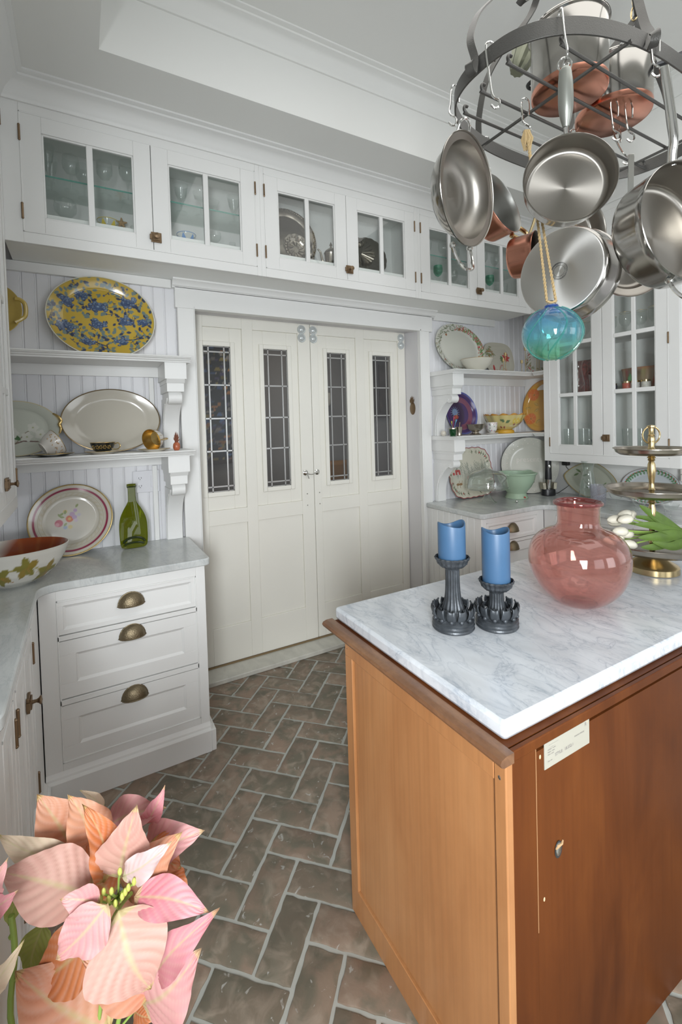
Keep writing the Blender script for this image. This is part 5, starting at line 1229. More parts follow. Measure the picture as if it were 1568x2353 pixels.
def paint_orange(P):
    for x, y in ((-.10, .10), (-.105, -.11), (.06, .14)): P.disc(x, y, .050, (.60, .17, .05), soft=.006); [P.line([(x, y), (x + .05 * math.cos(t), y + .05 * math.sin(t))], .003, (.62, .28, .08)) for t in np.linspace(0, 6, 9)]; P.disc(x, y, .006, (.20, .16, .05))
    for x, y, a in ((-.09, .03, -.5), (-.165, -.02, .2), (-.08, -.05, .6), (-.05, -.15, .8), (.05, .05, 1)): P.leaf(x, y, .05, .022, a, (.25, .20, .06)); P.leaf(x + .002, y, .046, .015, a, (.52, .32, .08))
    P.ring(P.rho, .97, 1.1, (.42, .20, .06))
plate('orange_platter', 'large orange platter painted with pumpkins and leaves at the corner of the lower right shelf', 'platter', .184, .222, (3.385, 2.532, S2), 79, -PI / 2, .022, .8, paint_orange, (.56, .31, .06), nr=80, na=200)
# counter: Christmas platter
def paint_xmas(P):
    r = np.random.RandomState(6)
    P.put(np.exp(-(((P.V - .0) / .05) ** 2)) * (np.abs(P.U) < .19), (.40, .40, .36), .5)
    for _ in range(75):
        x = r.uniform(-.15, .19); y = r.uniform(-.03, .05); h = r.uniform(.03, .07)
        P.line([(x, y - .02), (x, y + h - .01)], .0022, (.22, .24, .20), .7)
        for q in range(4): P.leaf(x, y + q * h * .22, .012, .004, 1.57 + (.9 if q % 2 else -.9), (.24, .27, .22), .8)
    P.put(((np.abs(P.U + .13) < .026) & (np.abs(P.V - .01) < .020)) * 1.0, (.38, .05, .045)); P.line([(-.162, .026), (-.13, .055), (-.098, .026)], .008, (.55, .54, .5))
    P.put(((np.abs(P.U + .13) < .006) & (np.abs(P.V + .0) < .012)) * 1.0, (.55, .5, .45)); P.disc(-.175, .0, .012, (.38, .05, .045))
    for x in (-.14, -.11): P.disc(x - .01, -.085, .018, (.28, .17, .09), ry=.010); P.line([(x - .02, -.09), (x - .02, -.115)], .004, (.28, .17, .09)); P.line([(x + .004, -.075), (x + .010, -.058)], .004, (.28, .17, .09))
    for k in range(34):
        t = 2 * PI * k / 34; x, y = .20 * math.copysign(abs(math.cos(t)) ** .5, math.cos(t)) * 1.12, .175 * math.copysign(abs(math.sin(t)) ** .5, math.sin(t))
        for q in range(3): P.leaf(x * .96, y * .95, .02, .006, t + 1 + q * .9, (.10, .13, .07))
        if k % 3 == 0: P.disc(x * .96, y * .93, .005, (.42, .05, .05)); P.disc(x * .93, y * .96, .004, (.42, .05, .05))
    P.ring(P.rho, .975, 1.1, (.28, .035, .05), soft=.006)
plate('christmas_platter', 'square scalloped platter painted with a red barn and snowy trees, on the right counter', 'platter', .240, .200, (2.722, 2.645, CT), 77, 0, .014, .82, paint_xmas, (.58, .56, .46), nr=100, na=260, sq=4.0, edge=lambda t: 1 + .014 * np.cos(t * 24), spin=.03)
# big white plate with dotted rim and embossed word
def paint_dots(P): pass
wp = plate('embossed_platter', 'very large pale platter with raised dots and embossed script, behind the green colander', 'platter', .232, .232, (3.235, 2.515, CT), 80, -.62, .022, .70, None, (.54, .54, .48), nr=24, na=120)
m = MB()
for k in range(26):
    t = 2 * PI * k / 26
    m.ball((.212 * math.cos(t), .232 + .212 * math.sin(t), .0200), .0052, 8, 4, 1, 1, .6)
    if k % 1 == 0: m.ball((.183 * math.cos(t + .12), .232 + .183 * math.sin(t + .12), .0118), .0048, 8, 4, 1, 1, .6)
m.build('raised_dots', 'whitep', wp)
c_ = text('presents', -.105, .265, .062, wp, 'whitep', y=0, name='embossed_script', rot=(0, 0, 0), ext=.0015); c_.location = (-.105, .262, .0005); 
# cake stand with dome
ck = thing('cake_stand', 'clear glass cake stand with a domed lid and ball knob on the right counter', 'cake stand', (2.625, 2.425, CT + .0005)); ck.scale = (1.04, 1.04, 1.05)
MB().lathe([(.065, 0), (.066, .004), (.050, .012), (.030, .035), (.020, .060), (.018, .085), (.030, .093), (.140, .100), (.152, .108), (.150, .112), (.138, .105), (.0001, .099)], 48).build('stand', 'glass2', ck)
MB().lathe([(.146, .113), (.147, .118), (.141, .170), (.130, .196), (.108, .215), (.070, .228), (.038, .234), (.030, .238), (.028, .238), (.068, .2255), (.106, .212), (.128, .193), (.138, .170), (.144, .118)], 48).build('dome', 'glass2', ck)
MB().lathe([(.040, .232), (.038, .240), (.014, .246), (.011, .252), (.0001, .254)], 28).ball((0, 0, .272), .0205, 20, 12).build('dome_knob', 'glass2', ck)
# small glass ornament and jar stopper by the cake stand
go = thing('glass_bird', 'tiny clear glass bird ornament with silver ball in front of the cake stand', 'ornament', (2.760, 2.30, CT + .0005))
MB().tube(smoothpath([(-.05, .02, .045), (-.028, .01, .030), (0, 0, .016), (.03, 0, .012)]), [.003 + .010 * math.sin(min(1, i / 18) * PI * .6) for i in range(19)], 10).build('bird_body', 'glass', go); MB().ball((.030, -.004, .010), .010, 12, 8).build('silver_ball', 'chrome', go)
# colander
cl = thing('green_colander', 'sage green enamelled colander with cut-out handle on the right counter', 'colander', (2.965, 2.44, CT + .0005), (0, 0, .1))
MB().lathe([(.0001, .008), (.070, .004), (.084, .0), (.087, .004), (.078, .020), (.072, .040), (.078, .052), (.110, .090), (.134, .140), (.144, .185), (.152, .188), (.156, .196), (.150, .201), (.142, .197), (.134, .160), (.115, .105), (.08, .062), (.0001, .05)], 60).build('bowl', 'celadon', cl)
for s in (-1, 1): MB().tube(smoothpath([(s * .145, -.035, .190), (s * .176, -.025, .198), (s * .182, 0, .200), (s * .176, .025, .198), (s * .145, .035, .190)]), .006, 8).build('handle', 'celadon', cl)
m = MB()
for k in range(5):
    a = -.95 + k * .035; m.ball((.128 * math.cos(a), .128 * math.sin(a), .128 + .004 * k), .010 if k == 4 else .006, 8, 5, .6, .6, 1.2)
m.build('cutout_holes', 'dark', cl); 
MB().ball((-.02, -.083, .015), .007, 8, 5).tube([(-.02, -.083, .015), (-.008, -.086, .008)], .003, 5).build('red_motif', mat('red_glaze', (.38, .05, .04), .4), cl)
# electric wine opener on charger
wo = thing('wine_opener', 'black and silver electric corkscrew standing in its charging cradle', 'corkscrew', (3.245, 2.360, CT + .0005), (0, 0, -.5))
MB().lathe([(.0001, 0), (.050, 0), (.055, .006), (.054, .040), (.050, .052), (.0001, .053)], 32, sy=.8).build('cradle_base', 'black', wo)
m = MB()
gold_sil = mat('champagne_plastic', (.46, .42, .33), .35, .6)
for s in (-1, 1): m.prism([(s * .028, .052), (s * .052, .052), (s * .058, .105), (s * .034, .105), (s * .030, .075)], 'y', -.030, .030)
m.build('cradle_arms', gold_sil, wo, bevel=.003)
MB().lathe([(.0001, .05), (.024, .05), (.026, .07), (.026, .130), (.0001, .130)], 28).build('foil_collar', 'steel', wo)
MB().lathe([(.026, .130), (.0265, .135), (.025, .19), (.0235, .285), (.0225, .292), (.0001, .293)], 28).build('grip', 'black', wo)
MB().ball((0, -.0245, .235), .009, 12, 8, 1, .35, 1.9).build('button', 'chrome', wo)
# cord, plug on the right wall
pl_ = thing('power_adapter', 'black plug adapter with thin cord on the right wall under the glazed cabinet', 'plug', (XR - .001, 2.335, 1.185))
MB().box(-.040, 0, -.026, .026, -.030, .026).build('plug_body', 'black', pl_, bevel=.006)
MB().tube(smoothpath([(-.022, 0, -.03), (-.022, -.01, -.05), (-.012, -.06, -.115), (-.012, -.02, -.19), (-.08, .02, -.245), (-.12, .01, -.250), (-.14, .02, -.252)]), .0022, 6).build('cord', 'black', pl_)
# platters leaning on the right wall
def paint_mag2(P):
    P.line([(-.09, .06), (-.06, .0), (-.02, -.04), (.03, -.07)], .003, (.20, .18, .12))
    for x, y, a in ((-.085, .05, 2.6), (-.07, .02, .4), (-.03, -.03, 5), (-.10, .04, 3.6), (.02, -.06, .6), (.05, -.07, 2), (.10, -.05, 1)): P.leaf(x, y, .045, .016, a, (.16, .22, .11))
    for x, y in ((.05, -.065), (-.01, -.03)): [P.leaf(x, y, .03, .02, k * 1.26, (.52, .52, .44)) for k in range(5)]
    P.ring(P.rho, .965, 1.1, (.42, .31, .12), soft=.008)
plate('diamond_platter', 'pale green-cream diamond-shaped platter with leaf sprays and gilt ends, on the right wall', 'platter', .215, .138, (3.395, 2.120, CT + .0), 79, -PI / 2, .016, .76, paint_mag2, (.47, .48, .40), nr=70, na=180, sq=1.45, spin=-.06)
def paint_holly(P):
    for k in range(40):
        t = 2 * PI * k / 40; x, y = .190 * .84 * math.cos(t), .128 * .84 * math.sin(t)
        P.leaf(x, y, .026, .013, t + 1.2, (.10, .22, .10)); P.leaf(x, y, .022, .012, t + 2.6, (.13, .25, .13)); P.disc(x * 1.06, y * 1.05, .0038, (.45, .04, .05))
    P.ring(P.rho, .98, 1.1, (.28, .20, .18), soft=.006)
plate('holly_platter', 'oval white platter with a holly and berry garland border, leaning on the right wall', 'platter', .190, .128, (3.390, 1.690, CT), 74, -PI / 2, .018, .7, paint_holly, (.50, .53, .55), nr=80, na=220)
bxw = tag(MB().box(-.02, .02, -.09, .09, 0, .035).box(-.03, .03, -.085, .085, -.045, -.002).build('white_box', 'whitep', None, (3.40, 1.40, 1.155), smooth=0, bevel=.003), 'white paper towel holder under the right wall cabinet at the picture edge', 'holder')
struct_ = bxw
tag(MB().lathe(gl_vase(.055, .30), 36).build('hurricane_glass', 'glass2', None, (3.215, 2.01, CT + .0005), smooth=60), 'tall clear hurricane vase with etched leaves on the right counter behind the pink vase', 'vase')
cry = thing('crystal_vase', 'cut crystal tumbler vase with herringbone cuts beside the hurricane vase', 'vase', (3.09, 1.86, CT + .0005))
MB().lathe([(.0001, 0), (.040, 0), (.042, .010), (.046, .06), (.052, .150), (.049, .150), (.042, .06), (.0001, .02)], 40, rf=lambda a, z: 1 + .012 * math.sin(a * 20)).build('vase', 'lav', cry)
m = MB()
for k in range(10):
    a0 = 2 * PI * k / 10
    for q in range(7):
        z = .02 + q * .018; r0 = .044 + z * .055
        for s in (-1, 1): m.tube([(r0 * math.cos(a0), r0 * math.sin(a0), z), (r0 * math.cos(a0 + s * .28), r0 * math.sin(a0 + s * .28), z + .016)], .0011, 4)
m.build('cut_lines', 'lav', cry)
for i, (x, y, pf_, nm) in enumerate(((3.02, 1.70, gl_coupe(.045, .12), 'short clear coupe'), (3.12, 1.63, gl_coupe(.05, .13), 'wide clear coupe'), (2.99, 1.54, gl_goblet(.04, .12), 'clear water glass'), (3.10, 1.45, gl_coupe(.05, .12), 'clear dessert coupe'), (2.97, 1.36, gl_coupe(.045, .10), 'small footed clear glass'))):
    tag(MB().lathe(pf_, 28).build('drinking_glass', 'glass', None, (x, y, CT + .0005), smooth=60), nm + ' on the right counter, %s from the crystal vase' % ORD[i], 'glass', 'glasses on the right counter')
eg = tag(MB().ball((0, 0, .012), .014, 16, 10, 2.2, 1, .9).build('white_ceramic_dish', 'cream', None, (2.985, 1.80, CT + .0005)), 'small oval cream ceramic piece beside the crystal vase', 'ornament')

# ============================================================ ISLAND OBJECTS
IZ = .930
def candle_stand(name, label, loc, H, seed=0):
    """blackened pewter holder: round base, ring of curled leaf petals, fluted trumpet stem, crimped cup"""
    t = thing(name, label, 'candle holder', loc, (0, 0, seed)); t.scale = (.93, .93, 1)
    MB().lathe([(.0001, 0), (.064, 0), (.067, .004), (.065, .009), (.067, .014), (.064, .019), (.066, .024), (.060, .029), (.0001, .030)], 48).build('base', 'pewter', t)
    hs = H - .030 - .034; pf_ = []
    for k in range(15):
        q = k / 14; pf_.append((.0225 + .036 * (1 - q) ** 4.5 - .0015 * q + .012 * max(0, .12 - q) , .028 + hs * q))
    MB().lathe(pf_, 72, rf=lambda a, z: 1 + .12 * abs(math.cos(a * 7)) - .06).build('fluted_stem', 'pewter', t)
    for i in range(12):
        a = 2 * PI * i / 12; m = MB(); ca, sa = math.cos(a), math.sin(a); pts = []
        for r_, z in ((.040, .060), (.048, .040), (.056, .033), (.064, .040), (.069, .054), (.067, .066), (.062, .064)): pts.append((r_ * ca, r_ * sa, z))
        sp_ = smoothpath(pts, 4); n = len(sp_)
        vs = []; W0 = .0135
        for k, p in enumerate(sp_):
            q = k / (n - 1); w_ = W0 * (.45 + .6 * math.sin(min(1, q * 1.25) * PI * .8)); r_ = math.hypot(p[0], p[1])
            for s in (-1, -.5, 0, .5, 1): vs.append((p[0] - s * w_ * sa, p[1] + s * w_ * ca, p[2] + .004 * (s * s) + (0 if k < n - 2 else 0)))
        fs = [(k * 5 + j, k * 5 + j + 1, (k + 1) * 5 + j + 1, (k + 1) * 5 + j) for k in range(n - 1) for j in range(4)]
        m.add(vs, fs); m.ball((.060 * ca, .060 * sa, .036), .0085, 10, 6, .9, .9, .8)
        o = m.build('curled_petal', 'pewter', t, smooth=60); s_ = o.modifiers.new('s', 'SOLIDIFY'); s_.thickness = .003
    zc = H - .034
    MB().lathe([(.021, zc - .006), (.024, zc), (.036, zc + .004), (.044, zc + .012), (.050, zc + .024), (.055, zc + .030), (.052, zc + .034), (.049, zc + .026), (.047, zc + .014), (.0001, zc + .0125)], 160, rf=lambda a, z: 1 + (.03 * math.cos(a * 20) if z > zc + .003 else 0)).build('crimped_cup', 'pewter', t)
    return t
def candle(label, loc, r, h, rot=0):
    m = MB(); n = 48; vs = []; prof = [(r * .97, .0, 0), (r, .004, 0), (r, h * .5, 0), (r, h - .004, 1), (r * .975, h, 1), (r * .90, h - .001, 1), (r * .84, h - .010, 1), (r * .82, h - .040, .3), (.0001, h - .042, .3)]
    for q, z, wv in prof:
        for k in range(n):
            a = 2 * PI * k / n; vs.append((q * math.cos(a), q * math.sin(a), z + wv * .0065 * (math.cos(2 * a + rot) + .3 * math.cos(3 * a))))
    fs = [(j * n + k, j * n + (k + 1) % n, (j + 1) * n + (k + 1) % n, (j + 1) * n + k) for j in range(len(prof) - 1) for k in range(n)] + [tuple(range(n - 1, -1, -1))]
    m.add(vs, fs); o = m.build('pillar_candle', 'blue', None, loc, smooth=50); tag(o, label, 'candle')
    MB().tube([(0, 0, h - .042), (.002, 0, h - .026)], .0012, 5).build('wick', 'dark', o)
    MB().lathe([(r * .80, h - .0415), (.0001, h - .0412)], 32).build('wax_pool', 'wick', o)
candle_stand('candle_holder', 'taller blackened pewter candle holder on the island marble', (.946, 1.015, IZ), .213, .2)
candle_stand('candle_holder', 'shorter blackened pewter candle holder beside the pink vase', (1.062, .953, IZ), .139, .1)
candle('shorter blue pillar candle standing in the taller pewter holder', (.946, 1.015, IZ + .192), .0405, .118, .6)
candle('taller blue pillar candle standing in the shorter pewter holder', (1.062, .953, IZ + .118), .0405, .168, 1.2)
# pink glass vase
pv = thing('pink_glass_vase', 'large round pink glass vase with short neck and dark folded rim on the island', 'vase', (1.421, .925, IZ)); pv.scale = (.92, .92, .97)
def wob(a, z): return 1 + .012 * math.sin(a * 2 + z * 12) + .006 * math.sin(a * 5 + 1 + z * 20)
out = [(.0001, .006), (.045, .0035), (.062, .001), (.075, .004), (.100, .020), (.130, .048), (.153, .084), (.166, .125), (.1685, .160), (.160, .195), (.142, .222), (.115, .243), (.088, .253), (.074, .262), (.069, .275), (.068, .300), (.070, .338)]
op_ = smoothpath([(r, 0, z) for r, z in out], 3); oprof = [(max(p[0], .0001), p[2]) for p in op_]
MB().lathe(oprof, 72, rf=wob).build('vase_body', 'pink', pv, smooth=80)
MB().lathe([(max(.0001, r - .0035), z) for r, z in oprof[6:]], 72, rf=wob).build('inner_wall', glassmat('pink_glass_inner', (.96, .84, .82), 1.0, 0.03, (.85, .45, .40), .01, 1.5), pv, smooth=80)
MB().tube([(.0765 * math.cos(a), .0765 * math.sin(a), .343 + .002 * math.sin(2 * a)) for a in [2 * PI * k / 60 for k in range(60)]], .0062, 12, closed=True).build('folded_rim', 'pinkd', pv)
MB().lathe([(.064, .340), (.076, .348), (.0765, .341), (.066, .334)], 60).build('rim_lip', 'pinkd', pv)
MB().lathe([(.060, .0012), (.0001, .010)], 32).build('base_punt', 'pinkd', pv)
# tiered tray
tt = thing('tiered_tray', 'three-tier silver tray stand with brass stem and ring handle on the island', 'tray', (1.944, .956, IZ)); tt.scale = (1, 1, .985)
MB().lathe([(.0001, 0), (.086, 0), (.090, .003), (.0895, .024), (.084, .030), (.066, .040), (.046, .056), (.034, .075), (.030, .085), (.0001, .086)], 56).build('foot', 'brass', tt)
def tray_dish(z, r, h):
    MB().lathe([(.0001, z - .002), (r * .6, z - .002), (r * .84, z + .0), (r * .95, z + h * .4), (r * .985, z + h * .9), (r + .004, z + h), (r + .004, z + h + .003), (r * .97, z + h), (r * .94, z + h * .5), (r * .82, z + .004), (.0001, z + .003)], 72).build('tray_dish', 'silver', tt)
tray_dish(.088, .186, .032); tray_dish(.305, .160, .028); tray_dish(.468, .128, .024)
def stem(z0, z1):
    L = z1 - z0; P_ = [(.0115, 0), (.0125, .02), (.009, .05), (.0095, .09), (.013, .12), (.010, .15), (.009, .30), (.0125, .46), (.0150, .62), (.013, .76), (.009, .84), (.0135, .87), (.0105, .90), (.0155, .93), (.011, .955), (.019, .985), (.026, 1.0)]
    MB().lathe([(r, z0 + L * q) for r, q in P_], 28).build('stem_section', 'brass', tt)
stem(.090, .303); stem(.308, .466); 
MB().lathe([(.026, .470), (.012, .474), (.011, .485), (.014, .490), (.010, .497), (.012, .520), (.013, .530), (.010, .540), (.0125, .545), (.009, .55), (.009, .572), (.015, .576), (.015, .582), (.010, .584), (.0001, .586)], 28).build('finial', 'brass', tt)
MB().tube([(.034 * math.cos(a) * .869, -.034 * math.cos(a) * .495, .545 + .034 * math.sin(a)) for a in [2 * PI * k / 40 for k in range(40)]], .0032, 8, closed=True).build('ring_handle', 'brass', tt)
# tulips lying on the lowest tray
tl = thing('tulip_bunch', 'bunch of white tulips with bright green leaves lying on the lowest tray', 'flowers', (1.944, .956, IZ))
R_ = Vector((.869, -.495, 0)); F_ = Vector((.495, .869, 0)); Z_ = Vector((0, 0, 1))
def tp_(r, f, z): return tuple(R_ * r + F_ * f + Z_ * z)
heads = [(-.130, .02, .205, .1), (-.112, -.02, .214, .2), (-.085, .03, .222, .3), (-.138, -.03, .168, -.05), (-.098, .0, .150, -.1), (-.128, .01, .135, -.2), (-.110, -.04, .118, -.25), (-.060, .04, .215, .5), (-.13, .05, .108, -.2), (-.105, .06, .185, .1)]
for r, f, z, an in heads:
    m = MB(); m.T = Matrix.Translation(Vector(tp_(r, f, z))) @ Matrix.Rotation(math.atan2(-.495, .869), 4, 'Z') @ Matrix.Rotation(-PI / 2 + an * -1.0, 4, 'Y')
    for k in range(3):
        a = 2 * PI * k / 3; m.lathe([(.0001, -.022), (.009, -.020), (.0155, -.008), (.0165, .008), (.012, .024), (.003, .034), (.0001, .035)], 14, (.0022 * math.cos(a), .0022 * math.sin(a), 0), 1 - .1 * math.cos(a), 1 - .1 * math.sin(a))
    m.build('tulip_head', 'tulip', tl, smooth=60)
    MB().tube(smoothpath([tp_(r + .024, f, z + .024 * math.sin(-an)), tp_(r + .09, f * .6, lerp(z, .150, .4)), tp_(.11, f * .15, .150), tp_(.235, f * .1 + .01, .128)]), .0030, 6).build('stem', 'stem', tl)
def blade(pts, W_, name, matn, parent, nrm=(0, 0, 1), curl=.25, n=16):
    sp_ = smoothpath(pts, 6); k = len(sp_); vs = []
    for i, p in enumerate(sp_):
        q = i / (k - 1); t = (Vector(sp_[min(i + 1, k - 1)]) - Vector(sp_[max(i - 1, 0)])).normalized(); b = t.cross(Vector(nrm)).normalized(); nn = b.cross(t)
        w_ = W_ / 2 * (math.sin(PI * min(1, .12 + q * .88)) ** .7)
        for s in (-1, -.5, 0, .5, 1): vs.append(tuple(Vector(p) + b * w_ * s + nn * (curl * w_ * abs(s) ** 1.5)))
    fs = [(i * 5 + j, i * 5 + j + 1, (i + 1) * 5 + j + 1, (i + 1) * 5 + j) for i in range(k - 1) for j in range(4)]
    return MB().add(vs, fs).build(name, matn, parent, smooth=80)
fn = tuple(-F_ + Z_ * .4)
for pts, w_ in (([(.12, -.03, .150), (.03, -.05, .17), (-.03, -.05, .19), (-.095, -.04, .196)], .036), ([(.12, -.04, .146), (.04, -.06, .155), (-.02, -.06, .15), (-.088, -.05, .146)], .040), ([(.10, -.02, .155), (.03, -.02, .195), (-.02, -.01, .235), (-.050, .0, .262)], .034),
                ([(.12, .0, .15), (.07, -.01, .18), (.03, .0, .215), (-.01, .02, .25)], .030), ([(.10, -.05, .14), (.02, -.07, .13), (-.04, -.07, .115), (-.085, -.06, .112)], .030), ([(.12, -.02, .15), (.05, -.03, .165), (-.01, -.02, .205), (-.07, -.01, .222)], .026), ([(.13, -.05, .142), (.06, -.07, .125), (.01, -.08, .118), (-.05, -.07, .135)], .034)):
    blade([tp_(*p) for p in pts], w_, 'leaf', 'tleaf', tl, fn)
MB().tube([tp_(.118, .0, .150), tp_(.132, .0, .148)], .017, 14).build('kraft_band', 'tag', tl)
for i in range(9):
    a = i * .7; MB().tube([tp_(.12, .010 * math.cos(a), .150 + .010 * math.sin(a)), tp_(.25, .022 * math.cos(a), .132 + .010 * math.sin(a))], .0035, 6).build('cut_stem', 'tleaf', tl)

# ============================================================ POT RACK
RZ0 = 2.632; RC = Vector((1.69, 1.04, RZ0)); RA, RB, RE = .560, .300, 2.5
def ring_pt(t, z=0, off=0):
    c, s = math.cos(t), math.sin(t)
    return (RC.x + math.copysign(abs(c) ** (2 / RE), c) * (RA + off), RC.y + math.copysign(abs(s) ** (2 / RE), s) * (RB + off), RC.z + z)
rk = thing('pot_rack', 'oval grey iron pot rack with scroll straps and diagonal grid hanging over the island', 'pot rack', (0, 0, 0))
nr_ = 120; rp = []
for i in range(nr_): rp.append(ring_pt(2 * PI * i / nr_, .0255))
MB().tube(rp, 0, flat=(.051, .006), closed=True, up=(0, 0, 1)).build('ring_band', 'iron', rk, bevel=.001)
# grid bars with curled ends
def bar(name, a, b, curl=True):
    a, b = Vector(a), Vector(b); d = (b - a).normalized(); pts = [a, lerp(a, b, .5), b]
    MB().tube([tuple(p) for p in pts], .0055, 4).build(name, 'iron', rk)
gz = RZ0 + .012
diag1 = [((1.20, .90), (1.45, 1.33)), ((1.30, .78), (1.70, 1.335)), ((1.52, .745), (1.98, 1.30)), ((1.85, .75), (2.18, 1.19))]
diag2 = [((1.165, 1.20), (1.62, .745)), ((1.30, 1.30), (1.90, .755)), ((1.62, 1.335), (2.15, .86)), ((1.90, 1.315), (2.24, 1.02))]
def hookbar(a, b):
    a, b = Vector((*a, gz)), Vector((*b, gz)); d = (b - a).normalized(); u = Vector((0, 0, 1))
    c0 = [a + d * .024 + u * .0, a + d * .004 + u * .002, a - d * .010 + u * .012, a - d * .008 + u * .026, a + d * .006 + u * .028]
    c1 = [b - d * .024, b - d * .004 + u * .002, b + d * .010 + u * .012, b + d * .008 + u * .026, b - d * .006 + u * .028]
    MB().tube(smoothpath([tuple(p) for p in c0[::-1]] + [tuple(lerp(a, b, .5))] + [tuple(p) for p in c1], 5), .0052, 8).build('grid_bar', 'iron', rk)
for y_, x0_, x1_ in ((.862, 1.285, 2.10), (.986, 1.205, 2.19), (1.112, 1.225, 2.215), (1.217, 1.250, 2.13)): hookbar((x0_, y_), (x1_, y_))
for x_, y0_, y1_ in ((1.436, .748, 1.332), (2.130, .835, 1.235)): bar('grid_bar', (x_, y0_, gz - .010), (x_, y1_, gz - .010))
def strap(pts, name='scroll_strap', w_=.022, t_=.005, up=(0, 0, 1), n=7):
    MB().tube(smoothpath(pts, n), 0, flat=(w_, t_), up=up).build(name, 'iron', rk)
R2 = Vector((.869, -.495, 0)); 
def scroll(att, top, outdir, side):
    """ribbon rising from the ring at att to top, ending in a small curl under the ring"""
    A = Vector(att); T = Vector(top); o = Vector(outdir).normalized(); up = Vector(side)
    curl = [A + o * .030 + Z_ * .008, A + o * .040 - Z_ * .006, A + o * .030 - Z_ * .022, A + o * .012 - Z_ * .022, A + o * .004 - Z_ * .006, A + o * .006 + Z_ * .030]
    mid = [A + o * .012 + Z_ * .10, A + o * .030 + Z_ * .20, lerp(A, T, .30) + Z_ * .22 + o * .03, lerp(A, T, .62) + Z_ * .20]
    pts = [tuple(p) for p in curl + mid + [T - Z_ * .02, T + Z_ * .03]]
    MB().tube(smoothpath(pts, 7), 0, flat=(.024, .005), up=tuple(up)).build('scroll_strap', 'iron', rk)
    MB().ball(tuple(A + o * .010 + Z_ * .030), .0065, 8, 5).build('rivet', 'iron', rk)
HT = (1.52, 1.05, 3.10); HT2 = (1.98, 1.02, 3.10)
a1 = ring_pt(math.radians(188)); a2 = ring_pt(math.radians(118)); a3 = ring_pt(math.radians(-112)); a4 = ring_pt(math.radians(12))
a5 = ring_pt(math.radians(-50))
def outn(t): return (math.cos(t), math.sin(t) * 1.4, 0)
def ribbon(pts, w_=.024):
    MB().tube(smoothpath(pts, 8), 0, flat=(w_, .005), up=(.3, -.95, .05)).build('scroll_strap', 'iron', rk)
    return pts
def curl_of(A, o):
    A = Vector(A); o = Vector(o).normalized()
    return [tuple(A + o * x + Z_ * z) for x, z in ((.026, .010), (.038, -.004), (.032, -.022), (.014, -.026), (.006, -.006))]
ribbon(curl_of((1.122, 1.050, 2.645), (-1, -.2, 0)) + [(1.122, 1.052, 2.68), (1.126, 1.073, 2.760), (1.183, 1.095, 2.870), (1.266, 1.108, 2.965), (1.345, 1.111, 3.050), (1.400, 1.100, 3.085), (1.437, 1.094, 3.071), (1.445, 1.096, 3.040), (1.425, 1.105, 3.020), (1.406, 1.111, 3.030)])
ribbon(curl_of((1.452, 1.346, 2.640), (-.5, 1, 0)) + [(1.453, 1.350, 2.69), (1.449, 1.342, 2.773), (1.460, 1.307, 2.901), (1.499, 1.242, 3.000), (1.526, 1.182, 3.044), (1.545, 1.150, 3.095), (1.52, 1.10, 3.135)])
ribbon(curl_of((1.505, .735, 2.645), (-.8, -1, 0)) + [(1.520, .740, 2.68), (1.543, .765, 2.734), (1.558, .788, 2.819), (1.581, .812, 2.915), (1.70, .88, 3.03), (1.90, .97, 3.10), (1.985, 1.01, 3.135)])
ribbon(curl_of((2.262, 1.020, 2.640), (1, .1, 0)) + [(2.266, 1.015, 2.69), (2.260, 1.024, 2.791), (2.233, 1.029, 2.918), (2.123, 1.025, 3.013), (2.02, 1.02, 3.08), (1.985, 1.01, 3.120)])
ribbon(curl_of((1.95, 1.322, 2.640), (.2, 1, 0)) + [(1.95, 1.322, 2.69), (1.955, 1.31, 2.79), (1.97, 1.25, 2.92), (1.96, 1.15, 3.02), (1.98, 1.05, 3.10), (1.985, 1.01, 3.130)])
for T in (HT, HT2):
    T = Vector(T); m = MB()
    for k in range(6):
        c = T + Z_ * (.045 + k * .045)
        u = Vector((1, 0, 0)) if k % 2 else Vector((0, 1, 0))
        m.tube([tuple(c + u * .013 * math.cos(a) + Z_ * .028 * math.sin(a)) for a in [2 * PI * i / 14 for i in range(14)]], .0032, 6, closed=True)
    m.build('hanging_chain', 'brass', rk); MB().lathe([(.03, .14), (.035, .128), (.02, .118), (.006, .112), (.006, .09)], 20, tuple(T + Z_ * .19)).build('ceiling_plate', 'iron', rk)
GH = 'steel S-hooks on the pot rack'
def shook(top, bot, label=None, side=None, r=.0032):
    """S hook from a point on the rack to the point where something hangs"""
    T, B = Vector(top), Vector(bot); s = Vector(side) if side else Vector((.869, -.495, 0))
    H = T.z - B.z
    pts = [T + s * .016 - Z_ * .045, T + s * .016 - Z_ * .005, T + s * .008 + Z_ * .012, T - s * .006 + Z_ * .010, T - s * .010 - Z_ * .01, lerp(T, B, .45) - s * .010, B - s * .010 + Z_ * .03, B + s * .010 + Z_ * .014, B + s * .010 - Z_ * .004, B - s * .002 - Z_ * .010, B - s * .014 - Z_ * .0]
    o = MB().tube(smoothpath([tuple(p) for p in pts], 5), r, 8).build('s_hook', 'chrome', None)
    tag(o, label, 'hook', GH); return o
def frame_of(C, n, up):
    n = Vector(n).normalized(); up = Vector(up); up = (up - n * up.dot(n)).normalized(); y = n.cross(up)
    return Matrix(((up.x, y.x, n.x, C[0]), (up.y, y.y, n.y, C[1]), (up.z, y.z, n.z, C[2]), (0, 0, 0, 1)))
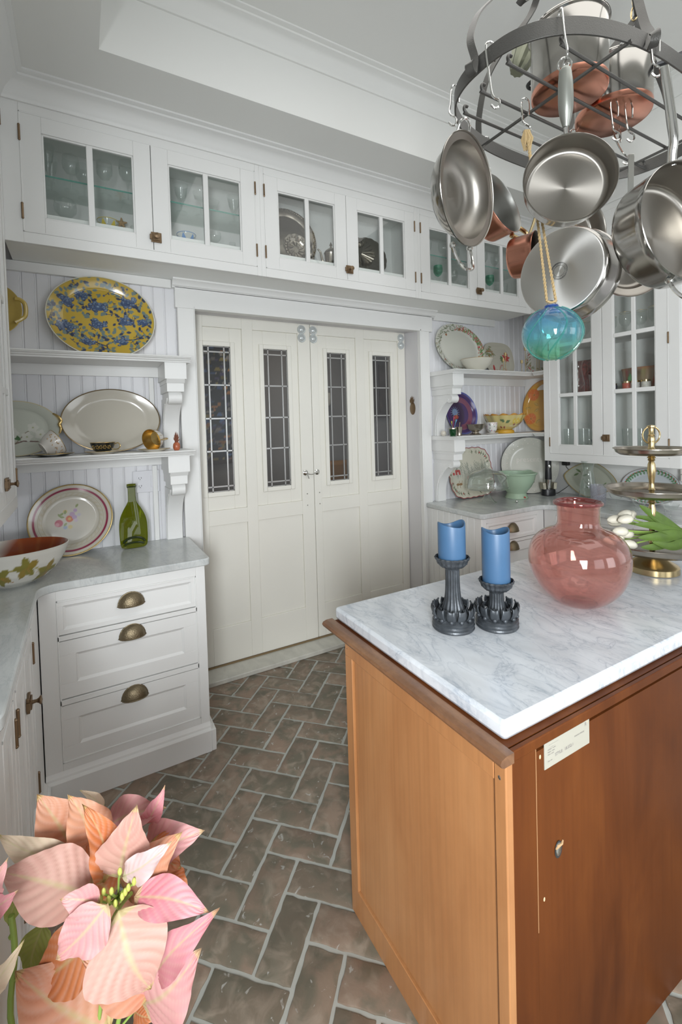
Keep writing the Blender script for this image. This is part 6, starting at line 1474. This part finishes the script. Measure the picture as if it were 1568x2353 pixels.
def pot(name, label, cat, C, n, up, R, H, out, inn, flare=.0, bottom_r=None, hlen=.19, hmat='chrome', hstyle='long', helper=None, lip=.004, disc=None, wall=.0025, round_=.02, hsc=1.0):
    """open pan; local z = out of the opening (C = centre of opening), local x = towards the long handle"""
    t = thing(name, label, cat); t.matrix_world = frame_of(C, n, up); rb_ = bottom_r or R * .93
    pf_ = [(.0001, -H), (rb_ - round_, -H)] + [(rb_ - round_ + round_ * math.sin(a), -H + round_ * (1 - math.cos(a))) for a in [PI / 2 * k / 5 for k in range(1, 6)]]
    pf_ += [(lerp(rb_, R, q) + flare * math.sin(q * PI) * .012, lerp(-H + round_, -.004, q)) for q in (.25, .5, .75, 1)] + [(R + lip, 0), (R + lip * .6, .0015)]
    MB().lathe(pf_, 72).build('pan_body', out, t, smooth=50)
    pi_ = [(R + lip * .6, .0015), (R - .001, -.002)] + [(lerp(R, rb_, q) - wall + flare * math.sin(q * PI) * .012, lerp(-.004, -H + round_, q)) for q in (.25, .5, .75, 1)] + [(rb_ - round_ + round_ * math.cos(a) - wall, -H + round_ * (1 - math.sin(a)) + wall) for a in [PI / 2 * k / 5 for k in range(1, 6)]] + [(.0001, -H + wall)]
    MB().lathe(pi_, 72).build('pan_inside', inn, t, smooth=50)
    if disc: MB().lathe([(rb_ - round_ * .6, -H + .002), (rb_ - round_ * .5, -H - .004), (rb_ - round_ * .7, -H - .0055), (.0001, -H - .0055)], 72).build('base_disc', disc, t, smooth=30)
    if hstyle == 'long':
        MB().tube(smoothpath([(R - .002, 0, -.030), (R + .03, 0, -.022), (R + .07, 0, -.005), (R + hlen, 0, .012)]), 0, flat=(.020, .005), up=(0, 1, 0)).build('handle', hmat, t, bevel=.001)
    if hstyle == 'grip':
        MB().tube([(R - .002, 0, -.020), (R + .045, 0, -.012)], .006, 8).build('handle_shank', 'chrome', t)
        MB().tube(smoothpath([(R + .030, 0, -.014), (R + .06, 0, -.008), (R + .12, 0, .002), (R + .165, 0, .006), (R + hlen, 0, .006)]), [.009, .0095, .0105, .012, .0135, .015, .0165, .018, .019, .0195, .0195, .0195, .019, .019, .0185, .018, .017, .0165, .016, .0155, .015, .014, .012, .009, .004][:25], 12).build('handle', hmat, t)
        MB().tube([(R + hlen + .014 + .020 * math.cos(a), .017 * math.sin(a), .006) for a in [2 * PI * k / 24 for k in range(24)]], .0022, 6, closed=True).build('hanging_ring', 'chrome', t)
    if hstyle == 'tube':
        MB().tube(smoothpath([(R - .002, 0, -.022), (R + .03, 0, -.014), (R + .08, 0, .0), (R + hlen, 0, .008)]), .0115, 12).build('handle', hmat, t)
    if hstyle == 'brass':
        MB().tube(smoothpath([(R - .030, 0, -.035), (R + .0, 0, -.028), (R + .05, 0, -.010), (R + hlen, 0, .010)]), 0, flat=(.018, .006), up=(0, 1, 0)).build('handle', 'brass', t, bevel=.0015)
    if hstyle == 'ring':
        MB().tube(smoothpath([(R * .99, -.035, -.02), (R + .028, -.028, -.010), (R + .040, 0, -.004), (R + .028, .028, -.010), (R * .99, .035, -.02)]), .0042, 8).build('loop_handle', hmat, t)
    if helper:
        a = helper[0]; ca, sa = math.cos(a), math.sin(a); hm = helper[1]; W_ = .042 * hsc; hr_ = .009 if helper[1] == 'brass' else .0055; Rh = R * .985
        pts = []
        for u_, v_, z_ in ((-W_, 0, -.030), (-W_ * .9, .030 * hsc, -.018), (-W_ * .45, .055 * hsc, -.004), (W_ * .45, .055 * hsc, -.004), (W_ * .9, .030 * hsc, -.018), (W_, 0, -.030)): pts.append(((Rh + v_) * ca - u_ * sa, (Rh + v_) * sa + u_ * ca, z_))
        MB().tube(smoothpath(pts), hr_, 8).build('helper_handle', hm, t)
        for u_ in (-W_, W_): MB().ball((Rh * ca - u_ * sa, Rh * sa + u_ * ca, -.030), .011, 8, 5, 1, 1, 1).build('rivet_pad', hm, t)
    return t
RV, FV = R_, F_
# left: big stainless stir-fry pan seen from the side
pot('stir_fry_pan', 'large stainless stir-fry pan hanging at the left end of the rack, facing right', 'pan', (1.128, 1.095, 2.292), RV * .74 - FV * .72 - Z_ * .10, Z_ * 1 - RV * .22, .170, .085, 'steel', 'steelin', .8, .150, hstyle='ring', hmat='chrome', helper=(PI, 'chrome'), round_=.080, lip=.003, hsc=1.35)
# copper saucepan with brass handles behind it
pot('copper_saute_pan', 'copper pan with tinned inside and brass handles hanging behind the stir-fry pan', 'pan', (1.508, 1.283, 2.412), RV * .62 - FV * .72 + Z_ * .26, Z_ * .92 - RV * .42, .124, .105, 'copper', 'tin', 0, .112, hstyle='brass', hlen=.045, helper=(-2.55, 'brass'), round_=.018)
# central saucepan facing the camera
pot('saucepan', 'stainless saucepan with grey grip handle hanging open side forward in the middle', 'pan', (1.190, .784, 2.200), -FV * 1 - RV * .25 + Z_ * .02, Z_ * 1 - RV * .03, .1175, .062, 'steel', 'steelin', 0, .113, hstyle='grip', hmat='handle', hlen=.172, round_=.014)
# big saute pan with its base facing the camera
pot('saute_pan', 'wide pan hanging with its brushed disc base towards the camera, above the glass ball', 'pan', (1.428, .938, 2.008), FV * .72 + RV * .88 - Z_ * .02, Z_ * 1, .146, .085, 'steel', 'steelin', 0, .140, hstyle='long', hlen=.20, helper=(PI * 1.12, 'chrome'), disc='steeld', round_=.016)
sp_t = [o for o in bpy.data.objects if o.name.startswith('saute_pan')][0]
m = MB()
for r_ in (.0265, .0245, .0175): m.tube([(r_ * math.cos(a), r_ * math.sin(a), -.0912) for a in [2 * PI * k / 40 for k in range(40)]], .0006, 4, closed=True)
for k in range(26):
    a = 2 * PI * k / 26; m.tube([(.0195 * math.cos(a), .0195 * math.sin(a), -.0912), (.0225 * math.cos(a + .05), .0225 * math.sin(a + .05), -.0912)], .0006, 4)
m.build('stamped_emblem', 'iron', sp_t)
# right: large saucepan
pot('large_saucepan', 'large polished stainless saucepan with tubular handle hanging at the right edge', 'pan', (1.500, .632, 2.085), -FV * .90 + RV * .22 + Z_ * .03, Z_ * 1 - RV * .20, .165, .120, 'steel', 'steelin', 0, .160, hstyle='tube', hmat='chrome', hlen=.250, helper=(PI * .93, 'chrome'), round_=.022)
# small copper saucepan behind
pot('small_copper_pan', 'small copper saucepan with dark inside and brass handle behind the wide pan', 'pan', (1.590, 1.190, 2.192), RV * .75 - FV * .60 - Z_ * .02, Z_ * 1, .084, .100, 'copper', mat('dark_tinned', (.10, .085, .07), .4, .9), 0, .078, hstyle='brass', hlen=.13, round_=.014)
# stainless frying pan behind right
pot('frying_pan', 'shallow stainless frying pan hanging behind the large saucepan', 'pan', (1.87, .985, 2.135), -FV * 1 - RV * .25, Z_ * 1, .128, .045, 'steel', 'steelin', 0, .10, hstyle='long', hlen=.275, round_=.03)
pot('brass_pan', 'brass-coloured pan glimpsed between the saucepan and the large saucepan', 'pan', (1.79, 1.09, 2.30), -FV * .9 + RV * .5, Z_ * 1, .095, .06, 'brass', 'steelin', 0, .085, hstyle='brass', hlen=.13, round_=.014)
pot('copper_pan', 'copper pan glimpsed at the right picture edge under the rack', 'pan', (2.09, .85, 2.36), RV * .9 - FV * .4, Z_ * 1, .10, .08, 'copper', 'tin', 0, .095, hstyle='brass', hlen=.10, round_=.014)
# two stock pots standing on the rack
def stockpot(name, label, c, R, H, lidded=True):
    t = thing(name, label, 'pot', (c[0], c[1], gz + .0175))
    MB().lathe([(R * .97, .006), (R, .012), (R, H - .004), (R + .006, H), (R + .006, H + .003), (R, H + .004)], 64).build('pot_wall', 'steel', t, smooth=40)
    MB().lathe([(.0001, 0), (R * .93, 0), (R * .985, .004), (R * 1.003, .012), (R * 1.004, .022), (R * .999, .0225)], 64).build('copper_base', 'copper', t, smooth=40)
    MB().lathe([(R + .007, H + .004), (R + .004, H + .010), (R * .9, H + .016), (R * .5, H + .030), (.0001, H + .036)], 64).build('lid', 'steel', t, smooth=40)
    MB().lathe([(.006, H + .034), (.006, H + .044), (.016, H + .050), (.018, H + .058), (.0001, H + .062)], 20).build('lid_knob', 'black', t)
    return t
p_ = stockpot('stock_pot', 'tall stainless stock pot with copper base standing on the rack', (1.520, 1.000), .122, .215)
MB().tube(smoothpath([(-.03, .120, .12), (-.02, .150, .125), (.0, .158, .126), (.02, .150, .125), (.03, .120, .12)]), .007, 8).build('side_handle', 'black', p_)
p_ = stockpot('stock_pot', 'second stainless pot with copper base on the rack, behind the steel handle', (1.785, 1.000), .128, .165)
MB().tube(smoothpath([(.05, -.125, .13), (.10, -.19, .14), (.13, -.24, .145)]), [.008, .009, .010, .011, .012, .014, .015, .016, .016, .017, .017, .016, .012], 10).build('side_handle', 'black', p_)
MB().box(-.134, -.128, -.02, .02, .05, .15).build('handle_bracket', 'black', p_, bevel=.002)
# greenish faceted metal cover hanging on the scroll
jg = thing('fluted_metal_tool', 'small dull green-grey fluted metal shaker hanging from the far scroll strap', 'shaker', (1.500, 1.200, 2.868), (.25, .35, .2))
MB().lathe([(.0001, .0), (.024, .0), (.034, .02), (.040, .055), (.046, .085), (.043, .085), (.036, .055), (.0001, .01)], 16, rf=lambda a, z: 1 + .10 * math.cos(a * 8)).build('fluted_dish', mat('green_grey_metal', (.22, .23, .17), .35, .7), jg, smooth=20)
MB().tube([(.0, 0, .083), (-.01, .01, .10), (-.026, .030, .118)], .002, 6).build('hanging_wire', 'iron', jg)
# hooks
shook((1.222, .826, RZ0 + .05), (1.212, .806, 2.520), 'steel S-hook on the front of the ring, holding the middle saucepan', FV)
shook((1.160, 1.185, RZ0 + .05), (1.098, 1.130, 2.520), 'steel S-hook at the left end of the ring, holding the stir-fry pan', RV)
shook((1.128, 1.000, RZ0 + .05), (1.135, .985, 2.500), 'empty steel S-hook beside the left scroll strap', RV)
shook((1.480, 1.340, RZ0 + .05), (1.470, 1.325, 2.545), 'steel S-hook on the far side, holding the copper pan', RV)
shook((1.545, .742, RZ0 + .05), (1.530, .728, 2.560), 'steel S-hook by the right scroll strap, open towards the left', RV)
shook((1.400, 1.090, gz + .012), (1.275, .985, 2.46), 'steel S-hook on the grid, holding the jute cord', RV)
shook((1.690, .945, gz + .012), (1.690, .935, 2.53), 'left one of two empty S-hooks below the second pot', RV)
shook((1.745, .925, gz + .012), (1.745, .915, 2.53), 'right one of two empty S-hooks below the second pot', RV)
shook((1.720, 1.120, gz + .012), (1.720, 1.110, 2.57), 'S-hook on the far grid bars above the wide pan', RV)
shook((1.860, 1.030, gz + .012), (1.872, 1.000, 2.525), 'S-hook on the grid holding the shallow frying pan', RV)
# blue-green glass ball on jute cord
gbv = thing('glass_ball', 'blown blue-green glass ball ornament hanging by jute cord below the pans', 'ornament', (1.218, .866, 1.792))
Rb = .0835
def ballrf(a, z): return 1 + .010 * math.sin(a * 3 + z * 30) + .008 * math.sin(a * 7)
pfb = [(Rb * 1.0 * math.sin(PI * j / 40), -Rb * .93 * math.cos(PI * j / 40)) for j in range(0, 39)]; pfb[0] = (.0001, pfb[0][1])
pfb += [(.016, Rb * .93), (.020, Rb * .96), (.018, Rb * 1.0), (.008, Rb * 1.01), (.0001, Rb * 1.01)]
m = MB().lathe(pfb, 72, rf=ballrf); o = m.build('glass_globe', 'ballg', gbv, smooth=80)
A = np.array(m.v); q = np.clip((A[:, 2] / Rb + 1) / 2, 0, 1)[:, None]; top = np.array((.22, .36, .82)); midc = np.array((.36, .74, .86)); low = np.array((.40, .76, .52))
th = np.arctan2(A[:, 1], A[:, 0]); q2 = np.clip(q[:, 0] + .05 * np.sin(th * 3) + .03 * np.sin(th * 7 + q[:, 0] * 9), 0, 1)[:, None]
cc = np.where(q2 > .5, midc + (top - midc) * np.clip((q2 - .62) / .38, 0, 1) ** 1.2, low + (midc - low) * np.clip((q2 - .12) / .38, 0, 1)); setcol(o, cc)
mk = glassmat('swirl_glass', (.45, .80, .72), 1.0, .15, (.2, .6, .6), .02)
for k in range(9):
    a0 = k * .75; pts = []
    for j in range(17):
        t = .25 + j / 16 * 2.5; a = a0 + .5 * math.sin(t * 1.5 + k); r_ = Rb * math.sin(t) * 1.005; pts.append((r_ * math.cos(a), r_ * math.sin(a), -Rb * .93 * math.cos(t)))
    MB().tube(smoothpath(pts, 2), .0022, 6).build('swirl_thread', mk, gbv)
MB().tube([(.012 * math.cos(a) * .869, -.012 * math.cos(a) * .495, Rb * 1.02 + .012 * math.sin(a)) for a in [PI * k / 12 for k in range(13)]], .0012, 6).build('wire_loop', 'iron', gbv)
# jute cord: two twisted strands from the loop to the hook
jc = thing('jute_cord', 'twisted jute cord looped over a hook, holding the glass ball', 'cord')
Lp = Vector((1.218, .866, 1.792 + Rb * 1.02 + .010)); Tp = Vector((1.272, .982, 2.452))
for s in (-1, 1):
    m = MB(); n = 90
    for ph in (0, PI):
        pts = []
        for k in range(n + 1):
            q = k / n; c = lerp(Lp, Tp, q) + R_ * s * .0135 * (1 - q) ** 1.2; a = q * 150 + ph
            pts.append(tuple(c + R_ * .0022 * math.cos(a) + F_ * .0022 * math.sin(a)))
        m.tube(pts, .0026, 5)
    m.build('strand', 'rope', jc)
m = MB()
for k in range(7):
    a = k * .9; m.tube([tuple(Tp + R_ * .006 * math.cos(a) + Z_ * .01), tuple(Tp + R_ * .013 * math.cos(a + .5) + F_ * .008 * math.sin(a) - Z_ * .02), tuple(Tp + R_ * .010 * math.cos(a) - Z_ * .055)], [.004, .006, .002], 5)
m.build('knot', 'rope', jc); MB().tube([tuple(Lp - R_ * .014), tuple(Lp + F_ * .002 - Z_ * .003), tuple(Lp + R_ * .014)], .004, 6).build('loop_end', 'rope', jc)

# ============================================================ POINSETTIA
po = thing('poinsettia', 'pink and salmon poinsettia in the foreground at the lower left', 'plant', (0, 0, 0))
PAL = {'L': ((.52, .235, .20), (.57, .35, .28)), 'P': ((.58, .20, .24), (.64, .36, .33)), 'H': ((.58, .10, .18), (.64, .32, .33)), 'S': ((.60, .21, .11), (.64, .35, .22)), 'O': ((.56, .13, .035), (.58, .22, .08)), 'C': ((.56, .42, .30), (.58, .48, .34)), 'W': ((.62, .42, .44), (.66, .54, .52)), 'G': ((.30, .36, .06), (.36, .42, .10))}
EYE = Vector((0, 0, 1.5443))
def bract(B, T, W_, kind, k):
    rnd = random.Random(k * 7 + 1); B, T = Vector(B), Vector(T); ax = T - B; L = ax.length; t = ax.normalized()
    mid = (B + T) / 2; view = (EYE - mid).normalized(); nn = (view - t * view.dot(t)).normalized()
    roll = rnd.uniform(-.35, .35); b = nn.cross(t).normalized(); nn, b = nn * math.cos(roll) + b * math.sin(roll), b * math.cos(roll) - nn * math.sin(roll)
    NU, NV = 56, 18; vs = []; cl = []; c0, c1 = (np.array(c) for c in PAL[kind]); arch = rnd.uniform(.06, .16) * L; wob_ = rnd.uniform(-.06, .06) * L; fold = rnd.uniform(.10, .30); ruf = rnd.uniform(.5, 1.5)
    for i in range(NU + 1):
        q = i / NU
        w_ = W_ / 2 * 1.28 * math.sin(PI * q ** .80) ** .95 * (1 - .30 * q) if 0 < q < 1 else 0.0005
        cen = B + ax * q + nn * (arch * math.sin(PI * q) - .12 * L * max(0, q - .8) ** 1.5) + b * wob_ * math.sin(PI * q)
        for j in range(NV + 1):
            s = j / NV * 2 - 1
            vein = .5 + .5 * math.cos(((q - .30 * abs(s)) * 8.0) * 2 * PI)
            z = fold * w_ * abs(s) ** 1.4 + .0030 * (vein - .5) * min(1, abs(s) * 3) * (1 - abs(s) * .4) * (W_ / .08) + .0026 * ruf * abs(s) ** 3 * math.sin(q * 17 + k + (2 if s > 0 else 0)) - .0008 * (abs(s) < .08)
            vs.append(tuple(cen + b * w_ * s + nn * z))
            m_ = .5 + .5 * math.sin(q * 5 + k) * (1 - abs(s)) ; c = c0 + (c1 - c0) * np.clip(.25 + .5 * m_ + .12 * vein, 0, 1)
            vl = np.exp(-((abs(s) / .045) ** 2)) * (1 - .3 * q); c = c + (np.array((.50, .47, .22)) - c) * .65 * vl
            c = c + (np.array((.68, .50, .40)) - c) * (.30 * (1 - vein) ** 3 if kind != 'G' else .1 * (1 - vein))
            if q > .93 and kind != 'G': c = c + (np.array((.55, .50, .20)) - c) * .5
            if q < .08: c = c + (np.array((.40, .45, .15)) - c) * .5
            cl.append(c)
    fs = [(i * (NV + 1) + j, i * (NV + 1) + j + 1, (i + 1) * (NV + 1) + j + 1, (i + 1) * (NV + 1) + j) for i in range(NU) for j in range(NV)]
    o = MB().add(vs, fs).build('leaf' if kind == 'G' else 'bract', 'petal', po, smooth=80); setcol(o, np.array(cl)); return o
BR = [((-0.013,0.925,0.715),(-0.145,0.979,0.778),0.083,'L'),((0.026,0.88,0.706),(0.067,0.83,0.596),0.103,'L'),((0.009,0.862,0.743),(-0.065,0.879,0.68),0.062,'P'),((-0.002,0.879,0.735),(-0.057,0.888,0.764),0.036,'P'),((0.052,0.888,0.708),(0.159,0.803,0.7),0.048,'H'),((0.083,0.899,0.532),(0.181,0.824,0.667),0.05,'H'),((0.061,0.932,0.456),(0.153,0.861,0.572),0.088,'P'),((0.032,0.934,0.716),(0.061,0.899,0.857),0.076,'L'),((0.005,0.938,0.716),(-0.021,0.935,0.871),0.047,'O'),((-0.041,1.056,0.699),(-0.098,1.069,0.829),0.079,'S'),((-0.016,1.019,0.722),(-0.045,1.016,0.843),0.064,'S'),((-0.034,0.984,0.743),(-0.156,1.033,0.808),0.04,'C'),((-0.012,1.016,0.683),(-0.139,1.066,0.728),0.075,'S'),((0.042,0.961,0.661),(0.132,0.891,0.781),0.076,'S'),((0.037,0.898,0.746),(0.107,0.837,0.821),0.035,'W'),((0.082,1.008,0.689),(0.182,0.93,0.735),0.064,'P'),((0.087,1.018,0.727),(0.121,0.979,0.817),0.032,'H'),((0.017,1.064,0.719),(0.118,0.985,0.769),0.056,'P'),((0.013,1.05,0.771),(-0.026,1.051,0.823),0.017,'C'),((-0.002,0.984,0.59),(-0.111,1.021,0.513),0.081,'O'),((0.005,0.951,0.419),(-0.136,1.013,0.553),0.111,'S'),((0.043,0.977,0.459),(0.002,0.977,0.443),0.042,'P'),((-0.17,1.015,0.718),(-0.139,0.977,0.8),0.03,'P'),((-0.171,1.014,0.702),(-0.127,0.968,0.744),0.03,'H'),((-0.17,0.953,0.608),(-0.115,0.903,0.707),0.026,'C'),((-0.102,1.108,0.54),(-0.127,1.097,0.461),0.046,'G'),((-0.134,1.061,0.656),(-0.152,1.047,0.622),0.024,'G'),((0.123,0.961,0.653),(0.149,0.922,0.635),0.031,'O'),((0.049,0.972,0.402),(0.083,0.93,0.415),0.025,'O'),((0.079,0.922,0.478),(-0.032,0.966,0.568),0.07,'S'),((0.075,0.965,0.629),(0.098,0.926,0.554),0.055,'P'),((0.021,1.007,0.62),(-0.029,1.016,0.749),0.073,'O'),((0.016,1.02,0.602),(0.046,0.977,0.516),0.074,'S'),((-0.006,1.027,0.437),(-0.024,1.013,0.38),0.074,'S'),((0.093,0.98,0.718),(0.138,0.93,0.683),0.057,'O'),((0.049,1.062,0.705),(0.114,1.004,0.759),0.045,'H')]
for k, (B, T, w_, kd) in enumerate(BR): B, T = (tuple(EYE + (Vector(p) - EYE) * (.92 if k in (22, 23, 24) else 1)) for p in (B, T)); bract(B, lerp(Vector(B), Vector(T), 1.04), w_ * 1.16, kd, k)
for pts, r_ in (([(-.147, 1.045, .640), (-.144, 1.041, .568), (-.153, 1.041, .42), (-.09, 1.01, .24)], .0052), ([(.060, .925, .525), (.053, .927, .502), (.031, .938, .47), (.011, .947, .40), (-.03, .96, .24)], .0042), ([(.030, .938, .456), (.045, .93, .463), (.063, .932, .468)], .0022), ([(.019, .943, .419), (.036, .935, .44), (.055, .928, .46)], .0020), ([(.050, .928, .68), (.030, .944, .649), (.012, .953, .603), (-.01, .96, .45), (-.04, .97, .24)], .0035)):
    MB().tube(smoothpath(pts, 5), r_, 10).build('stem', 'stem', po)
m = MB()
for (x, y, z) in ((-.147, 1.045, .60), (-.145, 1.043, .52), (.036, .936, .478)): m.ball((x, y, z), .0068, 8, 5, 1, 1, .6)
m.build('stem_node', 'stem', po)
BDS = [(.031, .879, .774), (.017, .886, .740), (.043, .871, .746), (.052, .866, .756), (.005, .892, .740), (.033, .876, .731), (.0, .895, .727), (.022, .882, .719), (.012, .886, .728), (.038, .874, .738)]
for k, (x, y, z) in enumerate(BDS):
    b = MB().ball((x, y, z), .0046, 10, 6, .85, .85, 1.5); b.build('flower_bud', 'bud', po)
    MB().tube([(x, y, z - .004), (lerp(x, .028, .5), lerp(y, .905, .5), z - .022), (.028, .915, .700)], .0020, 6).build('bud_stalk', 'stem', po)
tp2 = MB().lathe([(.0001, .0), (.070, .0), (.085, .10), (.095, .11), (.095, .13), (.088, .13), (.080, .11), (.0001, .10)], 40, (0, 0, 0)).build('plant_pot', 'terra', po, (-.020, .975, .115))
st_ = thing('plant_stool', 'low round stool carrying the poinsettia pot, below the picture', 'stool', (-.020, .975, -.0))
MB().lathe([(.0001, .095), (.13, .095), (.13, .1145), (.0001, .1145)], 32).build('seat', 'darkwood', st_)
for k in range(3):
    a = k * 2.094 + .5; MB().tube([(.10 * math.cos(a), .10 * math.sin(a), .096), (.11 * math.cos(a), .11 * math.sin(a), .0)], .012, 8).build('leg', 'darkwood', st_)
